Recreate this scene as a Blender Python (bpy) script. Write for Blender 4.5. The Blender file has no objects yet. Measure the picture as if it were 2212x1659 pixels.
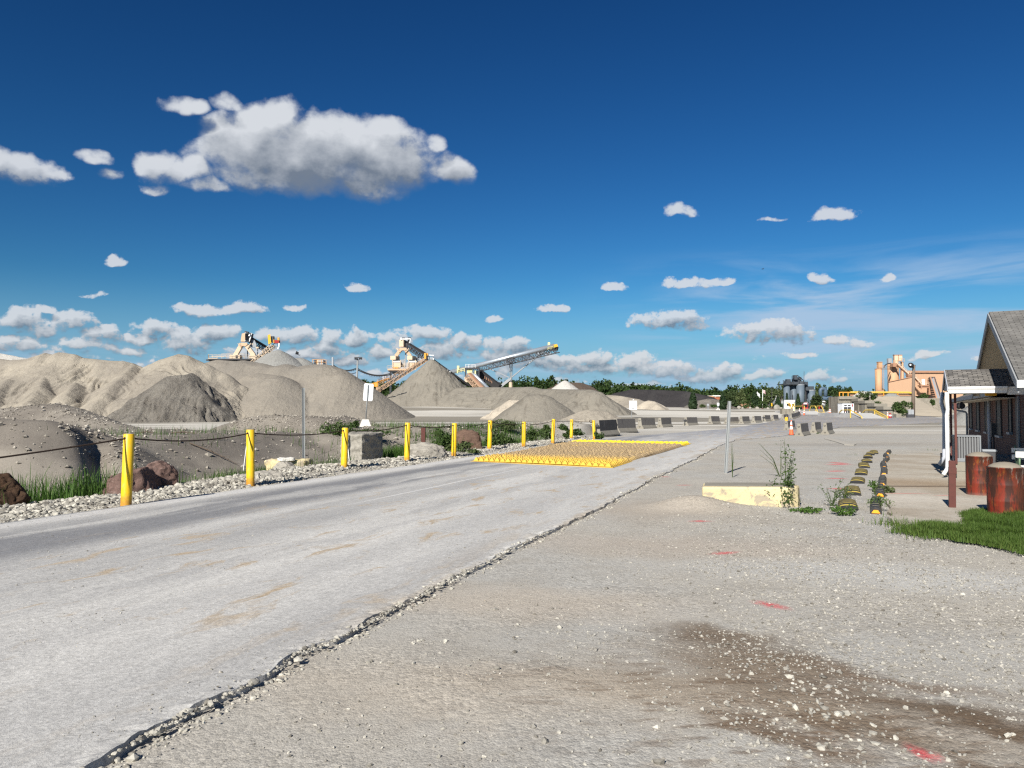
import bpy, math, random
import numpy as np
from mathutils import Vector, Matrix

R = math.radians
random.seed(7)
sc = bpy.context.scene
col = sc.collection

# ------------------------------------------------------------------ camera
CAM_H = 1.6
F_PX, CX, CY = 769.0, 512.0, 384.0
PITCH = math.atan(27.0 / F_PX)
cam_d = bpy.data.cameras.new("camera")
cam_d.sensor_width = 36.0
cam_d.lens = F_PX / 1024.0 * 36.0
cam_d.clip_start = 0.05
cam_d.clip_end = 6000.0
cam = bpy.data.objects.new("camera", cam_d)
col.objects.link(cam)
cam.location = (0, 0, CAM_H)
cam.rotation_euler = (R(90) + PITCH, 0, 0)
sc.camera = cam

# ------------------------------------------------------------------ exposure
vs = sc.view_settings
vs.view_transform = 'Standard'
vs.look = 'None'
vs.gamma = 1.0
vs.exposure = 0.64
sc.cycles.use_denoising = False      # keep the grit of gravel and dust
sc.cycles.filter_width = 1.3
sc.cycles.max_bounces = 6
sc.cycles.transparent_max_bounces = 8

# ------------------------------------------------------------------ sun
SUN_AZ = R(204.0)      # clockwise from +Y
SUN_EL = R(33.0)
sun_d = bpy.data.lights.new("sun", 'SUN')
sun_d.energy = 4.9
sun_d.angle = R(0.5)
sun_d.color = (1.0, 0.95, 0.87)
sun = bpy.data.objects.new("sun", sun_d)
col.objects.link(sun)
_to = Vector((math.sin(SUN_AZ) * math.cos(SUN_EL), math.cos(SUN_AZ) * math.cos(SUN_EL), math.sin(SUN_EL)))
sun.rotation_euler = (-_to).to_track_quat('-Z', 'Y').to_euler()
sun.location = (-30, -60, 60)


# ------------------------------------------------------------------ pixel / world helpers
def ray(u, v):
    a = (u - CX) / F_PX
    b = (CY - v) / F_PX
    fwd = math.cos(PITCH) - b * math.sin(PITCH)
    up = math.sin(PITCH) + b * math.cos(PITCH)
    return a / fwd, up / fwd


def P(u, v, Y):
    """world point seen at picture position (u, v) at distance Y"""
    a, b = ray(u, v)
    return Vector((a * Y, Y, CAM_H + b * Y))


def G(u, v, z=0.0):
    a, b = ray(u, v)
    Y = (z - CAM_H) / b
    return Vector((a * Y, Y, z))


def zm(x0, y0, s):
    return lambda x, y: ((x0 + x * s) / 3.9375, (y0 + y * s) / 3.9375)


zA = zm(0, 1200, .5424); zB = zm(700, 1250, .3617); zC = zm(1300, 1250, .4521); zE = zm(1800, 1500, .4521)
zF = zm(2600, 1350, .3165); zG = zm(3200, 1350, .3761); zL = zm(2700, 1550, .3014); zM = zm(3250, 1700, .3535)
sD = zm(2900, 1450, .2486); sE = zm(3350, 1380, .2486); sF = zm(700, 1280, .2034); sG = zm(1450, 1300, .2260)
sH = zm(1700, 1320, .2486); zJ = zm(1280, 1640, .3165); zI = zm(380, 1660, .3165); zT = zm(3000, 1550, .13562)
zS = zm(2280, 1630, .2351); zD = zm(0, 0, 1.8228)


# ------------------------------------------------------------------ world: sky and clouds
def wnode(nt, t, **kw):
    n = nt.nodes.new(t)
    for k, v in kw.items():
        setattr(n, k, v)
    return n


class NT:
    """small helper round a node tree"""

    def __init__(self, nt):
        self.nt = nt

    def new(self, t, **kw):
        return wnode(self.nt, t, **kw)

    def put(self, sock, v):
        if isinstance(v, bpy.types.NodeSocket):
            self.nt.links.new(v, sock)
        elif v is not None:
            sock.default_value = v

    def math(self, op, a, b=None, c=None, clamp=False):
        n = self.new('ShaderNodeMath', operation=op)
        n.use_clamp = clamp
        self.put(n.inputs[0], a)
        if b is not None: self.put(n.inputs[1], b)
        if c is not None: self.put(n.inputs[2], c)
        return n.outputs[0]

    def vec(self, op, a, b=None, c=None):
        n = self.new('ShaderNodeVectorMath', operation=op)
        self.put(n.inputs[0], a)
        if b is not None: self.put(n.inputs[1], b)
        if c is not None: self.put(n.inputs[2], c)
        return n.outputs['Value'] if op in ('DOT_PRODUCT', 'LENGTH') else n.outputs[0]

    def noise(self, vec, scale, detail=3, rough=.5, dist=0.0, color=False, two=False):
        n = self.new('ShaderNodeTexNoise')
        if two: n.noise_dimensions = '2D'
        self.put(n.inputs['Vector'], vec)
        n.inputs['Scale'].default_value = scale
        n.inputs['Detail'].default_value = detail
        n.inputs['Roughness'].default_value = rough
        n.inputs['Distortion'].default_value = dist
        return n.outputs['Color' if color else 'Fac']

    def mr(self, v, a, b, c=0.0, d=1.0, smooth=False):
        n = self.new('ShaderNodeMapRange')
        if smooth: n.interpolation_type = 'SMOOTHSTEP'
        self.put(n.inputs['Value'], v)
        for k, x in (('From Min', a), ('From Max', b), ('To Min', c), ('To Max', d)):
            n.inputs[k].default_value = x
        return n.outputs[0]

    def mix(self, f, a, b, blend='MIX'):
        n = self.new('ShaderNodeMix', data_type='RGBA')
        n.blend_type = blend
        self.put(n.inputs[0], f)
        for s, x in ((n.inputs[6], a), (n.inputs[7], b)):
            if isinstance(x, (tuple, list)): x = (*x[:3], 1.0)
            self.put(s, x)
        return n.outputs[2]

    def comb(self, x, y, z):
        n = self.new('ShaderNodeCombineXYZ')
        self.put(n.inputs[0], x); self.put(n.inputs[1], y); self.put(n.inputs[2], z)
        return n.outputs[0]

    def sep(self, v):
        n = self.new('ShaderNodeSeparateXYZ')
        self.put(n.inputs[0], v)
        return n.outputs


def azel(x, y):
    """overview-picture position -> (azimuth, elevation)"""
    a, b = ray(*zD(x, y))
    d = Vector((a, 1, b)).normalized()
    return math.atan2(d.x, d.y), math.asin(d.z)


# clouds: (centre x, y, half width, half height, strength) measured on the overview
PUFFS = [
    (622, 276, 78, 50, 1.0), (568, 308, 94, 64, 1.4), (690, 308, 90, 54, 1.3), (700, 350, 190, 70, 1.7), (800, 336, 104, 62, 1.2),
    (845, 362, 66, 52, 1.1), (640, 385, 130, 48, 1.4), (770, 400, 95, 42, 1.2), (968, 372, 62, 34, .9), (942, 325, 32, 34, .55),
    (385, 376, 95, 40, .5), (335, 355, 52, 42, .7), (430, 366, 40, 40, .6), (455, 402, 52, 18, .75), (345, 405, 40, 18, .7),
    (395, 234, 44, 26, .62), (485, 234, 48, 28, .62), (55, 372, 92, 36, .9), (20, 362, 55, 36, .95), (205, 340, 40, 22, .4),
    (245, 378, 24, 22, .38), (115, 385, 70, 18, .6),
    (228, 564, 26, 13, .85), (775, 628, 26, 11, .8), (165, 700, 48, 22, 1), (40, 690, 52, 26, 1), (90, 712, 50, 22, 1),
    (110, 676, 40, 12, .65), (232, 722, 30, 18, .9), (340, 706, 48, 20, 1), (312, 728, 40, 15, .95), (435, 671, 40, 16, 1),
    (517, 670, 46, 14, .95), (475, 721, 44, 20, 1), (415, 742, 52, 27, 1.05), (283, 752, 34, 15, .8), (60, 745, 70, 18, .9),
    (633, 665, 24, 9, .6), (620, 726, 52, 20, 1), (700, 731, 40, 15, .9), (775, 734, 36, 17, 1), (690, 756, 52, 22, 1.05),
    (640, 772, 70, 20, 1), (745, 776, 50, 18, .95), (195, 640, 26, 7, .35), (925, 729, 44, 18, 1), (870, 747, 36, 24, 1),
    (962, 760, 40, 24, 1.05), (1015, 746, 30, 22, 1.05), (1070, 692, 23, 10, .75), (1095, 751, 46, 19, 1), (1100, 768, 70, 18, 1),
    (1183, 667, 38, 11, .85), (1150, 786, 60, 18, 1), (1230, 788, 56, 21, 1.05), (1290, 776, 46, 20, 1.05), (1305, 796, 70, 17, 1),
    (1370, 787, 34, 20, 1), (1400, 804, 62, 17, 1), (1465, 800, 55, 16, .95), (1572, 800, 36, 15, .95), (1520, 812, 90, 13, .9),
    (1645, 812, 44, 12, .85), (1325, 627, 32, 13, .7), (1440, 703, 74, 20, 1), (1495, 716, 36, 10, .8), (1497, 616, 62, 15, .85),
    (1573, 608, 34, 10, .8), (1465, 457, 28, 15, .62), (1803, 460, 52, 19, .85), (1665, 467, 40, 7, .35), (1780, 601, 25, 12, .75),
    (1655, 728, 78, 21, 1.05), (1805, 735, 50, 12, .75), (1715, 771, 34, 10, .6), (1772, 815, 26, 15, .95), (1995, 768, 46, 9, .6),
    (1930, 596, 24, 9, .4), (1840, 740, 40, 8, .5), (560, 765, 60, 18, .9), (820, 765, 46, 18, .9), (1200, 772, 40, 15, .9),
    (200, 745, 60, 16, .75), (120, 768, 60, 14, .7),
]


def build_world():
    w = bpy.data.worlds.new("World")
    sc.world = w
    w.use_nodes = True
    nt = w.node_tree
    nt.nodes.clear()
    n = NT(nt)
    # cloud field group -----------------------------------------------
    g = bpy.data.node_groups.new("cloud_field", 'ShaderNodeTree')
    g.interface.new_socket("uv", in_out='INPUT', socket_type='NodeSocketVector')
    g.interface.new_socket("dome", in_out='OUTPUT', socket_type='NodeSocketFloat')
    g.interface.new_socket("relief", in_out='OUTPUT', socket_type='NodeSocketFloat')
    m = NT(g)
    gi = m.new('NodeGroupInput')
    go = m.new('NodeGroupOutput')
    uv0 = gi.outputs[0]
    wcol = m.noise(uv0, 9.0, 3, .6, color=True, two=True)
    wv = m.vec('MULTIPLY', m.vec('SUBTRACT', wcol, (.5, .5, .5)), (.06, .035, 0))
    uv = m.vec('ADD', uv0, wv)
    el = m.sep(uv0)[1]
    cur = None
    for (x, y, hw, hh, a) in PUFFS:
        ca, ce = azel(x, y)
        wa = abs(azel(x + hw, y)[0] - azel(x - hw, y)[0]) / 2 * 1.12
        we = abs(azel(x, y - hh)[1] - azel(x, y + hh)[1]) / 2 * 1.12
        q = m.vec('MULTIPLY_ADD', uv, (1 / wa, 1 / we, 0), (-ca / wa, -ce / we, 0))
        q = m.vec('MAXIMUM', q, m.vec('MULTIPLY', q, (-1, -1.35, 0)))
        d = m.vec('DOT_PRODUCT', q, q)
        f = m.math('MULTIPLY_ADD', d, -1.0, a)
        cur = f if cur is None else m.math('MAXIMUM', cur, f)
    st = m.vec('MULTIPLY', uv0, (1.0, 1.25, 0))
    n1 = m.noise(st, 15.0, 8, .60, two=True)
    n2 = m.noise(st, 62.0, 6, .62, two=True)
    t = m.mr(el, .22, .31, .08, 1)
    nn = m.math('ADD', m.math('MULTIPLY', n1, t), m.math('MULTIPLY', n2, m.math('SUBTRACT', 1.0, t)))

    def billow(sc_):
        v = m.new('ShaderNodeTexVoronoi', feature='F1', voronoi_dimensions='2D')
        m.put(v.inputs['Vector'], m.vec('ADD', st, m.vec('MULTIPLY', m.vec('SUBTRACT', wcol, (.5, .5, .5)), (.05, .05, 0))))
        v.inputs['Scale'].default_value = sc_
        v.inputs['Detail'].default_value = 2.0
        v.inputs['Roughness'].default_value = .55
        v.normalize = True
        return m.math('SUBTRACT', .55, v.outputs['Distance'])
    bb = m.math('ADD', m.math('MULTIPLY', billow(20.0), t), m.math('MULTIPLY', billow(80.0), m.math('SUBTRACT', 1.0, t)))
    # a bank of small cumulus stacked low over the horizon
    nb = m.noise(m.vec('MULTIPLY', uv0, (1.0, 2.3, 0)), 21.0, 2, .5, two=True)
    azs = m.sep(uv0)[0]
    bank = m.math('MULTIPLY', m.math('SUBTRACT', nb, .50), 5.0)
    bank = m.math('SUBTRACT', bank, m.mr(el, .05, .125, 0, 2.6, True))
    bank = m.math('SUBTRACT', bank, m.mr(azs, -.02, .40, 0, 1.0))
    bank = m.math('SUBTRACT', bank, .30)
    cur = m.math('MAXIMUM', cur, m.math('MINIMUM', bank, .9))
    m.put(go.inputs[0], m.math('ADD', m.math('MAXIMUM', cur, -1.2), m.mr(el, .20, .06, -.10, .05)))
    m.put(go.inputs[1], m.math('ADD', m.math('MULTIPLY', m.math('SUBTRACT', nn, .46), m.mr(el, .16, .26, 3.0, 1.9)), m.math('MULTIPLY', bb, 1.0)))
    # coordinates -----------------------------------------------------
    tc = n.new('ShaderNodeTexCoord')
    d = n.sep(n.vec('NORMALIZE', tc.outputs['Generated']))
    az = n.math('ARCTAN2', d[0], d[1])
    el = n.math('ARCSINE', d[2])
    uv = n.comb(az, el, 0.0)

    def field(v):
        x = n.new('ShaderNodeGroup')
        x.node_tree = g
        n.put(x.inputs[0], v)
        return x.outputs[0], x.outputs[1]
    d0, r0 = field(uv)
    f0 = n.math('ADD', d0, r0)
    k = n.math('MULTIPLY_ADD', n.math('MAXIMUM', el, 0.0), .05, .0035)
    off = n.vec('MULTIPLY', n.comb(k, k, k), (-.5, 1.0, 0))
    d1, r1 = field(n.vec('ADD', uv, off))
    f1 = n.math('ADD', d1, r1)
    up = n.math('MULTIPLY', n.math('SUBTRACT', f0, f1), 1.0)
    wid = n.mr(up, -.5, .5, 1.9, .75)      # crisp sunny tops, soft bases
    alpha = n.math('SMOOTH_MIN', 1.0, n.math('DIVIDE', n.math('MAXIMUM', n.math('ADD', f0, .05), 0.0), wid), .35)
    alpha = n.math('MINIMUM', n.math('MAXIMUM', alpha, 0.0), 1.0)
    alpha = n.math('MULTIPLY', n.math('MULTIPLY', alpha, alpha), n.math('SUBTRACT', 3.0, n.math('MULTIPLY', alpha, 2.0)))
    alpha = n.math('MULTIPLY', alpha, n.math('MULTIPLY', n.mr(el, .012, .06, .45, .96), n.mr(el, .24, .30, .88, 1.0)))
    b = n.math('ADD', n.math('MULTIPLY', n.math('SUBTRACT', d0, d1), .75), n.math('MULTIPLY', n.math('SUBTRACT', r0, r1), .42))
    b = n.math('ADD', b, n.mr(f0, .2, 1.9, .50, .16))
    b = n.math('ADD', b, n.math('MULTIPLY', n.math('SUBTRACT', n.noise(n.vec('MULTIPLY', uv, (1, 1.5, 0)), 14, 5, .6, two=True), .5), 1.1))
    b = n.math('MINIMUM', n.math('MAXIMUM', b, 0.0), 1.0)
    ccol = n.mix(b, (.150, .182, .232), (.575, .60, .635))
    warm = n.mr(el, .02, .12, 1, 0)
    ccol = n.mix(n.math('MULTIPLY', warm, n.math('MULTIPLY', b, .5)), ccol, (.66, .60, .56))
    # high thin veils over the right part, near the horizon a milky band
    v1 = n.noise(n.vec('MULTIPLY', n.vec('ADD', uv, (0, 0, 0)), (2.2, 17.0, 0)), 1.7, 6, .55, .6)
    veil = n.math('MULTIPLY', n.mr(v1, .40, .66, 0, 1, True),
                  n.math('MULTIPLY', n.mr(az, .06, .36, 0, 1, True),
                         n.math('MULTIPLY', n.mr(el, .21, .13, 0, 1, True), n.mr(el, .03, .07, .3, 1, True))))
    veil = n.math('MULTIPLY', veil, .85)
    v2 = n.noise(n.vec('MULTIPLY', uv, (5, 42.0, 0)), 1.3, 5, .55, .3)
    band = n.math('MULTIPLY', n.mr(v2, .42, .66, 0, 1, True), n.mr(el, .10, .045, 0, .55, True))
    # sky -------------------------------------------------------------
    sky = n.new('ShaderNodeTexSky')
    sky.sky_type = 'NISHITA'
    sky.sun_disc = False
    sky.sun_elevation = SUN_EL
    sky.sun_rotation = SUN_AZ
    sky.altitude = 250
    sky.air_density = 1.0
    sky.dust_density = 0.6
    sky.ozone_density = 2.6
    hs = n.new('ShaderNodeHueSaturation')      # the deep blue of the photograph's sky
    hs.inputs['Saturation'].default_value = 1.22
    n.put(hs.inputs['Color'], sky.outputs[0])
    gm = n.new('ShaderNodeGamma')
    n.put(gm.inputs[0], n.vec('MULTIPLY', hs.outputs[0], (.1285, .1285, .1285)))
    gm.inputs[1].default_value = 1.5
    skc = n.vec('MULTIPLY', gm.outputs[0], (2.5, 4.05, 4.25))
    skc = n.mix(n.mr(el, .0, .17, .85, 0, True), skc, (1.55, 2.75, 4.35))      # milky air low down
    bg = n.new('ShaderNodeBackground')
    n.put(bg.inputs[0], skc)
    bg.inputs[1].default_value = 0.10
    bc = n.new('ShaderNodeBackground')
    n.put(bc.inputs[0], ccol)
    bc.inputs[1].default_value = 0.78
    bv = n.new('ShaderNodeBackground')
    n.put(bv.inputs[0], (.36, .48, .64, 1))
    bv.inputs[1].default_value = 0.75
    m0 = n.new('ShaderNodeMixShader')
    n.put(m0.inputs[0], n.math('MAXIMUM', veil, band))
    nt.links.new(bg.outputs[0], m0.inputs[1])
    nt.links.new(bv.outputs[0], m0.inputs[2])
    m1 = n.new('ShaderNodeMixShader')
    n.put(m1.inputs[0], alpha)
    nt.links.new(m0.outputs[0], m1.inputs[1])
    nt.links.new(bc.outputs[0], m1.inputs[2])
    wo = n.new('ShaderNodeOutputWorld')
    nt.links.new(m1.outputs[0], wo.inputs[0])
    w.cycles.sampling_method = 'MANUAL'
    w.cycles.sample_map_resolution = 512


build_world()


# ------------------------------------------------------------------ numeric noise
def _hash(ix, iy, seed):
    h = (ix * 374761393 + iy * 668265263 + seed * 1442695041) & 0xFFFFFFFF
    h = ((h ^ (h >> 13)) * 1274126177) & 0xFFFFFFFF
    return ((h ^ (h >> 16)) & 0xFFFF) / 65535.0


def vnoise(x, y, seed=0):
    x = np.asarray(x, float); y = np.asarray(y, float)
    x0 = np.floor(x).astype(np.int64); y0 = np.floor(y).astype(np.int64)
    fx = x - x0; fy = y - y0
    fx = fx * fx * (3 - 2 * fx); fy = fy * fy * (3 - 2 * fy)
    a = _hash(x0, y0, seed); b = _hash(x0 + 1, y0, seed)
    c = _hash(x0, y0 + 1, seed); d = _hash(x0 + 1, y0 + 1, seed)
    return a + (b - a) * fx + (c - a) * fy + (a - b - c + d) * fx * fy


def fbm(x, y, scale=1.0, octs=4, seed=0, gain=.5):
    """about -0.5 .. 0.5"""
    s = 0; amp = 1.0; tot = 0
    f = 1.0 / scale
    for o in range(octs):
        s = s + amp * (vnoise(x * f + 17.3 * o, y * f - 9.1 * o, seed + o) - .5)
        tot += amp
        amp *= gain; f *= 2.03
    return s / tot


def sstep(a, b, x):
    t = np.clip((x - a) / (b - a), 0, 1)
    return t * t * (3 - 2 * t)


# ------------------------------------------------------------------ objects
def tag(o, label=None, cat=None, group=None, kind=None):
    if label: o['label'] = label
    if cat: o['category'] = cat
    if group: o['group'] = group
    if kind: o['kind'] = kind
    return o


def thing(name, label, cat, loc=(0, 0, 0), rotz=0.0, group=None):
    o = bpy.data.objects.new(name, None)
    o.empty_display_size = .2
    col.objects.link(o)
    o.location = loc
    o.rotation_euler = (0, 0, rotz)
    return tag(o, label, cat, group)


def link_mesh(name, verts, faces, mat, parent=None, smooth=False):
    me = bpy.data.meshes.new(name)
    me.from_pydata([tuple(v) for v in verts], [], faces)
    me.materials.append(mat)
    if smooth:
        me.polygons.foreach_set('use_smooth', [True] * len(me.polygons))
    me.update()
    o = bpy.data.objects.new(name, me)
    col.objects.link(o)
    if parent is not None:
        o.parent = parent
    return o


def np_mesh(name, V, F, mat, parent=None, smooth=False):
    """V (n,3), F (m,k) with constant k"""
    V = np.asarray(V, np.float32); F = np.asarray(F, np.int32)
    me = bpy.data.meshes.new(name)
    k = F.shape[1]
    me.vertices.add(len(V)); me.vertices.foreach_set('co', V.ravel())
    me.loops.add(F.size); me.loops.foreach_set('vertex_index', F.ravel())
    me.polygons.add(len(F))
    me.polygons.foreach_set('loop_start', np.arange(0, F.size, k, dtype=np.int32))
    me.polygons.foreach_set('loop_total', np.full(len(F), k, np.int32))
    me.polygons.foreach_set('use_smooth', np.full(len(F), bool(smooth)))
    me.materials.append(mat)
    me.update(calc_edges=True)
    me.validate()
    o = bpy.data.objects.new(name, me)
    col.objects.link(o)
    if parent is not None:
        o.parent = parent
    return o


def copy_tree(o, parent=None):
    c = o.copy()
    col.objects.link(c)
    if parent is not None:
        c.parent = parent
    for ch in [x for x in o.children]:
        copy_tree(ch, c)
    return c


class MB:
    """mesh builder; coordinates are world minus origin"""

    def __init__(self, origin=(0, 0, 0)):
        self.o = Vector(origin)
        self.v = []; self.f = []

    def add(self, vs_, fs):
        b = len(self.v)
        self.v += [Vector(p) - self.o for p in vs_]
        self.f += [tuple(b + i for i in f) for f in fs]
        return self

    def box(self, c, s, yaw=0.0, taper=1.0):
        hx, hy, hz = s[0] / 2, s[1] / 2, s[2] / 2
        ca, sa = math.cos(yaw), math.sin(yaw)
        vs_ = []
        for z, k in ((-hz, 1.0), (hz, taper)):
            for x, y in ((-hx, -hy), (hx, -hy), (hx, hy), (-hx, hy)):
                x *= k; y *= k
                vs_.append((c[0] + x * ca - y * sa, c[1] + x * sa + y * ca, c[2] + z))
        return self.add(vs_, [(0, 3, 2, 1), (4, 5, 6, 7), (0, 1, 5, 4), (1, 2, 6, 5), (2, 3, 7, 6), (3, 0, 4, 7)])

    def box2(self, a, b):
        return self.box([(a[i] + b[i]) / 2 for i in range(3)], [abs(b[i] - a[i]) for i in range(3)])

    def beam(self, p0, p1, w, h=None, up=(0, 0, 1)):
        h = w if h is None else h
        p0 = Vector(p0); p1 = Vector(p1)
        d = (p1 - p0).normalized()
        u = Vector(up)
        s = d.cross(u)
        if s.length < 1e-4: s = d.cross(Vector((0, 1, 0)))
        s.normalize()
        t = s.cross(d).normalized()
        vs_ = []
        for p in (p0, p1):
            for a, b in ((-1, -1), (1, -1), (1, 1), (-1, 1)):
                vs_.append(p + s * (a * w / 2) + t * (b * h / 2))
        return self.add(vs_, [(0, 3, 2, 1), (4, 5, 6, 7), (0, 1, 5, 4), (1, 2, 6, 5), (2, 3, 7, 6), (3, 0, 4, 7)])

    def tube(self, pts, r, n=8, caps=True, radii=None):
        pts = [Vector(p) for p in pts]
        rings = []
        vs_ = []; fs = []
        prev = None
        for i, p in enumerate(pts):
            d = (pts[min(i + 1, len(pts) - 1)] - pts[max(i - 1, 0)]).normalized()
            ref = Vector((0, 0, 1)) if abs(d.z) < .95 else Vector((1, 0, 0))
            s = d.cross(ref).normalized() if prev is None else (prev - d * prev.dot(d)).normalized()
            prev = s
            t = d.cross(s)
            rr = radii[i] if radii else r
            for k in range(n):
                a = 2 * math.pi * k / n
                vs_.append(p + s * (rr * math.cos(a)) + t * (rr * math.sin(a)))
        m = len(pts)
        for i in range(m - 1):
            for k in range(n):
                k2 = (k + 1) % n
                fs.append((i * n + k, i * n + k2, (i + 1) * n + k2, (i + 1) * n + k))
        if caps:
            fs.append(tuple(range(n - 1, -1, -1)))
            fs.append(tuple((m - 1) * n + k for k in range(n)))
        return self.add(vs_, fs)

    def lathe(self, c, prof, n=20, top=True, bottom=True):
        vs_ = []; fs = []
        for r, z in prof:
            for k in range(n):
                a = 2 * math.pi * k / n
                vs_.append((c[0] + r * math.cos(a), c[1] + r * math.sin(a), c[2] + z))
        m = len(prof)
        for i in range(m - 1):
            for k in range(n):
                k2 = (k + 1) % n
                fs.append((i * n + k, i * n + k2, (i + 1) * n + k2, (i + 1) * n + k))
        if bottom: fs.append(tuple(range(n - 1, -1, -1)))
        if top: fs.append(tuple((m - 1) * n + k for k in range(n)))
        return self.add(vs_, fs)

    def prism(self, poly, off):
        """poly: list of 3-D points in a plane, pushed along the vector off"""
        poly = [Vector(p) for p in poly]
        off = Vector(off)
        n = len(poly)
        vs_ = poly + [p + off for p in poly]
        fs = [tuple(range(n)), tuple(range(2 * n - 1, n - 1, -1))]
        for i in range(n):
            j = (i + 1) % n
            fs.append((j, i, i + n, j + n))
        return self.add(vs_, fs)

    def truss(self, p0, p1, h, w, n=8, t=.08, up=(0, 0, 1)):
        p0 = Vector(p0); p1 = Vector(p1)
        d = (p1 - p0).normalized()
        s = d.cross(Vector(up)).normalized()
        q = s.cross(d).normalized()
        C = {}
        for a in (-1, 1):
            for b in (0, 1):
                o = s * (a * w / 2) - q * (b * h)
                C[a, b] = o
                self.beam(p0 + o, p1 + o, t)
        for a in (-1, 1):
            for i in range(n):
                A = p0.lerp(p1, i / n); B = p0.lerp(p1, (i + 1) / n)
                self.beam(A + C[a, i % 2], B + C[a, 1 - i % 2], t * .8)
                self.beam(A + C[a, 0], A + C[a, 1], t * .8)
        for i in range(n + 1):
            A = p0.lerp(p1, i / n)
            self.beam(A + C[-1, 1], A + C[1, 1], t * .8)
        return self

    def railing(self, pts, h=1.1, t=.05, step=1.5):
        pts = [Vector(p) for p in pts]
        z = Vector((0, 0, 1))
        for a, b in zip(pts[:-1], pts[1:]):
            n = max(1, round((b - a).length / step))
            self.beam(a + z * h, b + z * h, t); self.beam(a + z * h * .5, b + z * h * .5, t * .8)
            for i in range(n + 1):
                p = a.lerp(b, i / n)
                self.beam(p, p + z * h, t)
        return self

    def build(self, name, mat, parent=None, smooth=False, bevel=0.0):
        o = link_mesh(name, self.v, self.f, mat, parent, smooth)
        if bevel:
            md = o.modifiers.new('bevel', 'BEVEL')
            md.width = bevel; md.segments = 2; md.limit_method = 'ANGLE'; md.angle_limit = R(35)
        return o


# ------------------------------------------------------------------ materials
def new_mat(name):
    m = bpy.data.materials.new(name)
    m.use_nodes = True
    nt = m.node_tree
    nt.nodes.clear()
    n = NT(nt)
    out = n.new('ShaderNodeOutputMaterial')
    b = n.new('ShaderNodeBsdfPrincipled')
    nt.links.new(b.outputs[0], out.inputs[0])
    b.inputs['Specular IOR Level'].default_value = .3
    return m, n, b


def objco(n):
    return n.new('ShaderNodeTexCoord').outputs['Object']


def posco(n):
    return n.new('ShaderNodeNewGeometry').outputs['Position']


def bump(n, b, h, strength=.4, dist=.02):
    bn = n.new('ShaderNodeBump')
    bn.inputs['Strength'].default_value = strength
    bn.inputs['Distance'].default_value = dist
    n.put(bn.inputs['Height'], h)
    n.nt.links.new(bn.outputs[0], b.inputs['Normal'])
    return bn


def pm(name, c, rough=.7, var=.18, scale=3.0, metal=0.0, spec=.3, bs=0.0, bscale=40, bdist=.01, stain=None, stain_amt=.5,
       stain_scale=2.0, stretch=(1, 1, 1)):
    """weathered paint, metal, concrete ... : colour with two scales of wear, optional stain"""
    m, n, b = new_mat(name)
    co = n.vec('MULTIPLY', objco(n), stretch)
    v1 = n.noise(co, scale, 5, .6)
    v2 = n.noise(co, scale * 9, 4, .6)
    k = n.math('ADD', n.math('MULTIPLY', n.math('SUBTRACT', v1, .5), var * 2), n.math('MULTIPLY', n.math('SUBTRACT', v2, .5), var))
    k = n.math('ADD', k, 1.0)
    cc = n.mix(1.0, c, n.comb(k, k, k), 'MULTIPLY')
    if stain:
        s = n.noise(co, stain_scale, 6, .62)
        cc = n.mix(n.mr(s, .62 - stain_amt * .3, .72, 0, 1, True), cc, stain)
    n.put(b.inputs['Base Color'], cc)
    b.inputs['Roughness'].default_value = rough
    b.inputs['Metallic'].default_value = metal
    b.inputs['Specular IOR Level'].default_value = spec
    if bs:
        bump(n, b, n.noise(objco(n), bscale, 5, .65), bs, bdist)
    return m


def stone_mat(name, stops, rough=.9, nscale=30):
    """each loose piece has its own tone"""
    m, n, b = new_mat(name)
    geo = n.new('ShaderNodeNewGeometry')
    cr = n.new('ShaderNodeValToRGB')
    el = cr.color_ramp.elements
    while len(el) < len(stops): el.new(.5)
    for e, (p, c) in zip(el, stops):
        e.position = p; e.color = (*c, 1)
    n.put(cr.inputs[0], geo.outputs['Random Per Island'])
    v = n.noise(geo.outputs['Position'], nscale, 4, .6)
    k = n.mr(v, .3, .7, .78, 1.15)
    n.put(b.inputs['Base Color'], n.mix(1.0, cr.outputs[0], n.comb(k, k, k), 'MULTIPLY'))
    b.inputs['Roughness'].default_value = rough
    b.inputs['Specular IOR Level'].default_value = .15
    return m


def leaf_mat(name, stops, trans=.25, rough=.6):
    m, n, b = new_mat(name)
    geo = n.new('ShaderNodeNewGeometry')
    cr = n.new('ShaderNodeValToRGB')
    el = cr.color_ramp.elements
    while len(el) < len(stops): el.new(.5)
    for e, (p, c) in zip(el, stops):
        e.position = p; e.color = (*c, 1)
    v = n.noise(geo.outputs['Position'], .35, 3, .5)
    n.put(cr.inputs[0], n.math('ADD', n.math('MULTIPLY', geo.outputs['Random Per Island'], .6), n.mr(v, .3, .7, 0, .4)))
    n.put(b.inputs['Base Color'], cr.outputs[0])
    b.inputs['Roughness'].default_value = rough
    b.inputs['Specular IOR Level'].default_value = .2
    tr = n.new('ShaderNodeBsdfTranslucent')
    n.put(tr.inputs[0], cr.outputs[0])
    mx = n.new('ShaderNodeMixShader')
    mx.inputs[0].default_value = trans
    n.nt.links.new(b.outputs[0], mx.inputs[1]); n.nt.links.new(tr.outputs[0], mx.inputs[2])
    out = [x for x in n.nt.nodes if x.type == 'OUTPUT_MATERIAL'][0]
    n.nt.links.new(mx.outputs[0], out.inputs[0])
    return m


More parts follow.
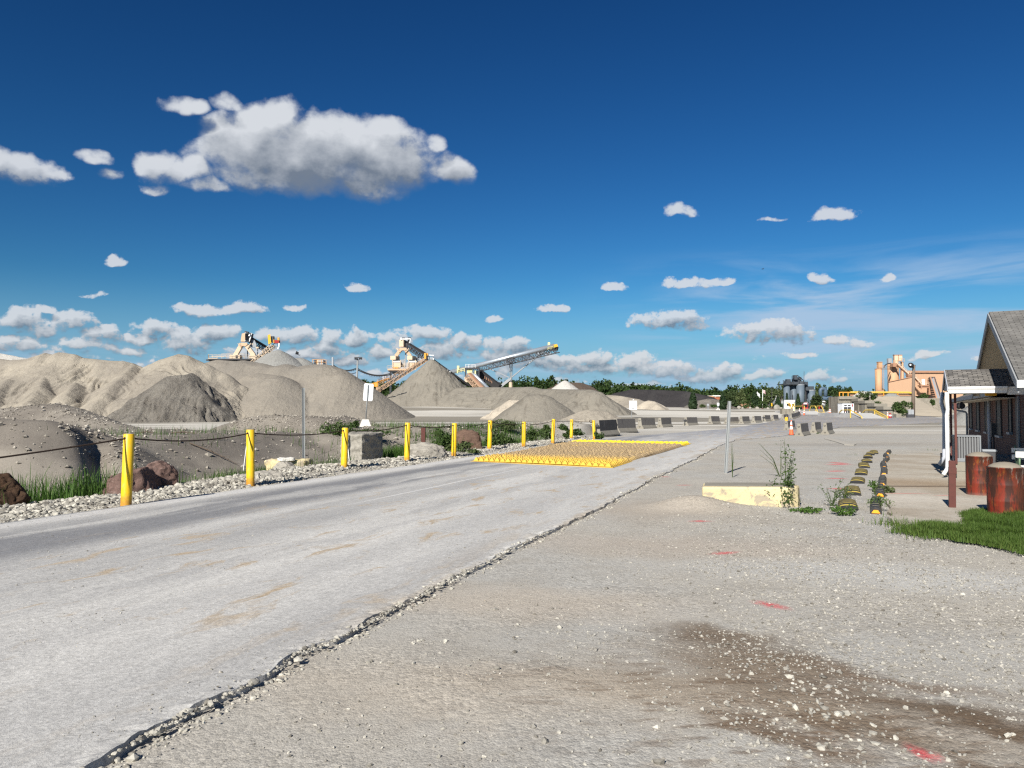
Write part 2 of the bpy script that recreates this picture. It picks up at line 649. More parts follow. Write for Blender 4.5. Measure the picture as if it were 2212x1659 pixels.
def spot(n, pos, c, a, bb, rot=0.0, soft=.6):
    """1 inside a ground patch centred at c with half axes a, bb; fades outwards"""
    mp = n.new('ShaderNodeMapping', vector_type='TEXTURE')
    n.put(mp.inputs['Vector'], pos)
    mp.inputs['Location'].default_value = (c[0], c[1], 0)
    mp.inputs['Rotation'].default_value = (0, 0, rot)
    mp.inputs['Scale'].default_value = (a, bb, 1)
    d = n.vec('LENGTH', n.vec('MULTIPLY', mp.outputs[0], (1, 1, 0)))
    return n.mr(d, 1 - soft, 1 + soft * .3, 1, 0, True)


def bar_c(base, k):
    return tuple(x * k for x in base)


M = {}
M['yellow'] = pm('yellow_paint', (.78, .49, .012), .45, .10, 3, spec=.35, stain=(.42, .22, .04), stain_amt=.0, stain_scale=4)
M['yellow_clean'] = pm('bright_yellow_plastic', (.86, .58, .008), .5, .05, 3)
M['concrete'] = pm('weathered_concrete', (.23, .21, .172), .9, .2, 2.5, bs=.5, bscale=25, bdist=.01, stain=(.26, .24, .20), stain_amt=.4, stretch=(1, 1, .5))
M['concrete_old'] = pm('old_stained_concrete', (.225, .205, .168), .9, .3, 1.2, bs=.3, bscale=6, bdist=.03, stain=(.11, .095, .072), stain_amt=.6, stain_scale=1.6, stretch=(1, 1, .16))
M['concrete_white'] = pm('pale_concrete', (.66, .63, .57), .85, .1, 3, bs=.3, bscale=30, bdist=.006)
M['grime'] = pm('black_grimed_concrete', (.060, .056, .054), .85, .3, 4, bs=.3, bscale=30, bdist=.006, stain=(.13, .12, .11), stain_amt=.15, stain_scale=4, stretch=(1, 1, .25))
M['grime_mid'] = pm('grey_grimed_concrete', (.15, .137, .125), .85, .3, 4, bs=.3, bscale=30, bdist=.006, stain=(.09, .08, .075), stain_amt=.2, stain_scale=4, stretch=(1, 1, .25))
M['galv'] = pm('galvanised_steel', (.24, .25, .25), .6, .16, 14, metal=.1, spec=.4)
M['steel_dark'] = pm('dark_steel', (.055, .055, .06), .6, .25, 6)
M['steel_grey'] = pm('grey_steel', (.26, .28, .30), .55, .15, 4, metal=.2)
M['rope'] = pm('rusty_wire_rope', (.05, .032, .022), .8, .3, 60)
M['brown_steel'] = pm('brown_painted_steel', (.095, .030, .023), .6, .25, 8, stain=(.07, .03, .02), stain_amt=.3, stain_scale=9)
M['black'] = pm('black_rubber', (.022, .022, .024), .75, .3, 8)
M['dark'] = pm('dark_glass', (.010, .011, .014), .5, .05, 3, spec=.12)
M['white'] = pm('white_paint', (.80, .81, .80), .45, .05, 4)
M['white_metal'] = pm('white_sheet_metal', (.82, .83, .83), .4, .04, 2)
M['cream'] = pm('cream_painted_steel', (.52, .355, .23), .6, .10, 1.0, stain=(.50, .36, .26), stain_amt=.2, stain_scale=.7)
M['cream_pale'] = pm('pale_cream_painted_steel', (.55, .43, .305), .6, .10, 1.0, stain=(.5, .38, .28), stain_amt=.25, stain_scale=.9)
M['orange'] = pm('orange_painted_steel', (.66, .30, .045), .6, .14, 1.5)
M['red'] = pm('dark_red_paint', (.30, .02, .018), .4, .12, 2)
M['cone'] = pm('orange_red_rubber', (.80, .14, .055), .5, .1, 8)
M['peach'] = pm('peach_ribbed_cladding', (.47, .30, .19), .65, .06, .5, stretch=(1, 1, .3))
M['peach_dark'] = pm('brown_peach_trim', (.36, .20, .125), .65, .12, 1)
M['silo_peach'] = pm('peach_silo_steel', (.50, .295, .165), .6, .12, .6, stain=(.45, .26, .15), stain_amt=.3, stain_scale=.8, stretch=(1, 1, .2))
M['silo_blue'] = pm('slate_silo_steel', (.105, .135, .165), .55, .12, .5, stretch=(1, 1, .2))
M['tank_blue'] = pm('blue_tank_steel', (.075, .115, .165), .5, .1, .8)
M['belt'] = pm('black_belt', (.028, .026, .026), .85, .3, 3)
M['galv_bright'] = pm('bright_galvanised_cover', (.42, .46, .50), .38, .10, 1.2, metal=.55, spec=.5)
M['sign_yellow'] = pm('yellow_sign_face', (.66, .36, .02), .5, .05, 5)
M['amber'] = pm('amber_reflector', (.85, .36, .03), .4, .05, 5)
M['wood'] = pm('weathered_wood_pole', (.17, .13, .10), .85, .25, 3, stretch=(6, 6, .6))
M['bark'] = pm('dull_bark', (.10, .075, .055), .9, .3, 6)


# ------------------------------------------------------------------ the land
RD = np.array([.343, .939])          # direction of the haul road
RO = np.array([-7.2, 10.8])          # a point on its left edge


def road_sw(x, y):
    """s along the road, w to the left of its left edge"""
    dx, dy = x - RO[0], y - RO[1]
    return dx * RD[0] + dy * RD[1], -(dx * RD[1] - dy * RD[0])


def seg_dist(x, y, ax, ay, bx, by):
    vx, vy = bx - ax, by - ay
    L = max(vx * vx + vy * vy, 1e-9)
    t = np.clip(((x - ax) * vx + (y - ay) * vy) / L, 0, 1)
    return np.hypot(x - ax - t * vx, y - ay - t * vy), t


def crest_px(pts):
    return [P(u, v, Y) for u, v, Y in pts]


def ridge(x, y, pts, slope, rnd=.3):
    """height of a heap with the given crest line"""
    out = np.full(np.shape(x), -1e3)
    for a, b in zip(pts[:-1], pts[1:]):
        d, t = seg_dist(x, y, a.x, a.y, b.x, b.y)
        zc = a.z + (b.z - a.z) * t
        out = np.maximum(out, zc - slope * (np.sqrt(d * d + rnd * rnd) - rnd))
    return out


MOUND_A = crest_px([(-70, 416, 21.5), (-10, 418, 21), (40, 420, 21), (70, 427, 22)])
MOUND_C = crest_px([(-60, 412, 47), (15, 407, 46), (52, 403.5, 45)])
MOUND_C2 = crest_px([(52, 403.5, 45), (75, 412, 43), (105, 421, 41)])
WINDROW = crest_px([(236, 421, 46), (262, 415.5, 45), (290, 416, 45), (322, 417, 44)])
WIND2 = crest_px([(322, 419, 44), (345, 416, 46), (372, 423, 46)])
BERM = crest_px([(325, 432, 33), (352, 427, 36), (420, 426.5, 38), (480, 427, 41), (520, 425, 44)])
DIRT = crest_px([(520, 426, 44), (545, 421.5, 47), (566, 420, 48), (588, 424, 48.5)])


def ground_h(x, y):
    x = np.asarray(x, float); y = np.asarray(y, float)
    u = x / np.maximum(y, 1.0)
    A = np.interp(u, [-.7, -.1, .1, .3, .5], [4.3, 4.3, 3.6, 2.6, 2.0])
    t = np.clip((y - 112) / 148, 0, 1)
    z = A * (t * t * (3 - 2 * t) * .35 + t * .65)
    s, w = road_sw(x, y)
    near = 1 - sstep(52, 64, y)
    left = sstep(.0, .4, w) * near
    # broken stone shoulder
    sh = (.025 + .13 * sstep(3, 8, s) - .05 * sstep(9, 14, s)) * np.sin(np.pi * np.clip(w / 2.1, 0, 1)) * (1 + fbm(x, y, .7, 3, 5))
    # ditch, then a bank up to a bench
    depth = np.interp(s, [-12, 2, 9, 17, 24, 32], [-.38, -.38, -.36, -.22, -.08, 0])
    bench = np.interp(s, [-12, 18, 26, 33], [.78, .78, .32, .05])
    we = 8.8 + .8 * fbm(x, y, 5, 2, 3)
    prof = sh * (w < 2.1) + depth * sstep(1.7, 3.2, w) + (bench - depth) * np.clip((w - we + 2.3) / 2.3, 0, 1) ** 1.15
    prof = prof - bench * sstep(30, 46, w)
    L = prof
    L = np.where(w > 4, np.maximum(L, ridge(x, y, MOUND_A, .58, .8)), L)
    # crevice between the mounds
    d, tt = seg_dist(x, y, -11.6, 21.4, -9.6, 18.4)
    L = L - .55 * np.exp(-(d / .35) ** 2) * (w > 5)
    for pts, sl, rr in ((MOUND_C, .42, 1.0), (MOUND_C2, .42, .8), (WINDROW, .5, .5), (WIND2, .45, .5), (BERM, .42, .6), (DIRT, .5, .5)):
        L = np.where(w > 1.5, np.maximum(L, ridge(x, y, pts, sl, rr)), L)
    rough = sstep(3, 6, w) * (fbm(x, y, 2.5, 4, 11) * .22 + fbm(x, y, .5, 3, 12) * .07)
    z = z + left * (L + rough)
    # right side: gentle unevenness
    rs = sstep(7.9, 8.6, -w) * (1 - sstep(90, 140, y))
    z = z + rs * (fbm(x, y, 3.0, 3, 21) * .05 + fbm(x, y, .6, 3, 22) * .022)
    z = z + .25 * np.exp(-(((x - 3.0) / .62) ** 2 + ((y - 12.8) / .42) ** 2)) * .8
    z = z + fbm(x, y, 14, 3, 31) * .22 * sstep(60, 95, y) * sstep(1.5, 5, w)
    return z


def gz(x, y):
    return float(ground_h(np.array([x]), np.array([y]))[0])


def ground_mat():
    m, n, b = new_mat('dusty_gravel_ground')
    p = posco(n)
    pw = n.vec('ADD', p, n.vec('MULTIPLY', n.vec('SUBTRACT', n.noise(p, 1.6, 5, .65, color=True), (.5, .5, .5)), (.9, .9, 0)))
    pq = n.vec('ADD', p, n.vec('MULTIPLY', n.vec('SUBTRACT', n.noise(p, 9, 3, .6, color=True), (.5, .5, .5)), (.12, .12, 0)))
    sx, sy, sz = n.sep(p)
    # base: pale grey gravel, beige dust
    big = n.noise(p, .22, 5, .6)
    med = n.noise(p, 1.3, 5, .62)
    base = n.mix(n.mr(big, .38, .62, 0, 1, True), (.40, .372, .322), (.385, .372, .34))
    base = n.mix(n.mr(med, .42, .70, 0, .55, True), base, (.315, .287, .243))
    # left of the road: darker moist sand
    wl = n.math('SUBTRACT', n.math('MULTIPLY', n.math('SUBTRACT', sy, 10.8), .343), n.math('MULTIPLY', n.math('SUBTRACT', sx, -7.2), .939))
    left = n.mr(wl, 2.0, 5.0, 0, 1, True)
    farf = n.mr(sy, 46, 66, 1, 0, True)
    sand = n.mix(n.mr(n.noise(p, .35, 4, .6), .4, .62, 0, 1, True), (.175, .155, .132), (.25, .224, .188))
    base = n.mix(n.math('MULTIPLY', left, farf), base, sand)
    # far yard: pale streaks across
    stv = n.vec('MULTIPLY', p, (.008, .045, 0))
    st = n.noise(stv, 1.0, 6, .6, .4)
    yard = n.mix(n.mr(st, .45, .55, 0, 1, True), (.255, .232, .19), (.56, .53, .465))
    st2 = n.noise(n.vec('MULTIPLY', p, (.02, .06, 0)), 1.0, 5, .6, .5)
    yard = n.mix(n.mr(st2, .55, .64, 0, .75, True), yard, (.21, .19, .155))
    base = n.mix(n.mr(sy, 44, 80, 0, 1, True), base, yard)
    # light gravel right of the road, tracked
    # patches on the near ground
    def patch(c, a, bb, rot, colr, amt, soft=.8):
        nonlocal base
        f = spot(n, pw, c, a, bb, rot, soft)
        base = n.mix(n.math('MULTIPLY', f, amt), base, colr)
    wet = (.125, .09, .06)
    g = lambda x, y: G(*zD(x, y))
    patch(g(1800, 1530), 1.35, .55, R(-42), (.255, .21, .16), .85, .98)
    patch(g(1500, 1480), 1.0, .42, R(-25), (.30, .255, .20), .8, .95)
    patch(g(1540, 1370), .62, .30, R(-38), (.165, .125, .088), .9, .85)
    patch(g(1690, 1425), .85, .27, R(-44), (.165, .125, .088), .9, .85)
    patch(g(1610, 1440), .9, .34, R(-40), (.205, .16, .115), .85)
    patch(g(1640, 1490), .5, .16, R(-30), (.20, .155, .11), .7)
    patch(g(1500, 1500), .9, .28, R(-20), (.27, .22, .165), .7)
    patch(g(1650, 1580), .55, .18, R(-38), (.165, .12, .082), .9)
    patch(g(1850, 1560), .60, .12, R(-38), (.17, .125, .085), .75)
    patch(g(1950, 1475), .7, .12, R(-46), (.17, .12, .08), .75)
    patch(g(2060, 1555), .75, .20, R(-46), wet, .85)
    patch(g(2170, 1590), .4, .12, R(-46), wet, .8)
    patch(g(2000, 1620), .4, .10, R(-46), wet, .5)
    patch(g(1250, 1480), 1.2, .3, R(-15), (.33, .28, .22), .6)
    patch(g(1000, 1500), 1.6, .6, R(-10), (.43, .375, .30), .6)
    patch(g(1150, 1300), 1.6, .7, R(-10), (.43, .375, .305), .7)
    patch(g(1500, 1180), 2.6, 1.0, R(-10), (.40, .345, .285), .6)
    patch(g(1750, 1230), 2.2, .7, R(-10), (.43, .42, .39), .6)
    patch(g(2050, 1250), 2.2, .8, R(-20), (.45, .44, .41), .8)
    patch(g(1420, 1100), 1.6, 1.6, R(10), (.38, .32, .25), .6)
    patch(g(1850, 960), 6, 2.2, R(10), (.27, .25, .22), .55)
    patch(g(1930, 935), 7, 3.0, R(0), (.50, .45, .37), .6)
    patch(g(2000, 922), 9, 4.0, R(0), (.30, .27, .22), .5)
    # fine streaks dragged by the loader over the brown patch
    stk = n.noise(n.vec('MULTIPLY', p, (3.0, 9.0, 0)), 1.0, 5, .6, .3)
    mask = spot(n, pw, g(1700, 1560), 1.9, 1.1, R(-30), .9)
    base = n.mix(n.math('MULTIPLY', n.mr(stk, .48, .66, 0, .85, True), mask), base, (.15, .105, .07))
    # sprayed survey marks
    for (x, y, a, bb, r) in ((1564, 1193, .14, .055, 20), (1513, 1126, .13, .05, 10), (1496, 1093, .13, .05, 0), (1478, 1048, .13, .06, 10),
                             (1666, 1306, .055, .13, 35), (1990, 1628, .045, .07, 20), (1437, 1030, .1, .06, 0), (1809, 1055, .15, .10, 0),
                             (1806, 1033, .2, .12, 0), (1805, 1017, .2, .14, 0), (1811, 1003, .3, .14, 0), (1812, 1000, .2, .3, 0), (1945, 1068, .30, .04, 5)):
        f = spot(n, pq, g(x, y), a * 1.5, bb * 1.5, R(r), .9)
        gr = n.mr(n.noise(p, 46, 3, .7), .32, .5, .2, 1)
        base = n.mix(n.math('MULTIPLY', n.math('MULTIPLY', f, gr), .8), base, (.60, .06, .075))
    # grain: two sizes of pebbles
    va = n.new('ShaderNodeTexVoronoi'); va.inputs['Scale'].default_value = 34; va.inputs['Randomness'].default_value = 1
    n.put(va.inputs['Vector'], p)
    vb = n.new('ShaderNodeTexVoronoi'); vb.inputs['Scale'].default_value = 95
    n.put(vb.inputs['Vector'], p)
    ca = n.sep(va.outputs['Color'])[0]
    cb = n.sep(vb.outputs['Color'])[0]
    fine = n.noise(p, 240, 3, .7)
    rc = n.math('MULTIPLY', n.mr(n.noise(p, .8, 3, .6), .40, .6, .25, 1), 1.0)
    k = n.math('ADD', n.math('MULTIPLY', n.math('SUBTRACT', ca, .5), n.math('MULTIPLY', rc, .36)), n.math('MULTIPLY', n.math('SUBTRACT', cb, .5), .28))
    k = n.math('ADD', k, n.math('MULTIPLY', n.math('SUBTRACT', fine, .5), .7))
    k = n.math('ADD', n.math('MULTIPLY', k, n.mr(sy, 4, 40, 1, .45)), 1.0)
    base = n.mix(1.0, base, n.comb(k, k, k), 'MULTIPLY')
    n.put(b.inputs['Base Color'], base)
    b.inputs['Roughness'].default_value = .95
    b.inputs['Specular IOR Level'].default_value = .1
    h = n.math('ADD', n.math('MULTIPLY', n.math('SUBTRACT', 1.0, va.outputs['Distance']), n.math('MULTIPLY', rc, .5)),
               n.math('MULTIPLY', n.math('SUBTRACT', 1.0, vb.outputs['Distance']), .25))
    h = n.math('ADD', h, n.math('MULTIPLY', n.noise(p, 7, 6, .65), 1.1))
    h = n.math('ADD', h, n.math('MULTIPLY', fine, .25))
    bump(n, b, h, .5, .022)
    return m


def build_ground():
    az = np.concatenate([np.linspace(-180, -44, 34)[:-1], np.linspace(-44, 44, 430), np.linspace(44, 180, 34)[1:]])
    az = np.radians(az)
    rs = [0.6]
    while rs[-1] < 70: rs.append(rs[-1] * 1.0145 + .012)
    while rs[-1] < 330: rs.append(rs[-1] * 1.017)
    while rs[-1] < 3500: rs.append(rs[-1] * 1.05)
    rs = np.array(rs)
    A, Rr = np.meshgrid(az, rs)
    x = Rr * np.sin(A); y = Rr * np.cos(A)
    z = ground_h(x, y)
    V = np.stack([x, y, z], -1).reshape(-1, 3)
    na, nr = len(az), len(rs)
    i, j = np.meshgrid(np.arange(nr - 1), np.arange(na - 1), indexing='ij')
    a = (i * na + j).ravel()
    F = np.stack([a, a + 1, a + na + 1, a + na], 1)
    V = np.vstack([V, [[0, 0, 0]]])
    o = np_mesh('ground', V, F, ground_mat(), smooth=True)
    tag(o, 'pale dusty gravel ground of the quarry yard', kind='structure')


build_ground()


# ------------------------------------------------------------------ haul road
ROAD_Z = .045
road_left = [(-12.55, -4), (-7.05, 10.8), (4.95, 43.6), (9.95, 51.7), (19, 67.6), (33.6, 102), (57, 160), (66, 181)]
road_right = [(-4.6, -4), (-1.86, 3.45), (9.45, 35.1), (12.2, 41.8), (14.6, 44.9), (18.6, 51.2), (21.5, 55.9), (32, 75), (50, 95), (68, 118), (82, 150), (86, 176)]


def resample(poly, ts):
    p = np.array(poly, float)
    d = np.concatenate([[0], np.cumsum(np.hypot(*np.diff(p, axis=0).T))])
    return np.interp(ts, p[:, 1], p[:, 0])


def road_mat():
    m, n, b = new_mat('dusty_road_surface')
    p = posco(n)
    # along / across coordinates
    al = n.vec('DOT_PRODUCT', p, (.343, .939, 0))
    ac = n.vec('DOT_PRODUCT', p, (.939, -.343, 0))
    q = n.comb(n.math('MULTIPLY', al, 1.0), ac, 0.0)
    wq = n.vec('ADD', q, n.vec('MULTIPLY', n.vec('SUBTRACT', n.noise(p, .6, 4, .6, color=True), (.5, .5, .5)), (1.5, .7, 0)))
    lane = n.noise(n.vec('MULTIPLY', wq, (.05, .75, 0)), 1.0, 6, .6)
    base = n.mix(n.mr(lane, .34, .66, 0, 1, True), (.39, .381, .362), (.52, .505, .472))
    fleck = n.noise(n.vec('MULTIPLY', wq, (.28, 1.6, 0)), 1.0, 6, .65)
    base = n.mix(n.mr(fleck, .40, .72, 0, .6, True), base, (.285, .28, .275))
    # darker band near the far edge, pale wheel line
    dk = n.math('MULTIPLY', n.mr(ac, -9.9, -9.2, 0, 1, True), n.mr(ac, -8.2, -7.4, 1, 0, True))
    base = n.mix(n.math('MULTIPLY', dk, n.mr(n.noise(n.vec('MULTIPLY', wq, (.13, .9, 0)), 1.0, 4, .6), .36, .54, .0, .95, True)), base, (.20, .20, .205))
    pl = n.math('MULTIPLY', n.mr(ac, -10.3, -10.15, 0, 1, True), n.mr(ac, -9.95, -9.75, 1, 0, True))
    base = n.mix(n.math('MULTIPLY', pl, .6), base, (.55, .535, .51))
    pr = n.math('MULTIPLY', n.mr(ac, -5.6, -4.4, 0, 1, True), n.mr(ac, -3.7, -3.0, 1, 0, True))
    base = n.mix(n.math('MULTIPLY', pr, .35), base, (.52, .505, .475))
    # bluish worn asphalt where the road turns
    sx, sy, sz = n.sep(p)
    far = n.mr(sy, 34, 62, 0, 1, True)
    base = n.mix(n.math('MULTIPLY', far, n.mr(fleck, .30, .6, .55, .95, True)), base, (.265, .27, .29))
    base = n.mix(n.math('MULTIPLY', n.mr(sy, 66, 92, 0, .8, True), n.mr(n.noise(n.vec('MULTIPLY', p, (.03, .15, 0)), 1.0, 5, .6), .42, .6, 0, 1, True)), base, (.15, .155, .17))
    # ochre smears
    sm = n.noise(n.vec('MULTIPLY', wq, (.85, 2.6, 0)), 1.0, 6, .65, .5)
    smk = n.noise(n.vec('MULTIPLY', wq, (1.6, 9.0, 0)), 1.0, 4, .6)
    mid = n.math('MULTIPLY', n.mr(ac, -8.6, -7.4, 0, 1, True), n.mr(ac, -3.6, -2.9, 1, .4, True))
    ms = n.math('MULTIPLY', n.math('MULTIPLY', n.mr(sm, .545, .66, 0, 1, True), n.mr(smk, .34, .54, .2, 1, True)), mid)
    ms = n.math('MULTIPLY', ms, n.mr(sy, 4.0, 6.5, .2, 1.0, True))
    base = n.mix(ms, base, (.40, .325, .235))
    eg = n.math('MULTIPLY', n.mr(ac, -3.6, -2.95, 0, 1, True), n.mr(n.noise(n.vec('MULTIPLY', wq, (.3, 3, 0)), 1.0, 4, .6), .42, .62, 0, .75, True))
    base = n.mix(n.math('MULTIPLY', eg, n.mr(sy, 4.5, 7, 0, 1, True)), base, (.37, .31, .235))
    # chalk line
    ln = n.math('MULTIPLY', n.mr(n.math('ABSOLUTE', n.math('ADD', ac, 6.95)), .012, .035, 1, 0), n.math('MULTIPLY', n.mr(al, 10.5, 12.5, 0, 1), n.mr(al, 19, 22, 1, 0)))
    base = n.mix(n.math('MULTIPLY', ln, .8), base, (.62, .61, .59))
    # grain
    va = n.new('ShaderNodeTexVoronoi'); va.inputs['Scale'].default_value = 60
    n.put(va.inputs['Vector'], p)
    ca = n.sep(va.outputs['Color'])[0]
    fine = n.noise(p, 150, 4, .7)
    gv = n.noise(p, 14, 5, .7)
    stt = n.noise(n.vec('MULTIPLY', wq, (7, 26, 0)), 1.0, 4, .7)
    k = n.math('ADD', n.math('MULTIPLY', n.math('SUBTRACT', ca, .5), .2), n.math('MULTIPLY', n.math('SUBTRACT', fine, .5), .6))
    k = n.math('ADD', k, n.math('MULTIPLY', n.math('SUBTRACT', gv, .5), .55))
    k = n.math('ADD', k, n.math('MULTIPLY', n.math('SUBTRACT', stt, .5), .6))
    k = n.math('ADD', n.math('MULTIPLY', k, n.mr(sy, 5, 40, 1, .4)), 1.0)
    base = n.mix(1.0, base, n.comb(k, k, k), 'MULTIPLY')
    n.put(b.inputs['Base Color'], base)
    b.inputs['Roughness'].default_value = .92
    b.inputs['Specular IOR Level'].default_value = .12
    h = n.math('ADD', n.math('MULTIPLY', fine, .35), n.math('MULTIPLY', gv, .8))
    h = n.math('ADD', h, n.math('MULTIPLY', n.noise(n.vec('MULTIPLY', wq, (1.5, 6, 0)), 1.0, 5, .65), .5))
    k2 = n.mr(n.noise(p, 38, 4, .75), .25, .75, .84, 1.20)
    n.put(b.inputs['Base Color'], n.mix(1.0, base, n.comb(k2, k2, k2), 'MULTIPLY'))
    bump(n, b, n.math('ADD', h, n.math('MULTIPLY', n.noise(p, 38, 4, .75), .6)), .5, .016)
    return m


def build_road():
    ys = [-4.0]
    while ys[-1] < 176:
        y = ys[-1]
        ys.append(y + (.05 if 2.5 < y < 12 else .10 if y < 26 else .25 if y < 50 else 1.0))
    ys = np.array(ys)
    xl = resample(road_left, ys); xr = resample(road_right, ys)
    # ragged edges
    xr = xr + fbm(ys, ys * 0, .5, 4, 41) * .16 * (ys < 60) + fbm(ys, ys * 0, 3.0, 2, 42) * .22
    xl = xl + fbm(ys, ys * 0, .7, 3, 43) * .10
    fr = np.concatenate([[0, .006], np.linspace(.03, .94, 26), [.965, .98, .988, .994, .998, 1.0]])
    X = xl[:, None] + (xr - xl)[:, None] * fr[None]
    Y = np.repeat(ys[:, None], len(fr), 1)
    Z = np.maximum(ground_h(X, Y), 0) * (Y > 60) + ROAD_Z + fbm(X, Y, 5, 3, 44) * .03 * (Y < 60)
    Z = Z - .0 * X
    # crumbled shoulder at the right edge
    e = sstep(.978, 1.0, fr)[None] * (ys < 70)[:, None]
    Z = Z + e * (fbm(X, Y, .10, 3, 45) * .05 - .006)
    n_y, n_f = X.shape
    V = np.stack([X, Y, Z], -1).reshape(-1, 3)
    idx = np.arange(n_y * n_f).reshape(n_y, n_f)
    F = np.stack([idx[:-1, :-1], idx[:-1, 1:], idx[1:, 1:], idx[1:, :-1]], -1).reshape(-1, 4)
    # skirts
    zr = np.where(ys > 60, ground_h(xr, ys), 0) - .12
    base = len(V)
    xr2 = xr + .012 + .03 * vnoise(ys * 9, ys * 0, 46)
    xl2 = xl - .02
    zl = np.where(ys > 60, ground_h(xl, ys), 0) - .12
    V = np.vstack([V, np.stack([xr2, ys, zr], -1), np.stack([xl2, ys, zl], -1)])
    r = idx[:, -1]; l = idx[:, 0]
    br = base + np.arange(n_y); bl = base + n_y + np.arange(n_y)
    F = np.vstack([F, np.stack([r[:-1], br[:-1], br[1:], r[1:]], 1), np.stack([bl[:-1], l[:-1], l[1:], bl[1:]], 1)])
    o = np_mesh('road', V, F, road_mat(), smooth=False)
    tag(o, 'pale grey dusty haul road with ochre smears', kind='structure')


build_road()


# ------------------------------------------------------------------ stockpiles
def pile_mat(name, c1, c2, dark, grain=.25, dscale=.12, streak=.5, bstr=.5):
    m, n, b = new_mat(name)
    p = posco(n)
    big = n.noise(p, dscale, 5, .6, .4)
    cc = n.mix(n.mr(big, .36, .64, 0, 1, True), c1, c2)
    # runs of coarser, damper sand down the slope
    sx, sy, sz = n.sep(p)
    st = n.noise(n.comb(n.math('MULTIPLY', sx, .55), n.math('MULTIPLY', sy, .18), n.math('MULTIPLY', sz, .10)), 1.6, 6, .62, .7)
    cc = n.mix(n.mr(st, .52, .70, 0, streak, True), cc, dark)
    f = n.noise(p, 1.5, 7, .78)
    f2 = n.noise(p, 5.0, 4, .8)
    k = n.math('ADD', n.math('MULTIPLY', n.math('SUBTRACT', f, .5), grain * 1.4), n.math('MULTIPLY', n.math('SUBTRACT', f2, .5), grain * 1.6))
    k = n.math('ADD', k, 1.0)
    n.put(b.inputs['Base Color'], n.mix(1.0, cc, n.comb(k, k, k), 'MULTIPLY'))
    b.inputs['Roughness'].default_value = .95
    b.inputs['Specular IOR Level'].default_value = .08
    bump(n, b, n.math('ADD', n.math('MULTIPLY', f, 1.0), n.math('MULTIPLY', st, .8)), bstr, .75)
    return m


PM = {
    'sand': pile_mat('buff_sand', (.335, .298, .24), (.255, .227, .188), (.19, .168, .138), .4),
    'sand_grey': pile_mat('grey_buff_sand', (.265, .237, .196), (.225, .203, .172), (.175, .157, .132)),
    'sand_dark': pile_mat('damp_dark_sand', (.235, .215, .185), (.185, .168, .145), (.12, .108, .094), .5, .4, .6, .9),
    'cone': pile_mat('crushed_stone_sand', (.24, .218, .18), (.205, .187, .156), (.13, .115, .093), .25, .1, .75),
    'grey': pile_mat('grey_chippings', (.29, .285, .265), (.26, .255, .235), (.21, .205, .19), .2),
    'pale': pile_mat('pale_sand', (.48, .42, .335), (.40, .35, .28), (.32, .28, .22), .3),
    'black': pile_mat('dark_asphalt_millings', (.040, .037, .038), (.052, .049, .048), (.025, .024, .025), .3, .08, .5),
    'white': pile_mat('pale_grey_chippings', (.50, .48, .44), (.46, .44, .40), (.38, .36, .32), .15),
    'brown': pile_mat('brown_soil', (.115, .085, .065), (.09, .07, .055), (.06, .047, .04), .4),
}


def zz(z, pts):
    return [(*z(x, y), Y) for x, y, Y in pts]


def src(pts):
    return [(x / 3.9375, y / 3.9375, Y) for x, y, Y in pts]


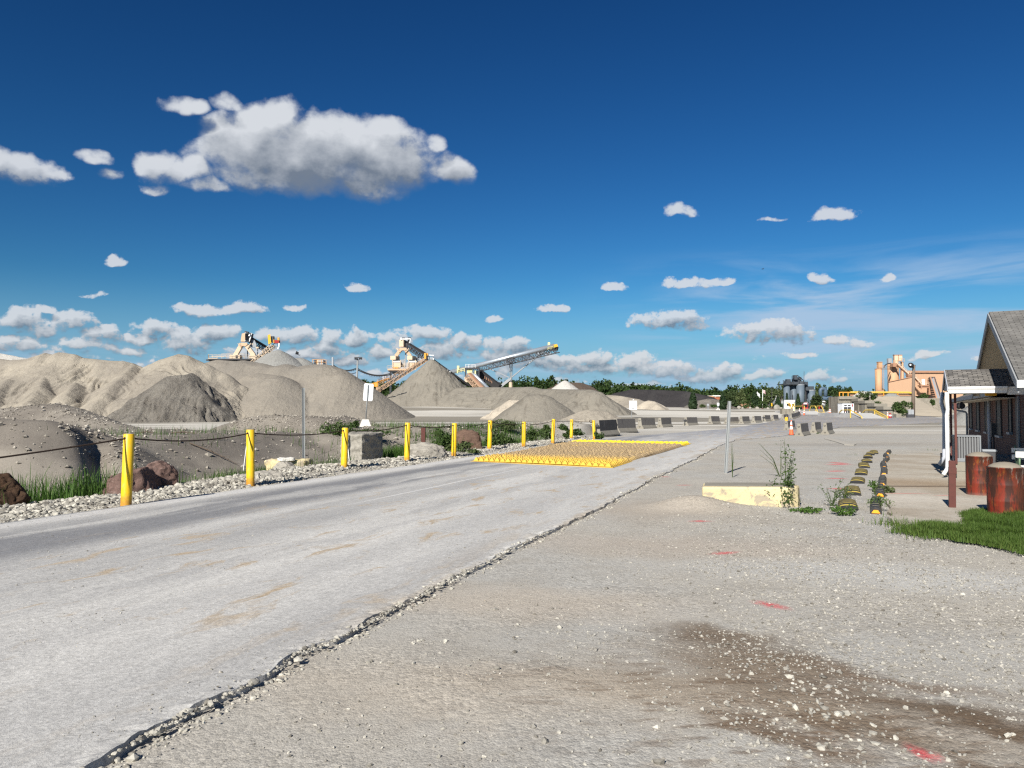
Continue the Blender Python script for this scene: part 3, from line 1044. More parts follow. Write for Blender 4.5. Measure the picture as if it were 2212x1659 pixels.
def pile(name, label, lines, prof, mat, amp=.25, cell=None, gully=.0, seed=1, rnd=.4, nscale=3.0, group='stockpiles of sand and crushed stone'):
    """a heap under one or more crest lines; prof: [(distance, drop)...]"""
    lines = [crest_px(l) if not isinstance(l[0], Vector) else l for l in lines]
    pts = [p for l in lines for p in l]
    reach = 0
    for p in pts:
        g = gz(p.x, p.y)
        reach = max(reach, np.interp(p.z - g + .5, [q[1] for q in prof], [q[0] for q in prof]))
    reach = reach * 1.12 + 2 + amp * 4
    x0 = min(p.x for p in pts) - reach; x1 = max(p.x for p in pts) + reach
    y0 = min(p.y for p in pts) - reach; y1 = max(p.y for p in pts) + reach * .8
    if cell is None: cell = max(.18, min(p.y for p in pts) / 769 * 1.1)
    nx = int((x1 - x0) / cell) + 2; ny = int((y1 - y0) / cell) + 2
    xs = np.linspace(x0, x1, nx); ys = np.linspace(y0, y1, ny)
    X, Y = np.meshgrid(xs, ys)
    wx = X + fbm(X, Y, nscale * 2.5, 3, seed + 60) * amp * 5
    wy = Y + fbm(X, Y, nscale * 2.5, 3, seed + 70) * amp * 5
    best = np.full(X.shape, -1e3)
    dist = np.full(X.shape, 1e3)
    pd = np.array([q[0] for q in prof]); pz = np.array([q[1] for q in prof])
    for l in lines:
        segs = list(zip(l[:-1], l[1:])) if len(l) > 1 else [(l[0], l[0])]
        for a, b in segs:
            d0, t = seg_dist(X, Y, a.x, a.y, b.x, b.y)
            d1, _ = seg_dist(wx, wy, a.x, a.y, b.x, b.y)
            k = sstep(0, 5, d0)
            d = d0 * (1 - k) + d1 * k
            d = np.sqrt(d * d + rnd * rnd) - rnd
            zc = a.z + (b.z - a.z) * t
            z = zc - np.interp(d, pd, pz)
            best = np.maximum(best, z)
            dist = np.minimum(dist, d0)
    gr = ground_h(X, Y)
    fade = sstep(.2, 3, dist)
    best = best + fade * (fbm(X, Y, nscale, 6, seed, .58) * amp * 2.0 + (.22 - np.abs(fbm(X * 1.0, Y * .45, nscale * 1.3, 5, seed + 31)) * 2) * amp * 1.6)
    if gully:
        ca = np.arctan2(X - np.mean([p.x for p in pts]), -(Y - np.mean([p.y for p in pts]) - 6))
        gl = np.abs(fbm(ca * 11 + fbm(X, Y, 6, 3, seed + 5) * 3.5, dist * .16, 1.0, 5, seed + 9, .62)) * 2
        best = best - fade * gully * (1 - sstep(0, .34, gl)) * sstep(.25, .65, vnoise(X / 3.1, Y / 3.1, seed + 77))
    # little fans of slumped sand at the foot
    best = np.maximum(best, gr - 1.0)
    keepv = best > gr - .35
    keep = keepv[:-1, :-1] | keepv[1:, :-1] | keepv[:-1, 1:] | keepv[1:, 1:]
    idx = np.arange(nx * ny).reshape(ny, nx)
    F = np.stack([idx[:-1, :-1], idx[:-1, 1:], idx[1:, 1:], idx[1:, :-1]], -1)[keep]
    V = np.stack([X, Y, best], -1).reshape(-1, 3)
    used = np.unique(F)
    rem = np.full(nx * ny, -1); rem[used] = np.arange(len(used))
    c = sum(pts, Vector()) / len(pts)
    org = np.array([c.x, c.y, gz(c.x, c.y)])
    o = np_mesh(name, V[used] - org, rem[F], mat, smooth=True)
    o.location = org
    return tag(o, label, 'stockpile', group)


STEEP = [(0, 0), (1.2, .9), (3.0, 3.4), (8, 6.6), (40, 27)]
REP = [(0, 0), (60, 40)]
# the long sand heap on the left
pile('sand_heap', 'long buff sand heap with a scarred steep face at the far left',
     [src([(-420, 1392, 134), (-200, 1420, 133), (-60, 1405, 132), (40, 1418, 131), (103, 1414, 130), (179, 1390, 130), (217, 1398, 130), (233, 1387, 130), (293, 1395, 130),
           (325, 1409, 130), (374, 1414, 130), (434, 1420, 130), (488, 1422, 130), (521, 1430, 130), (570, 1449, 130)]),
      zz(zA, [(335, 500, 125), (290, 590, 119), (210, 700, 114)]), zz(zA, [(965, 440, 128), (900, 500, 124), (760, 640, 117), (620, 785, 111)]), zz(zA, [(545, 565, 122), (480, 650, 117)]), zz(zA, [(60, 540, 122), (-60, 640, 117)]),
      src([(570, 1449, 130), (597, 1433, 129), (640, 1414, 128), (705, 1394, 127), (735, 1399, 127), (808, 1431, 127), (880, 1468, 126.5), (950, 1516, 126), (1000, 1570, 125), (1030, 1612, 124)])],
     [(0, 0), (1.0, .6), (3.0, 2.4), (7, 4.9), (40, 26)], PM['sand'], .30, gully=.55, seed=3, nscale=3.2)
pile('sand_heap', 'smooth rounded sand heap with several humps behind the white sign',
     [src([(790, 1440, 148), (863, 1417, 146), (935, 1423, 145), (960, 1419, 145), (989, 1423, 145), (1025, 1430, 144), (1076, 1446, 142)]),
      src([(1076, 1447, 142), (1127, 1434, 139), (1160, 1445, 139)]),
      src([(1160, 1448, 138), (1206, 1439, 138), (1242, 1435, 138), (1279, 1435, 137), (1300, 1442, 137)]),
      src([(1020, 1470, 134), (1090, 1478, 130)]),
      src([(1300, 1442, 137), (1330, 1466, 134)])],
     [(0, 0), (2, .7), (5, 2.7), (60, 40)], PM['sand_grey'], .16, seed=13, nscale=4, rnd=1.0)
pile('dark_sand_heap', 'dark damp sand heap with rough runnels leaning on the long sand heap',
     [zz(zA, [(1130, 632, 117), (1215, 520, 117), (1290, 512, 116.5), (1345, 508, 117), (1395, 495, 119), (1425, 530, 120)])],
     [(0, 0), (60, 47)], PM['sand_dark'], .30, gully=.6, seed=23, nscale=1.3, rnd=.2)
pile('sand_heap', 'low pale heap at the far left edge behind the long sand heap',
     [zz(zA, [(-300, 330, 190), (0, 352, 190), (100, 370, 190), (215, 396, 190)])], REP, PM['white'], .2, seed=33)
pile('chipping_heap', 'grey cone of chippings under the yellow boom of the left crusher',
     [zz(zB, [(1088, 357, 178), (1092, 356, 178)])], [(0, 0), (60, 44)], PM['grey'], .10, seed=43, rnd=1.6)
pile('chipping_heap', 'small grey heap beside the grey cone of chippings',
     [zz(zB, [(1310, 440, 180), (1340, 441, 180)])], REP, PM['grey'], .1, seed=44, rnd=1.2)
pile('sand_cone', 'tall pointed cone of crushed sand below the right crusher conveyor',
     [zz(zC, [(880, 367, 222), (888, 366, 222)])], [(0, 0), (8, 7.2), (60, 49)], PM['cone'], .20, gully=.35, seed=53, rnd=.7, nscale=5)
pile('sand_ridge', 'broad flat topped grey sand ridge right of the pointed cone',
     [src([(1812, 1526, 212), (1900, 1524, 208), (2026, 1525, 200), (2094, 1523, 190), (2120, 1530, 184)]),
      src([(2120, 1531, 184), (2161, 1532, 178), (2250, 1533, 168), (2320, 1534, 160)]),
      src([(2320, 1534, 160), (2345, 1541, 157)])],
     [(0, 0), (1, .2), (60, 40)], PM['cone'], .22, gully=.3, seed=63, rnd=.6)
pile('sand_heap', 'conical grey sand heap in the yard beyond the bollards',
     [zz(zE, [(665, 116, 122), (700, 113, 122), (745, 120, 122)])], [(0, 0), (1, .4), (60, 42)], PM['cone'], .14, seed=73, rnd=.5, nscale=1.5)
pile('rubble_heap', 'pale rubbly heap left of the conical grey sand heap',
     [zz(zE, [(420, 205, 126), (460, 165, 126), (520, 168, 126), (560, 165, 126)])], REP, PM['pale'], .35, seed=83, rnd=.2, nscale=1.0)
pile('soil_heap', 'low brownish heap right of the conical grey sand heap',
     [zz(zE, [(1080, 262, 116), (1120, 252, 116), (1220, 255, 116), (1300, 268, 116)])], [(0, 0), (60, 33)], PM['sand'], .3, seed=93, rnd=.3, nscale=1.1)
pile('sand_heap', 'long low heap of coarse sand in front of the black heap',
     [zz(zE, [(1240, 122, 236), (1330, 122, 232), (1420, 130, 228), (1580, 158, 222), (1640, 182, 218)])], REP, PM['sand'], .35, seed=103)
pile('sand_heap', 'bright pale sand heap at the foot of the black heap',
     [zz(zE, [(1640, 178, 206), (1668, 170, 206), (1715, 178, 204), (1740, 205, 200)])], REP, PM['pale'], .3, seed=113)
pile('millings_heap', 'long black heap of asphalt millings before the trees',
     [src([(2380, 1562, 268), (2430, 1546, 268), (2487, 1533, 266), (2590, 1535, 264), (2659, 1538, 262), (2704, 1541, 258), (2742, 1549, 254), (2790, 1560, 250), (2850, 1590, 246)])],
     [(0, 0), (1, .3), (60, 32)], PM['black'], .3, gully=.2, seed=123)
pile('millings_heap', 'lower dark grey heap behind the lone conifer',
     [src([(2750, 1577, 235), (2790, 1569, 235), (2825, 1573, 235)])], [(0, 0), (60, 30)], PM['sand_dark'], .2, seed=125)
pile('chipping_heap', 'small white cone of chippings above the sand ridge',
     [zz(zC, [(2042, 549, 330), (2046, 549, 330)])], [(0, 0), (60, 44)], PM['white'], .05, seed=133, rnd=.8)
pile('soil_heap', 'dark brown soil heap right of the small white cone',
     [zz(zC, [(1960, 580, 345), (2060, 566, 345), (2180, 568, 345), (2240, 585, 345)])], REP, PM['brown'], .3, seed=143)
pile('gravel_heap', 'smooth grey gravel heap seen past the brick house corner',
     [zz(zG, [(1660, 650, 88), (1760, 600, 86)])], [(0, 0), (60, 46)], PM['grey'], .08, seed=153)


# ------------------------------------------------------------------ bollards and cable
ORD = ['first', 'second', 'third', 'fourth', 'fifth', 'sixth', 'seventh', 'eighth', 'ninth', 'tenth', 'eleventh', 'twelfth', 'thirteenth',
       'fourteenth', 'fifteenth', 'sixteenth', 'seventeenth']


def bollard_mat():
    m, n, b = new_mat('yellow_bollard_paint')
    p = objco(n)
    z = n.sep(p)[2]
    v = n.noise(p, 9, 5, .65)
    rust = n.math('MULTIPLY', n.mr(n.math('ADD', z, n.math('MULTIPLY', n.math('SUBTRACT', v, .5), .5)), .02, .26, 1, 0, True), .8)
    c = n.mix(n.mr(n.noise(p, 3, 4, .6), .35, .7, 0, .7), (.76, .475, .010), (.60, .38, .03))
    c = n.mix(n.mr(n.noise(n.vec('MULTIPLY', p, (1, 1, .35)), 16, 5, .7), .54, .70, 0, .55, True), c, (.50, .36, .13))
    c = n.mix(n.mr(n.noise(n.vec('MULTIPLY', p, (1, 1, .3)), 40, 3, .7), .66, .72, 0, .6), c, (.45, .22, .04))
    c = n.mix(rust, c, (.42, .17, .035))
    n.put(b.inputs['Base Color'], c)
    b.inputs['Roughness'].default_value = .42
    return m


M['bollard'] = bollard_mat()
BOL = [(272, 1094, 279, 937), (541, 1050, 541, 928), (743, 1018, 746, 924), (879, 1000, 881, 913), (980, 988, 982, 914),
       (1057, 975, 1059, 908), (1131, 967, 1132, 911), (1194, 959, 1196, 905), (1234, 951, 1235, 906), (1284, 949, 1282, 908)]
NOTE = ['right in front of the red boulder', 'with a thin white stake behind its left side', 'in front of the rough concrete cube',
        'just left of the brown square post', 'just right of the pale broken rock', 'past the brown boulder', 'among leafy weeds before the grey heap',
        'level with the middle of the trackout mat', 'with a weed at its foot', 'last of the row, leaning, beside the black barrier']


def bollard_parts(root, h, r=.085):
    m = MB()
    n = 24
    m.lathe((0, 0, -.1), [(r, 0), (r, .1 + h - .012), (r - .010, .1 + h)], n, top=False, bottom=False)
    m.build('pipe', M['bollard'], root, True)
    c = MB(); c.lathe((0, 0, h - .02), [(r - .011, 0), (r - .02, .016), (.05, .026), (.01, .03)], n)
    c.build('concrete_cap', M['concrete'], root, True)
    for sgn in (-1, 1):      # dark drilled holes where the rope passes
        d = Vector((.343 * sgn, .939 * sgn, 0))
        e = MB(); e.tube([d * (r - .012) + Vector((0, 0, h - .07)), d * (r + .003) + Vector((0, 0, h - .07))], .020, 10)
        e.build('rope_hole', M['black'], root)


tops = []
for i, (bx, by, tx, ty) in enumerate(BOL):
    p = G(*zD(bx, by), 0.02)
    t = P(*zD(tx, ty), p.y)
    h = t.z - p.z
    o = thing('bollard', '%s yellow pipe bollard from the left, %s' % (ORD[i], NOTE[i]), 'bollard', p, 0, 'yellow bollards strung along the road')
    lean = math.atan2(t.x - p.x, h)
    o.rotation_euler = (0, lean, 0)
    bollard_parts(o, h)
    tops.append(p + Vector((math.sin(lean), 0, math.cos(lean))) * (h - .07))
first = Vector((tops[0].x - 1.27, tops[0].y - 3.45, tops[0].z - .30))
pts = [first - Vector((.343, .939, 0)) * 2]
seq = [first] + tops
SAG = [.02, .10, .08, .08, .08, .08, .06, .10, .06, .04]
for k in range(len(seq) - 1):
    a, b = seq[k], seq[k + 1]
    for j in range(12):
        t = j / 12
        q = a.lerp(b, t); q.z -= SAG[k] * 4 * t * (1 - t)
        pts.append(q)
pts.append(tops[-1])
mb = MB(first); mb.tube(pts, .013, 8)
o = mb.build('wire_rope', M['rope'], None, True); o.location = first
tag(o, 'rusty wire rope strung through the tops of the yellow bollards', 'rope')
mb = MB(tops[-1])
loop = []
for j in range(13):
    a = 2 * math.pi * j / 12
    loop.append(tops[-1] + Vector((-.14 + .09 * math.cos(a), -.02, .02 + .07 * math.sin(a))))
mb.tube(loop, .02, 6)
o2 = mb.build('rope_end_loop', M['rope'], o, True); o2.location = tops[-1] - first


# ------------------------------------------------------------------ trackout mat
def mat_material():
    m, n, b = new_mat('mud_caked_yellow_mat')
    p = posco(n)
    z = n.sep(p)[2]
    v = n.noise(p, 1.1, 5, .65)
    v2 = n.noise(p, 7, 4, .65)
    hgt = n.math('ADD', n.math('SUBTRACT', z, ROAD_Z), n.math('MULTIPLY', n.math('SUBTRACT', v, .5), .20))
    hgt = n.math('ADD', hgt, n.math('MULTIPLY', n.math('SUBTRACT', v2, .5), .20))
    al = n.vec('DOT_PRODUCT', p, (.343, .939, 0))
    dirt = n.math('MULTIPLY', n.mr(hgt, .12, .245, 1, 0, True), n.mr(al, 21.5, 25.5, .35, 1, True))
    c = n.mix(dirt, (.76, .47, .015), (.30, .215, .115))
    n.put(b.inputs['Base Color'], c)
    b.inputs['Roughness'].default_value = .65
    return m


M['mat'] = mat_material()
corner = [G(473.2, 461.3, ROAD_Z), G(611.2, 467.6, ROAD_Z), G(689.5, 443.8, ROAD_Z), G(578.9, 441.6, ROAD_Z)]
MAT = thing('trackout_mat', 'bright yellow plastic trackout mat of pyramid rows lying across the road', 'mat', (corner[0].x, corner[0].y, ROAD_Z))
NU, NV, NPAN = 24, 84, 7


def mat_pt(u, v, z):
    a = corner[0].lerp(corner[1], u); b = corner[3].lerp(corner[2], u)
    q = a.lerp(b, v)
    w = .03 * math.sin(v * 11 + u * 3) + .02 * math.sin(v * 23)
    return Vector((q.x, q.y, ROAD_Z + .012 + z + max(0, w) * .6))


for k in range(NPAN):
    mb = MB(MAT.location)
    r0, r1 = NV * k // NPAN, NV * (k + 1) // NPAN
    for j in range(r0, r1):
        for i in range(NU):
            hh = .105 * random.choice((1, 1, 1, .95, .9, .7)) * random.uniform(.85, 1.05)
            u0, u1 = (i + .02) / NU, (i + .98) / NU
            v0, v1 = (j + .06) / NV, (j + .94) / NV
            um, vm = (u0 + u1) / 2, (v0 + v1) / 2
            du, dv = (u1 - u0) * .13, (v1 - v0) * .20
            q = [mat_pt(u0, v0, 0), mat_pt(u1, v0, 0), mat_pt(u1, v1, 0), mat_pt(u0, v1, 0),
                 mat_pt(um - du, vm - dv, hh), mat_pt(um + du, vm - dv, hh), mat_pt(um + du, vm + dv, hh), mat_pt(um - du, vm + dv, hh)]
            mb.add(q, [(4, 5, 6, 7), (0, 1, 5, 4), (1, 2, 6, 5), (2, 3, 7, 6), (3, 0, 4, 7)])
    # base sheet with a lip
    e = .03 if k in (0,) else 0
    a, b_, c_, d_ = (mat_pt(-.015, r0 / NV - (.006 if k == 0 else 0), 0), mat_pt(1.015, r0 / NV - (.006 if k == 0 else 0), 0), mat_pt(1.015, r1 / NV, 0), mat_pt(-.015, r1 / NV, 0))
    zv = Vector((0, 0, -.004)); zb = Vector((0, 0, -.045))
    mb.add([a + zv, b_ + zv, c_ + zv, d_ + zv, a + zb, b_ + zb, c_ + zb, d_ + zb],
           [(0, 1, 2, 3), (4, 5, 1, 0), (5, 6, 2, 1), (6, 7, 3, 2), (7, 4, 0, 3)])
    o = mb.build('mat_panel', M['yellow_clean'] if k == NPAN - 1 else M['mat'], MAT)
    if k == NPAN - 1: o['label'] = 'clean bright yellow panel at the far end'


# ------------------------------------------------------------------ rocks and blocks
def rock_mat(name, c1, c2, c3, sc_=2.0):
    m, n, b = new_mat(name)
    p = objco(n)
    v = n.noise(p, sc_, 6, .65, .5)
    c = n.mix(n.mr(v, .35, .65, 0, 1, True), c1, c2)
    v2 = n.noise(n.vec('MULTIPLY', p, (1, 1, 2.5)), sc_ * 2.2, 6, .7, .4)
    c = n.mix(n.mr(v2, .58, .68, 0, .7, True), c, c3)
    f = n.noise(p, sc_ * 14, 4, .7)
    k = n.mr(f, .3, .7, .75, 1.2)
    n.put(b.inputs['Base Color'], n.mix(1.0, c, n.comb(k, k, k), 'MULTIPLY'))
    b.inputs['Roughness'].default_value = .9
    b.inputs['Specular IOR Level'].default_value = .15
    bump(n, b, n.math('ADD', n.math('MULTIPLY', v2, 1.0), n.math('MULTIPLY', f, .35)), .6, .06)
    return m


M['rock_red'] = rock_mat('red_granite', (.175, .115, .097), (.135, .085, .07), (.26, .195, .17))
M['rock_brown'] = rock_mat('brown_sandstone', (.15, .095, .068), (.11, .07, .052), (.19, .135, .10))
M['rock_grey'] = rock_mat('grey_limestone', (.34, .315, .27), (.27, .25, .215), (.42, .39, .34))
M['rock_dark'] = rock_mat('dark_brown_rock', (.085, .05, .03), (.05, .03, .02), (.11, .075, .05))
M['cube_rough'] = rock_mat('rough_cast_concrete', (.345, .32, .275), (.28, .26, .22), (.40, .375, .33), 5.0)
_m, _n, _b = new_mat('flaking_yellow_painted_concrete')
_p = objco(_n)
_v = _n.noise(_p, 3.2, 7, .68, .6)
_c = _n.mix(_n.mr(_n.noise(_p, 1.6, 4, .6), .35, .65, 0, 1, True), (.62, .52, .30), (.50, .42, .25))
_c = _n.mix(_n.mr(_v, .52, .60, 0, .9, True), _c, (.33, .28, .21))
_c = _n.mix(_n.mr(_n.noise(_p, 24, 4, .7), .60, .68, 0, .6, True), _c, (.25, .21, .16))
_n.put(_b.inputs['Base Color'], _c); _b.inputs['Roughness'].default_value = .88
bump(_n, _b, _n.noise(_p, 14, 6, .7), .6, .02)
M['block_yellow'] = _m


def rock(name, label, c, size, mat, seed=1, yaw=0.0, chop=9, box=.0, cat='boulder', sub=5, rough=.15):
    import bmesh
    rnd = random.Random(seed)
    bm = bmesh.new()
    bmesh.ops.create_icosphere(bm, subdivisions=sub, radius=1.0)
    planes = []
    for k in range(chop):
        d = Vector((rnd.gauss(0, 1), rnd.gauss(0, 1), rnd.gauss(.15, .7))).normalized()
        planes.append((d, rnd.uniform(.58, .86)))
    for v in bm.verts:
        p = v.co.copy()
        if box:
            q = Vector([math.copysign(abs(x) ** (1 - box), x) for x in p])
            p = q
        for d, k in planes:
            t = p.dot(d) - k
            if t > 0: p -= d * t * .92
        v.co = p
    co = np.array([v.co[:] for v in bm.verts])
    nz = fbm(co[:, 0] * 2 + co[:, 2] * 1.3, co[:, 1] * 2 - co[:, 2], .9, 6, seed, .6) * rough * 2 - rough * .5 * (1 - sstep(0, .12, np.abs(fbm(co[:, 0] * 1.5 - co[:, 2], co[:, 1] * 1.5 + co[:, 2] * .8, .7, 4, seed + 9))))
    for v, k in zip(bm.verts, nz):
        v.co += v.co.normalized() * k
        v.co.x *= size[0]; v.co.y *= size[1]; v.co.z *= size[2]
    me = bpy.data.meshes.new(name)
    bm.to_mesh(me); bm.free()
    me.materials.append(mat)
    me.polygons.foreach_set('use_smooth', [True] * len(me.polygons))
    o = bpy.data.objects.new(name, me)
    col.objects.link(o)
    o.location = c; o.rotation_euler = (0, 0, yaw)
    return tag(o, label, cat)


q = P(*zI(330, 880), 14.9); rock('boulder', 'large reddish boulder behind the first yellow bollard', (q.x + .1, q.y + .2, .0), (.62, .62, .66), M['rock_red'], 5, R(-18), 8)
q = P(*zI(690, 720), 15.6); rock('boulder', 'lower reddish boulder leaning against the large reddish boulder', (q.x - .10, q.y + .3, .12), (.50, .5, .50), M['rock_red'], 9, R(12), 7)
q = P(-1, 507, 13.0); rock('boulder', 'dark brown boulder in the grass at the left edge', (q.x + .0, q.y + .1, .18), (.40, .42, .38), M['rock_dark'], 12, R(20), 6)
q = P(*zJ(1790, 330), 30.0); rock('boulder', 'brown boulder in the weeds between two yellow bollards', (q.x - .15, q.y + .5, .30), (.82, .6, .54), M['rock_brown'], 17, R(-10), 9, box=.25)
q = P(*zJ(1235, 470), 25.3); rock('boulder', 'pale broken rock behind the brown square post', (q.x + .0, q.y + .5, .18), (.72, .5, .52), M['rock_grey'], 22, R(8), 9, box=.15, rough=.16)
q = P(*zI(2100, 580), 17.6); rock('stone', 'flat grey stone beside the second yellow bollard', (q.x, q.y, .05), (.42, .3, .2), M['rock_grey'], 27, 0, 6, cat='stone')
q = P(*zA(2010, 1140), 19.0); rock('stone', 'small yellowish stone in front of the broken yellow block', (q.x - .1, q.y + 1, .1), (.3, .3, .2), M['rock_grey'], 28, 0, 6, cat='stone')
q = P(*zJ(880, 350), 43.5); rock('stone', 'pale mound of broken stone between the weeds behind the bollards', (q.x + 2.3, q.y, .15), (.9, .6, .4), M['rock_grey'], 31, 0, 6, cat='stone')

# rough concrete cube
A = G(*zJ(290, 590), 0); Bq = G(*zJ(425, 560), 0); 
cx = (P(*zJ(490, 400), 22.2)); yaw = R(-24)
import bmesh


def rough_block(name, label, c, s, mat, yaw, seed, amp=.03, cuts=14, cat='block'):
    bm = bmesh.new()
    bmesh.ops.create_cube(bm, size=1.0)
    bmesh.ops.subdivide_edges(bm, edges=bm.edges[:], cuts=cuts, use_grid_fill=True)
    co = np.array([v.co[:] for v in bm.verts])
    n1 = fbm(co[:, 0] * 3 + co[:, 2] * 2.1, co[:, 1] * 3 + co[:, 2] * 1.7, .6, 4, seed)
    n2 = fbm(co[:, 0] * 3 - co[:, 1] * 2.3, co[:, 2] * 4, .35, 4, seed + 3)
    for v, a, b in zip(bm.verts, n1, n2):
        nrm = Vector([1 if abs(x) > .49 else 0 for x in v.co]); sg = Vector([math.copysign(1, x) for x in v.co])
        edge = sum(nrm) >= 2
        d = (a + b) * amp * 2 - (.02 if edge else 0)
        v.co = Vector((v.co.x * s[0], v.co.y * s[1], v.co.z * s[2])) + Vector((nrm[0] * sg[0], nrm[1] * sg[1], nrm[2] * sg[2])) * d
    me = bpy.data.meshes.new(name); bm.to_mesh(me); bm.free()
    me.materials.append(mat)
    me.polygons.foreach_set('use_smooth', [True] * len(me.polygons))
    o = bpy.data.objects.new(name, me); col.objects.link(o)
    o.location = c; o.rotation_euler = (0, 0, yaw)
    return tag(o, label, cat)


rough_block('concrete_cube', 'rough grey concrete cube behind the third yellow bollard, right face in shade', (-4.97, 25.6, .38), (.78, 1.85, .98), M['cube_rough'], R(-11), 4, .06, 22)
q = P(*zA(2000, 1200), 21.5)
rough_block('yellow_block', 'broken pale yellow painted concrete block behind the gravel', (P(286, 462, 21.3).x, 21.6, -.02), (1.15, .6, .52), M['block_yellow'], R(-8), 6, .05, 12)
q = P(258, 460, 21.2)
rough_block('concrete_slab', 'thin slab fragment leaning on the broken yellow block', (P(284, 457, 21.0).x, 21.2, .27), (.42, .28, .09), M['concrete_white'], R(30), 8, .02, 8)

# brown square post
p = G(*zJ(1222, 470), 0); h = P(*zJ(1226, 140), p.y).z
mb = MB(); mb.box((0, 0, h / 2 - .05), (.155, .155, h + .1))
o = mb.build('square_post', M['brown_steel'], None, False, .006); o.location = p
tag(o, 'brown square steel post standing before the pale broken rock', 'post')


# U-channel sign posts
def u_post(label, p, h, lean=0.0, yaw=0.0):
    mb = MB()
    w, d, t = .030, .032, .006
    pr = [(-w - .012, -d), (-w, -d), (-w * .55, 0), (w * .55, 0), (w, -d), (w + .012, -d), (w + .012, -d + t), (w * .9, -d + t * 1.4), (w * .5, t), (-w * .5, t), (-w * .9, -d + t * 1.4), (-w - .012, -d + t)]
    mb.prism([(x, y, -.3) for x, y in pr], (0, 0, h + .3))
    o = mb.build('channel_post', M['galv'], None)
    o.location = p; o.rotation_euler = (0, lean, yaw)
    return tag(o, label, 'post', 'bare galvanised sign posts')


q = G(303.6, 465.5, .0)
u_post('bare galvanised channel post behind the broken yellow block, left of the road', (q.x, q.y, 0), P(302.4, 388, q.y).z, R(-.7), R(20))
q = G(725.8, 473.5, .0)
u_post('bare galvanised channel post leaning behind the yellow painted kerb block', (q.x, q.y, 0), P(731, 401, q.y).z, R(3.6), R(-25))

# thin stake behind bollard 2
p = G(*zI(1826, 570), .05)
mb = MB(); mb.beam((0, 0, -.1), (P(*zI(1876, 215), p.y) - p), .014)
o = mb.build('stake', M['white'], None); o.location = p
tag(o, 'thin white stake leaning beside the second yellow bollard', 'stake')
p = G(*zJ(310, 585), .0)
mb = MB(); mb.beam((0, 0, -.1), (P(*zJ(285, 400), p.y) - p), .018)
o = mb.build('stake', M['white'], None); o.location = p
tag(o, 'thin pale stake leaning on the rough concrete cube', 'stake')

# white sign (seen from behind) on a pyramid foot
SY = 38.6
p = P(*zD(789, 922), SY)
S = thing('sign', 'blank white sign back on a white pyramid foot before the sand heaps', 'sign', p)
b0 = P(*zD(789, 922), SY); b1 = P(*zD(790, 906), SY); t1 = P(*zD(796, 829), SY)
mb = MB(p); mb.box((b0.x, SY, (b0.z + b1.z) / 2 - .1), (.66, .62, b1.z - b0.z + .2), R(20), .42); mb.build('foot', M['concrete_white'], S)
mb = MB(p); mb.tube([(b1.x, SY, b1.z - .1), (t1.x - .02, SY, t1.z - .05)], .03, 10); mb.build('pole', M['galv'], S, True)
sa, sb = P(*zD(784.5, 866), SY), P(*zD(806, 828.5), SY)
mb = MB(p)
pl = []
w, hh, rr = (sb.x - sa.x) * .96, sb.z - sa.z, .07
for cxx, cyy, a0 in ((w / 2 - rr, hh / 2 - rr, 0), (-w / 2 + rr, hh / 2 - rr, 90), (-w / 2 + rr, -hh / 2 + rr, 180), (w / 2 - rr, -hh / 2 + rr, 270)):
    for k in range(5):
        a = R(a0 + 22.5 * k)
        pl.append((cxx + rr * math.cos(a), cyy + rr * math.sin(a)))
cS = (sa + sb) / 2
ta = R(4)
mb.prism([(cS.x + x * math.cos(ta) + y * math.sin(ta), SY + .045, cS.z + y * math.cos(ta) - x * math.sin(ta)) for x, y in pl], (0, .03, 0))
mb.build('sign_plate', M['white'], S)


# ------------------------------------------------------------------ lettering
def letters(txt, size, loc, mat, parent, yaw=0.0, name='lettering'):
    cu = bpy.data.curves.new(name, 'FONT')
    cu.body = txt; cu.size = size; cu.align_x = 'CENTER'; cu.align_y = 'CENTER'; cu.extrude = .003
    tmp = bpy.data.objects.new(name, cu)
    col.objects.link(tmp)
    dg = bpy.context.evaluated_depsgraph_get()
    me = bpy.data.meshes.new_from_object(tmp.evaluated_get(dg))
    bpy.data.objects.remove(tmp)
    me.name = name
    me.materials.clear(); me.materials.append(mat)
    o = bpy.data.objects.new(name, me)
    col.objects.link(o)
    o.parent = parent
    o.location = loc; o.rotation_euler = (R(90), 0, yaw)
    return o


Y = 134.0
p = P(631.2, 419.5, Y); p.z = gz(p.x, p.y)
S = thing('sign', 'white notice with black lettering on a grey pole in the yard', 'sign', p)
a = P(629.4, 409.5, Y); c = P(636.8, 401.2, Y)
w = (c.x - a.x) * 1.03; zt, zb = P(636, 400.9, Y).z - p.z, P(636, 409.6, Y).z - p.z
zt += .02
xc = (a.x + c.x) / 2 - p.x
mb = MB(); mb.tube([(0, .08, -.2), (xc, .08, zt + .28)], .055, 8); mb.build('pole', M['galv'], S)
mb = MB(); mb.box((xc, 0, (zt + zb) / 2), (w, .05, zt - zb)); plate = mb.build('sign_plate', M['white_metal'], S)
hh = zt - zb
letters('A', .22, (xc - .17, -.034, zb + hh * .86), M['tank_blue'], plate)
for txt, sz, fz in (('CASH &', .17, .70), ('CREDIT CARD', .185, .555), ('CUSTOMERS', .185, .42)):
    letters(txt, sz, (xc, -.034, zb + hh * fz), M['steel_dark'], plate)
letters('CASH ONLY', .10, (xc, -.034, zb + hh * .29), M['steel_grey'], plate)
mb = MB()
ar = [(-.25, 0), (-.12, .1), (-.12, .04), (.12, .04), (.12, .1), (.25, 0), (.12, -.1), (.12, -.04), (-.12, -.04), (-.12, -.1)]
mb.prism([(xc + x, -.031, zb + hh * .12 + y) for x, y in ar], (0, -.008, 0)); mb.build('arrow', M['steel_dark'], plate)
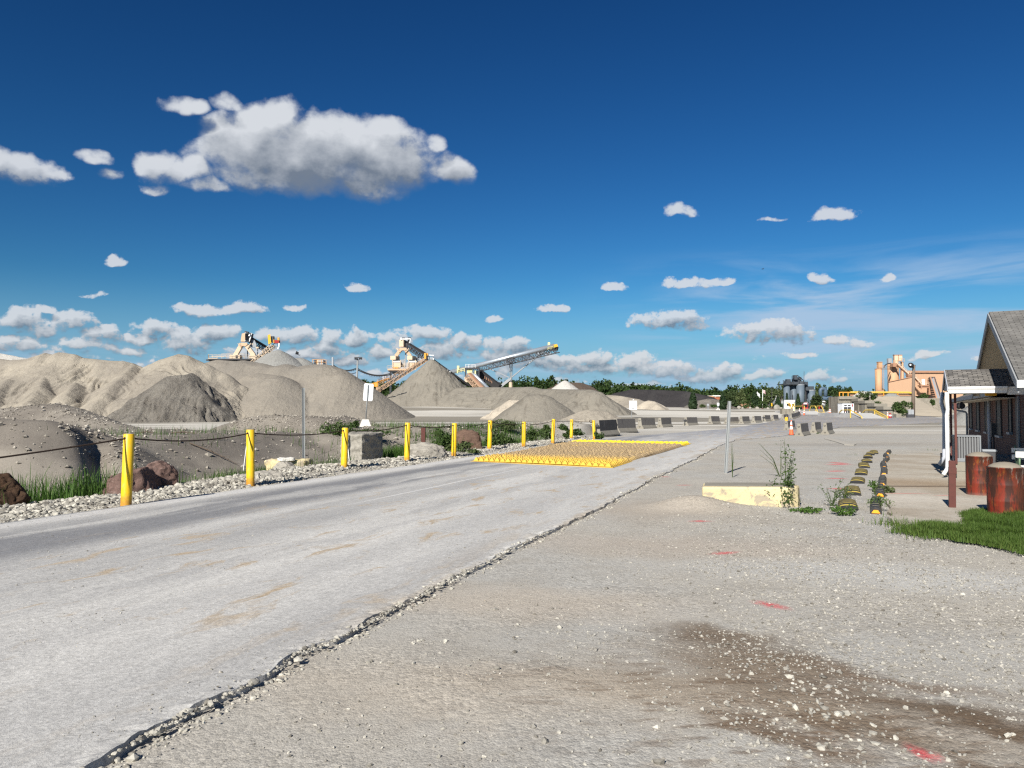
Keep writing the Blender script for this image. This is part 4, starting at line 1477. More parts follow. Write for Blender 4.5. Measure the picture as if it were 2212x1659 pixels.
mb = MB(); mb.box((xc + .04, -.05, zt + .20), (.16, .1, .16)); mb.build('lamp', M['white'], S)


# ------------------------------------------------------------------ concrete barriers
def barrier_proto(dark):
    """3.2 m long barrier along local y, about 1 m tall"""
    root = thing('concrete_barrier', 'x', 'barrier')
    L = 3.2
    prof = [(-.36, 0), (-.36, .09), (-.20, .34), (-.125, 1.0), (.125, 1.0), (.20, .34), (.36, .09), (.36, 0)]
    m = MB()
    m.prism([(x, -L / 2, z) for x, z in prof], (0, L, 0))
    m.build('body', M['concrete'], root, False, .02)
    g = MB()      # the recessed road side face, darker than the body
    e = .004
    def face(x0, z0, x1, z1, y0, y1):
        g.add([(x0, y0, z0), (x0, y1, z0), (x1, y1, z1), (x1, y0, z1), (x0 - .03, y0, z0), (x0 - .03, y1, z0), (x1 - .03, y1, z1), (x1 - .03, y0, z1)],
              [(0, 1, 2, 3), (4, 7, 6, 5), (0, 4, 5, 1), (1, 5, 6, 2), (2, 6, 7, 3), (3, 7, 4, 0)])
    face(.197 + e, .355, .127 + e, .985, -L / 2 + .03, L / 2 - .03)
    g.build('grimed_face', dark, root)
    for z in (.78, .22):
        h = MB()
        pts = []
        for k in range(7):
            a = math.pi * k / 6
            pts.append((.07 * math.cos(a), -L / 2 - .11 * math.sin(a), z))
        h.tube(pts, .016, 6)
        h.build('steel_loop', M['steel_dark'], root)
    return root


pb = barrier_proto(M['grime']); pm_ = barrier_proto(M['grime_mid'])
# far side row: (front-left foot position on zoomed pictures)
ROW = [(zS(395, 385), 0, 27, 1.0), (zS(690, 318), 1, 32, 1.0), (zS(1080, 250), 1, 33, 1.0), (zS(1410, 228), 1, 29, .98), (zS(1835, 196), 1, 34, .95),
       (zF(655, 1012), 1, 33, 1.0), (zF(850, 1006), 1, 42, .85), (zF(1040, 1006), 1, 33, .95), (zF(1190, 995), 1, 34, .95), (zF(1318, 978), 1, 33, .95),
       (zF(1425, 972), 1, 32, .95), (zF(1550, 962), 1, 33, .95), (zT(900, 745), 1, 30, 1.0), (zT(985, 725), 1, 29, 1.0), (zT(1040, 700), 1, 29, 1.0), (zT(1075, 668), 1, 29, 1.0)]
BN = ['black faced concrete barrier nearest the last yellow bollard', 'second concrete barrier of the far row, with a broken top corner',
      'third concrete barrier of the far row, tight against the fourth', 'fourth concrete barrier of the far row, shorter looking', 'fifth concrete barrier of the far row, standing apart with a dark bracket',
      'sixth concrete barrier of the far row, rusty brown tinted', 'seventh concrete barrier of the far row, half hidden by the galvanised post', 'eighth concrete barrier of the far row, just right of the galvanised post',
      'ninth concrete barrier of the far row', 'tenth concrete barrier of the far row, carrying a dark bracket', 'eleventh concrete barrier of the far row', 'twelfth concrete barrier of the far row, in front of the white cabin',
      'thirteenth concrete barrier of the far row, where the row turns', 'fourteenth concrete barrier of the far row', 'fifteenth concrete barrier of the far row', 'last concrete barrier of the far row, beside the orange cones']


def ground_at(u, v):
    """where the picture ray meets the land"""
    a, b = ray(u, v)
    Y = 4.0
    while Y < 500:
        if CAM_H + b * Y <= gz(a * Y, Y): break
        Y *= 1.004
    return Vector((a * Y, Y, gz(a * Y, Y)))


protos = []
for i, (uv, k, az, s) in enumerate(ROW):
    q = ground_at(*uv)
    a = R(az)
    d = Vector((math.sin(a), math.cos(a), 0))
    c = q + d * 1.6 + Vector((-math.cos(a), math.sin(a), 0)) * .36
    root = pm_ if i == 1 else (pb if i == 0 else copy_tree(pm_))
    root.location = (c.x, c.y, gz(c.x, c.y) - .03); root.rotation_euler = (R(random.uniform(-.6, .6)), R(random.uniform(-1.2, 1.2)), -a)
    root.scale = (1, 1, s)
    tag(root, BN[i], 'barrier', 'concrete barriers along the far side of the road')
    protos.append(root)
# the island group right of the cone
for i, (uv, az, lab) in enumerate(((sD(1085, 1078), 29, 'concrete barrier beside the large orange cone'),
                                   (sD(1145, 1000), 30, 'concrete barrier behind the cone barrier, carrying a yellow plate'),
                                   (sD(1300, 1030), 29, 'middle concrete barrier overgrown with weeds right of the cone'),
                                   (sD(1490, 1048), 29, 'rightmost concrete barrier of the weedy island'))):
    q = ground_at(*uv)
    a = R(az); d = Vector((math.sin(a), math.cos(a), 0))
    c = q + d * 1.6 + Vector((-math.cos(a), math.sin(a), 0)) * .36
    if i == 1: c = c + Vector((-.6, 2.2, 0))
    root = copy_tree(pm_)
    root.location = (c.x, c.y, gz(c.x, c.y) - .03); root.rotation_euler = (0, R(random.uniform(-1, 1)), -a)
    tag(root, lab, 'barrier', 'concrete barriers on the weedy island')
    root.scale = (.8, 1, .82)
    if i == 1:
        m = MB(); m.box((0, -1.45, 1.17), (.28, .05, .38)); plate = m.build('sign_plate', M['sign_yellow'], root)
        m = MB(); m.beam((0, -1.40, .9), (0, -1.40, 1.5), .06); m.build('sign_post', M['concrete'], root)


for i in (0, 1, 4, 9):
        root = protos[i]
        m = MB()
        m.tube([(-.05, -1.78, 0), (-.02, -1.78, .62)], .03, 8)
        m.box((-.02, -1.78, .66), (.42, .12, .09))
        m.build('bracket', M['brown_steel'] if i == 1 else M['steel_dark'], root)


# ------------------------------------------------------------------ traffic cones
def cone_proto():
    root = thing('traffic_cone', 'x', 'cone')
    m = MB(); m.lathe((0, 0, .03), [(.150, 0), (.105, .36)], 20, False, False); m.lathe((0, 0, .03), [(.083, .55), (.068, .66)], 20, False, False)
    m.lathe((0, 0, .03), [(.040, .86), (.030, .94)], 20, True, False); m.build('body', M['cone'], root, True)
    m = MB(); m.lathe((0, 0, .03), [(.105, .36), (.083, .55)], 20, False, False); m.build('collar', M['white'], root, True)
    m = MB(); m.lathe((0, 0, .03), [(.068, .66), (.040, .86)], 20, False, False); m.build('collar', M['white'], root, True)
    m = MB(); m.box((0, 0, .018), (.40, .40, .036)); m.build('base', M['black'], root)
    return root


cp = cone_proto()
CONES = [(sD(870, 1062), None, 'large orange cone with white collars at the road edge before the barriers'),
         (zT(1105, 672), 158, 'tall orange cone left of the concrete scale ramp'), (zT(1225, 665), 160, 'shorter orange cone touching the scale ramp railing'),
         (zT(1090, 570), 180, 'orange cone behind the tall cone by the scale ramp'), (zT(1960, 585), 172, 'left cone of the pair right of the scale ramp'),
         (zT(1990, 590), 171, 'right cone of the pair right of the scale ramp'), (zG(343, 774), 142, 'orange cone in front of the white kiosk doors'),
         (zG(453, 752), 152, 'orange cone right of the white kiosk against the wall'), (zG(495, 777), 141, 'red orange cone before the yellow railing'),
         (zG(785, 788), 139, 'pale orange cone at the right end of the second scale ramp')]
for i, (uv, Y, lab) in enumerate(CONES):
    if Y is None: p = ground_at(*uv); s = 1.0
    else:
        p = P(*uv, Y); p.z = gz(p.x, p.y); s = 1.25
    root = cp if i == 0 else copy_tree(cp)
    root.location = p; root.scale = (s, s, s)
    root.rotation_euler = (0, 0, R(i * 17))
    tag(root, lab, 'cone', 'orange traffic cones')


# ------------------------------------------------------------------ yellow kerb block by the right post
bm_yaw = R(-17)
C0 = G(801.5, 508.5, 0); 
org = Vector((C0.x, C0.y, 0))
mb = MB(org)
dx = Vector((math.cos(R(164)), math.sin(R(164)), 0)); dy = Vector((-dx.y, dx.x, 0)) * -1
Lb, Hb, Wb = 1.58, .35, .56
prof = []
nseg = 6
pts = []
for k in range(nseg + 1):      # rounded right end
    a = R(-90 + 180 * k / nseg)
    pts.append(dx * (Wb / 2 - Wb / 2 * math.cos(a)) + dy * (Wb / 2 + Wb / 2 * math.sin(a)))
pts += [dx * Lb + dy * Wb, dx * Lb]
mb.prism([org + p_ + Vector((0, 0, -.25)) for p_ in pts], (0, 0, Hb + .25))
o = mb.build('kerb_block', M['block_yellow'], None, False, .035); o.location = org
o.rotation_euler = (R(1.0), R(-1.6), 0)
tag(o, 'flaking yellow painted concrete kerb block below the leaning channel post', 'block')
tp = MB(org)
tp.prism([org + dx * .10 + dy * .035 + Vector((0, 0, Hb + .003)), org + dx * (Lb - .04) + dy * .035 + Vector((0, 0, Hb + .003)), org + dx * (Lb - .04) + dy * (Wb - .035) + Vector((0, 0, Hb + .003)), org + dx * .10 + dy * (Wb - .035) + Vector((0, 0, Hb + .003))], (0, 0, .01))
o2 = tp.build('bare_top', M['concrete'], o)


# ------------------------------------------------------------------ rubber speed humps and wheel stops
def stripe_mat(name, axis_scale, duty=.5, diag=0.0, c1=(.62, .44, .05), c2=(.028, .028, .03)):
    m, n, b = new_mat(name)
    x, y, z = n.sep(objco(n))
    t = n.math('ADD', n.math('MULTIPLY', y, axis_scale), n.math('MULTIPLY', n.math('ABSOLUTE', x), diag))
    f = n.math('FRACT', t)
    c = n.mix(n.mr(f, duty - .04, duty + .04, 0, 1), c1, c2)
    w = n.noise(objco(n), 22, 4, .7)
    c = n.mix(n.mr(w, .5, .75, 0, .5), c, (.20, .18, .15))
    n.put(b.inputs['Base Color'], c)
    b.inputs['Roughness'].default_value = .7
    return m


M['hump'] = stripe_mat('striped_rubber_hump', 5.2, .36, 0.0, (.46, .35, .07))
M['stop'] = stripe_mat('striped_wheel_stop', 2.9, .13, 1.2, (.42, .38, .26))


def hump_proto():
    root = thing('speed_hump', 'x', 'speed hump')
    L, W, H = 1.25, .30, .085
    prof = [(-W / 2, 0), (-W / 2 + .01, .025)] + [(W / 2 * math.sin(R(a)) * .92, .03 + (H - .03) * math.cos(R(a))) for a in range(-80, 81, 16)] + [(W / 2 - .01, .025), (W / 2, 0)]
    m = MB()
    n = 14
    for k in range(n):
        y0, y1 = -L / 2 + L * k / n, -L / 2 + L * (k + 1) / n
        s0 = 1 - (2 * abs(y0) / L) ** 6 * .5; s1 = 1 - (2 * abs(y1) / L) ** 6 * .5
        a = [(x, y0, z * s0) for x, z in prof]; b = [(x, y1, z * s1) for x, z in prof]
        q = len(prof)
        m.add(a + b, [(i, i + 1, q + i + 1, q + i) for i in range(q - 1)] + ([tuple(range(q))[::-1]] if k == 0 else []) + ([tuple(range(q, 2 * q))] if k == n - 1 else []))
    m.build('body', M['hump'], root)
    t = MB(); t.box((0, -L / 2 - .012, .02), (W * .9, .03, .04)); t.box((0, L / 2 + .012, .02), (W * .9, .03, .04)); t.build('end_lip', M['black'], root)
    return root


def stop_proto():
    root = thing('wheel_stop', 'x', 'wheel stop')
    L = 1.75
    prof = [(-.085, 0), (-.085, .03), (-.045, .105), (.045, .105), (.085, .03), (.085, 0)]
    m = MB(); m.prism([(x, -L / 2, z) for x, z in prof], (0, L, 0)); m.build('body', M['stop'], root)
    r = MB()
    for s in (-1, 1):
        r = MB()
        r.prism([(-.062, s * (L / 2 + .002), .012), (.062, s * (L / 2 + .002), .012), (.03, s * (L / 2 + .002), .062), (-.03, s * (L / 2 + .002), .062)], (0, s * .006, 0))
        r.build('end_reflector', M['amber'], root)
    return root


hp, sp = hump_proto(), stop_proto()
HUMPS = [(250, 815), (300, 662), (360, 543), (400, 450), (430, 378), (460, 323), (474, 279), (500, 246), (540, 231)]
STOPS = [(560, 830), (610, 665), (635, 558), (655, 450), (650, 378), (675, 327), (680, 278), (700, 232)]
OC = ['nearest', 'second nearest', 'third nearest', 'fourth nearest', 'fifth nearest', 'sixth nearest', 'seventh nearest', 'eighth nearest', 'farthest']
HN = ['weed covered', 'bright striped', 'clean striped', 'plain striped', 'worn', 'worn olive', 'dull olive', 'small dull', 'barely visible']
for i, (x, y) in enumerate(HUMPS):
    p = G(*zM(x, y), .02)
    root = hp if i == 0 else copy_tree(hp)
    root.location = (p.x, p.y, gz(p.x, p.y) + .012); root.rotation_euler = (R(random.uniform(-1.5, 1.5)), R(random.uniform(-3, 3)), R(-24 + random.uniform(-2, 2)))
    tag(root, '%s %s yellow and black rubber hump of the left row' % (OC[i], HN[i]), 'speed hump', 'striped rubber humps on the gravel')
for i, (x, y) in enumerate(STOPS):
    p = G(*zM(x, y), .03)
    root = sp if i == 0 else copy_tree(sp)
    root.location = (p.x, p.y, gz(p.x, p.y) + .012); root.rotation_euler = (0, R(random.uniform(-3, 3)), R(-26 + random.uniform(-3, 3)))
    tag(root, '%s black rubber wheel stop of the right row' % (OC[i] if i < 7 else 'farthest'), 'wheel stop', 'black wheel stops beside the apron')


# concrete apron and pale path
def apron_mat():
    m, n, b = new_mat('stained_apron_concrete')
    p = posco(n)
    pw = n.vec('ADD', p, n.vec('MULTIPLY', n.vec('SUBTRACT', n.noise(p, 1.2, 4, .6, color=True), (.5, .5, .5)), (.9, .9, 0)))
    c = n.mix(n.mr(n.noise(p, .7, 5, .6), .38, .62, 0, 1, True), (.34, .295, .235), (.42, .385, .325))
    f = spot(n, pw, G(*zM(1000, 600)), 2.0, 1.9, 0, .9)
    c = n.mix(n.math('MULTIPLY', f, .75), c, (.30, .225, .15))
    f = spot(n, n.vec('ADD', p, n.vec('MULTIPLY', n.vec('SUBTRACT', pw, p), (.1, .1, 0))), G(*zM(1020, 632)), 1.75, .16, R(0), .5)
    c = n.mix(n.math('MULTIPLY', f, .75), c, (.11, .08, .058))  # narrow dark brown stripe across the apron
    f = spot(n, pw, G(*zM(900, 780)), 1.5, 1.2, 0, .8)
    c = n.mix(n.math('MULTIPLY', f, .8), c, (.50, .46, .395))
    for (x, y, a) in ((880, 712, .55), (1340, 735, .25)):
        f = spot(n, p, G(*zM(x, y)), a, .045, 0, .9)
        c = n.mix(n.math('MULTIPLY', f, .75), c, (.62, .10, .10))
    va = n.new('ShaderNodeTexVoronoi'); va.inputs['Scale'].default_value = 50
    n.put(va.inputs['Vector'], p)
    k = n.math('ADD', n.math('MULTIPLY', n.math('SUBTRACT', n.sep(va.outputs['Color'])[0], .5), .25), n.math('MULTIPLY', n.math('SUBTRACT', n.noise(p, 9, 5, .7), .5), .5))
    k = n.math('ADD', k, 1.0)
    n.put(b.inputs['Base Color'], n.mix(1.0, c, n.comb(k, k, k), 'MULTIPLY'))
    b.inputs['Roughness'].default_value = .93
    b.inputs['Specular IOR Level'].default_value = .1
    bump(n, b, n.noise(p, 22, 5, .7), .4, .012)
    return m


M['apron'] = apron_mat()
poly = [(668, 262), (655, 330), (640, 480), (660, 620), (690, 760), (700, 900), (730, 1030), (880, 1062), (1200, 1095), (1590, 1108), (1900, 1000), (2400, 900), (2400, 600), (1700, 420), (1400, 330), (1180, 250)]
outl = [G(*zM(x, y), .0) for x, y in poly]
dense = []
for a, b in zip(outl, outl[1:] + outl[:1]):
    for k in range(6):
        q = a.lerp(b, k / 6); dense.append(Vector((q.x + random.uniform(-.05, .05), q.y + random.uniform(-.05, .05), 0)))
bm = bmesh.new()
vs_ = [bm.verts.new((q.x, q.y, .045)) for q in dense]
bm.faces.new(vs_)
r_ = bmesh.ops.extrude_face_region(bm, geom=bm.faces[:])
for v in [g for g in r_['geom'] if isinstance(g, bmesh.types.BMVert)]: v.co.z = -.1
bmesh.ops.recalc_face_normals(bm, faces=bm.faces[:])
bmesh.ops.triangulate(bm, faces=bm.faces[:])
me = bpy.data.meshes.new('apron'); bm.to_mesh(me); bm.free(); me.materials.append(M['apron'])
o = bpy.data.objects.new('apron', me); col.objects.link(o)
tag(o, 'tan stained concrete apron beside the brick house', kind='structure')
mb = MB()
pth = [(120, 1002), (230, 1030), (330, 1062), (430, 1068)]
lo = [G(*zG(x, y), .03) for x, y in pth]; hi = [G(*zG(x + 30, y - 14), .03) for x, y in pth]
for k in range(3):
    mb.prism([lo[k], lo[k + 1], hi[k + 1], hi[k]], (0, 0, -.12))
o = mb.build('path', pm('dusty_path_concrete', (.40, .37, .315), .9, .15, 1.5), None)
tag(o, 'pale strip of concrete crossing the gravel behind the humps', kind='structure')


# ------------------------------------------------------------------ brick house on the right
HYAW = -R(26.5)
hr = Vector((math.cos(HYAW), math.sin(HYAW), 0))       # to the right (q)
hh_ = Vector((-math.sin(HYAW), math.cos(HYAW), 0))     # along the wall, away (t)


def brick_mat():
    m, n, b = new_mat('red_brown_brick')
    x, y, z = n.sep(objco(n))
    v = n.comb(n.math('ADD', x, y), z, 0.0)
    br = n.new('ShaderNodeTexBrick')
    n.put(br.inputs['Vector'], v)
    br.inputs['Scale'].default_value = 1.0
    br.inputs['Brick Width'].default_value = .22
    br.inputs['Row Height'].default_value = .075
    br.inputs['Mortar Size'].default_value = .008
    br.inputs['Color1'].default_value = (.12, .05, .038, 1)
    br.inputs['Color2'].default_value = (.088, .038, .03, 1)
    br.inputs['Mortar'].default_value = (.14, .105, .088, 1)
    k = n.mr(n.noise(objco(n), 5, 5, .6), .3, .7, .75, 1.2)
    n.put(b.inputs['Base Color'], n.mix(1.0, br.outputs[0], n.comb(k, k, k), 'MULTIPLY'))
    b.inputs['Roughness'].default_value = .85
    bump(n, b, br.outputs['Fac'], -.3, .01)
    return m


def shingle_mat(name, w, rr, c1, c2, gap, axis='x'):
    m, n, b = new_mat(name)
    x, y, z = n.sep(objco(n))
    v = n.comb(x if axis == 'x' else y, n.math('MULTIPLY', z, 2.45), 0.0)
    br = n.new('ShaderNodeTexBrick')
    n.put(br.inputs['Vector'], v)
    br.inputs['Scale'].default_value = 1.0
    br.inputs['Brick Width'].default_value = w
    br.inputs['Row Height'].default_value = rr
    br.inputs['Mortar Size'].default_value = .010
    br.inputs['Color1'].default_value = (*c1, 1); br.inputs['Color2'].default_value = (*c2, 1); br.inputs['Mortar'].default_value = (*gap, 1)
    k = n.mr(n.noise(objco(n), 2.2, 6, .65), .3, .7, .72, 1.22)
    f = n.mr(n.noise(objco(n), 60, 3, .7), .3, .7, .85, 1.15)
    cc = n.mix(1.0, br.outputs[0], n.comb(k, k, k), 'MULTIPLY')
    n.put(b.inputs['Base Color'], n.mix(1.0, cc, n.comb(f, f, f), 'MULTIPLY'))
    b.inputs['Roughness'].default_value = .92
    b.inputs['Specular IOR Level'].default_value = .1
    bump(n, b, br.outputs['Fac'], -.45, .012)
    return m


M['brick'] = brick_mat()
M['shingle'] = shingle_mat('weathered_grey_shingles', .22, .085, (.195, .187, .172), (.15, .144, .134), (.085, .08, .074))
M['shingle2'] = shingle_mat('patchy_grey_shingles', .20, .075, (.24, .225, .205), (.105, .10, .095), (.05, .047, .044))
M['siding'] = pm('beige_siding', (.62, .55, .44), .7, .08, 1.5, bs=0)
M['soffit'] = pm('beige_soffit', (.62, .55, .43), .7, .08, 1.5)
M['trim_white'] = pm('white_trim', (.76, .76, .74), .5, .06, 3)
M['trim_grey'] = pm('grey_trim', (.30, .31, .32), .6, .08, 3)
M['spout_blue'] = pm('shaded_grey_downspout', (.40, .42, .46), .5, .08, 4)  # far porch downspout's shade is put into the blue-grey colour

Q0, T0 = 2.95, 40.0
HO = hr * Q0 + hh_ * T0
HOUSE = thing('brick_house', 'red brown brick house with grey shingle gables and a white guttered porch', 'house', HO, HYAW)


def hl(q, t, z=0.0):
    return (q - Q0, t - T0, z)


def hbox(m, q0, q1, t0, t1, z0, z1):
    return m.box2(hl(q0, t0, z0), hl(q1, t1, z1))


m = MB(); hbox(m, 2.95, 12, 14, 40.6, -.1, 2.28); m.build('wall', M['brick'], HOUSE)
# far low roof over the window wall (eaves run along the wall)
m = MB()
for a, b in (((2.35, 1.98), (7.4, 4.0)),):
    m.prism([hl(a[0], 25, a[1]), hl(b[0], 25, b[1]), hl(b[0], 25, b[1] + .16), hl(a[0], 25, a[1] + .16)], (0, 16.2, 0))
m.build('roof', shingle_mat('grey_side_shingles', .33, .125, (.20, .185, .165), (.16, .145, .13), (.08, .07, .065), 'y'), HOUSE)
m = MB(); hbox(m, 2.25, 2.34, 24, 41.2, 2.00, 2.13); m.build('gutter', M['trim_grey'], HOUSE)
m = MB(); hbox(m, 2.35, 2.95, 25, 41.15, 1.955, 1.975); m.build('soffit', M['soffit'], HOUSE)
# main gable, its end faces the road
TQ = 2.1; TN, TA, TF = 17.3, 22.2, 27.1; ZE, ZA = 2.06, 3.92
m = MB()
th = .13
m.prism([hl(TQ, TN, ZE), hl(TQ, TA, ZA), hl(TQ, TF, ZE), hl(TQ, TF, ZE + th), hl(TQ, TA, ZA + th), hl(TQ, TN, ZE + th)], (11, 0, 0))
m.build('roof', M['shingle'], HOUSE)
m = MB()      # rake boards
for (t0, z0, t1, z1) in ((TN - .03, ZE - .02, TA, ZA), (TA, ZA, TF + .03, ZE - .02)):
    m.prism([hl(TQ - .03, t0, z0 - .09), hl(TQ - .03, t1, z1 - .09), hl(TQ - .03, t1, z1 + .09), hl(TQ - .03, t0, z0 + .09)], (.027, 0, 0))
m.build('rake_board', M['trim_grey'], HOUSE)
m = MB()
for (t0, z0, t1, z1) in ((TN, ZE, TA, ZA), (TA, ZA, TF, ZE)):
    m.prism([hl(TQ + .02, t0, z0 - .012), hl(TQ + .02, t1, z1 - .012), hl(TQ + .02, t1, z1 - .003), hl(TQ + .02, t0, z0 - .003)], (.86, 0, 0))
m.build('soffit', M['soffit'], HOUSE)
m = MB()      # gable wall in lapped siding
nb = 14
for k in range(nb):
    z0 = ZE + .02 + (ZA - ZE - .06) * k / nb; z1 = ZE + .02 + (ZA - ZE - .06) * (k + 1) / nb
    f0 = (z0 - ZE) / (ZA - ZE)
    t0, t1 = TN + (TA - TN) * f0 + .05, TF - (TF - TA) * f0 - .05
    m.prism([hl(2.935, t0, z0), hl(2.935, t1, z0), hl(2.955, t1, z1), hl(2.955, t0, z1)], (.03, 0, 0))
m.build('gable_siding', M['siding'], HOUSE)
m = MB(); hbox(m, TQ - .05, 13, TN - .14, TN - .02, ZE - .02, ZE + .12); m.build('gutter', M['trim_white'], HOUSE)
# porch
PQ = 1.10; PN, PA, PF = 20.55, 21.65, 22.75; PZ, PR = 2.13, 2.56
m = MB()
m.prism([hl(PQ, PN, PZ), hl(PQ, PA, PR), hl(PQ, PF, PZ), hl(PQ, PF, PZ + .05), hl(PQ, PA, PR + .05), hl(PQ, PN, PZ + .05)], (1.85, 0, 0))
porch = m.build('porch_roof', M['shingle2'], HOUSE)
m = MB()
m.prism([hl(PQ + .02, PN + .05, PZ - .02), hl(PQ + .02, PF - .05, PZ - .02), hl(PQ + .02, PA, PR - .02)], (.04, 0, 0)); m.build('porch_gable', M['trim_grey'], porch)
m = MB()
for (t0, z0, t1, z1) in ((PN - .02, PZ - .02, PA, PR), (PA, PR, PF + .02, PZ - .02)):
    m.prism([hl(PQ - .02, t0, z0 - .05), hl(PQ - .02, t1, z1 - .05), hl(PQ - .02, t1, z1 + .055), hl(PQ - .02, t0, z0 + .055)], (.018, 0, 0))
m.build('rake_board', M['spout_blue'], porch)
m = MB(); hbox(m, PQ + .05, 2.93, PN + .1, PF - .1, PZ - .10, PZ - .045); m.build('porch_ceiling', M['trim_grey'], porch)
m = MB()
zt = PZ + .03
m.prism([hl(PQ, PN - .005, zt - .15), hl(PQ, PN - .085, zt - .15), hl(PQ, PN - .09, zt - .09), hl(PQ, PN - .125, zt - .04), hl(PQ, PN - .125, zt), hl(PQ, PN - .005, zt)], (1.16, 0, 0))
gut = m.build('gutter', M['trim_white'], porch)
m = MB(); hbox(m, PQ + 1.17, 2.9, PN - .06, PN - .005, PZ - .16, PZ + .02); m.build('fascia', M['trim_white'], porch)
m = MB()
s = 7
x0 = PQ - .03
m.tube([hl(x0, PN - .06, PZ - .10), hl(x0, PN - .06, PZ - .32), hl(x0 + .02, PN + .06, PZ - .48), hl(x0, PN + .10, PZ - .62), hl(x0, PN + .12, .50), hl(x0 - .01, PN + .10, .26), hl(x0 - .10, PN + .00, .12)], .044, 8)
m.build('downspout', M['white'], porch, True)
m = MB()
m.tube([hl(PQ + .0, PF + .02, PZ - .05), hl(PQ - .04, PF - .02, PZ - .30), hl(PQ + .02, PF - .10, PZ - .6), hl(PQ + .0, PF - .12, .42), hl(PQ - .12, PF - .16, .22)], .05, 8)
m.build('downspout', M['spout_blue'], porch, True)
for t in (PN + .26, PF - .28):
    m = MB(); hbox(m, PQ + .13, PQ + .18, t, t + .05, .36, PZ - .1); m.build('porch_post', M['brown_steel'], porch)
m = MB(); hbox(m, PQ + .02, 2.94, PN + .30, 25.2, -.1, .40); slab = m.build('porch_slab', M['concrete'], HOUSE, False, .012)
m = MB(); hbox(m, PQ + .14, 2.94, PN - .02, PN + .295, -.1, .20); m.build('step', M['concrete'], slab, False, .012)
# windows along the wall: recess, sill
def win(t, w, z0, z1, curt=False):
    m = MB(); hbox(m, 2.925, 2.949, t - w / 2, t + w / 2, z0, z1); f = m.build('window', M['dark'], HOUSE)
    m = MB()
    hbox(m, 2.905, 2.945, t - w / 2 - .05, t - w / 2 - .004, z0, z1); hbox(m, 2.905, 2.945, t + w / 2 + .004, t + w / 2 + .05, z0, z1); hbox(m, 2.905, 2.945, t - w / 2 - .05, t + w / 2 + .05, z1 + .004, z1 + .05)
    m.build('frame', M['steel_dark'], f)
    m = MB(); hbox(m, 2.86, 2.945, t - w / 2 - .06, t + w / 2 + .06, z0 - .07, z0 - .006); m.build('sill', M['trim_grey'], f)


def t_of(u, q):
    a, b = ray(u, 411)
    return q * 1.0 / math.tan(math.atan(a) - R(26.5))


for x0, x1, z0, z1 in ((1648, 1672, .85, 1.90), (1722, 1750, .85, 1.93), (1812, 1838, .86, 1.93), (1935, 1980, .83, 1.93), (2062, 2090, 1.0, 1.93)):
    ta, tb = t_of(zG(x0, 0)[0], 2.95), t_of(zG(x1, 0)[0], 2.95)
    win((ta + tb) / 2, abs(ta - tb), z0, z1)
ta, tb = t_of(zG(2125, 0)[0], 2.95), t_of(zG(2165, 0)[0], 2.95)
m = MB(); hbox(m, 2.92, 2.949, min(ta, tb), max(ta, tb) - .2, .40, 1.98); dr = m.build('door', M['steel_dark'], HOUSE)
m = MB(); hbox(m, 2.90, 2.945, min(ta, tb) - .09, min(ta, tb) - .005, .40, 2.0); m.build('door_frame', M['trim_grey'], dr)
td = t_of(zG(1848, 0)[0], 2.86)
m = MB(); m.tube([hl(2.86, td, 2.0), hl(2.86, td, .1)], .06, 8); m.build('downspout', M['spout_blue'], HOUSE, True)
m = MB(); m.tube([hl(2.36, 40.9, 2.02), hl(2.36, 40.9, 1.72), hl(2.42, 40.85, 1.66), hl(2.86, 40.7, 1.55), hl(2.9, 40.68, 1.48), hl(2.9, 40.68, .05)], .045, 8); m.build('downspout', M['steel_grey'], HOUSE, True)
tm = t_of(zG(1880, 0)[0], 2.85)
m = MB(); hbox(m, 2.80, 2.944, tm - .14, tm + .14, .75, 1.2); m.tube([hl(2.87, tm, .75), hl(2.87, tm, .1)], .03, 6); m.build('meter_box', M['steel_dark'], HOUSE)
# twin floodlight under the far eave
fl = MB()
q, t = 2.32, 38.0
p1 = t_of(zG(1560, 0)[0], 2.35)
fl.tube([hl(2.36, p1, 1.96), hl(2.36, p1, 1.86)], .05, 8)
for s in (-1, 1):
    fl.tube([hl(2.36, p1, 1.86), hl(2.30, p1 + s * .8, 1.80)], .1, 8, radii=[.06, .13])
fl.build('floodlight', M['black'], HOUSE)
yl = MB(); yl.box(hl(2.0, PN + .6, PZ - .14), (.22, .2, .07)); yl.build('porch_lamp', M['sign_yellow'], porch)


# ------------------------------------------------------------------ air conditioner
acq, act = 1.50, 21.35
AC = thing('air_conditioner', 'grey slatted air conditioner on the porch slab', 'air conditioner', hr * acq + hh_ * act + Vector((0, 0, .40)), HYAW)
m = MB(); m.box((0, 0, .33), (.50, .50, .50)); m.build('coil_case', M['steel_dark'], AC)
m = MB(); m.box((0, 0, .04), (.56, .56, .08)); m.box((0, 0, .605), (.57, .57, .035))
for sx in (-1, 1):
    for sy in (-1, 1):
        m.box((sx * .265, sy * .265, .33), (.035, .035, .54))
m.build('frame', pm('grey_case_steel', (.20, .215, .23), .5, .1, 4), AC, False, .008)
m = MB()
for k in range(9):
    x = -.22 + k * .055
    m.box((x, -.268, .33), (.030, .012, .52)); m.box((x, .268, .33), (.030, .012, .52)); m.box((-.268, x, .33), (.012, .030, .52)); m.box((.268, x, .33), (.012, .030, .52))
m.build('louvre_panels', pm('grey_louvre_steel', (.17, .175, .18), .5, .1, 4), AC)
m = MB(); m.lathe((0, 0, .62), [(.22, 0), (.22, .012), (.19, .014)], 20, True); m.build('fan_grille', M['steel_dark'], AC)


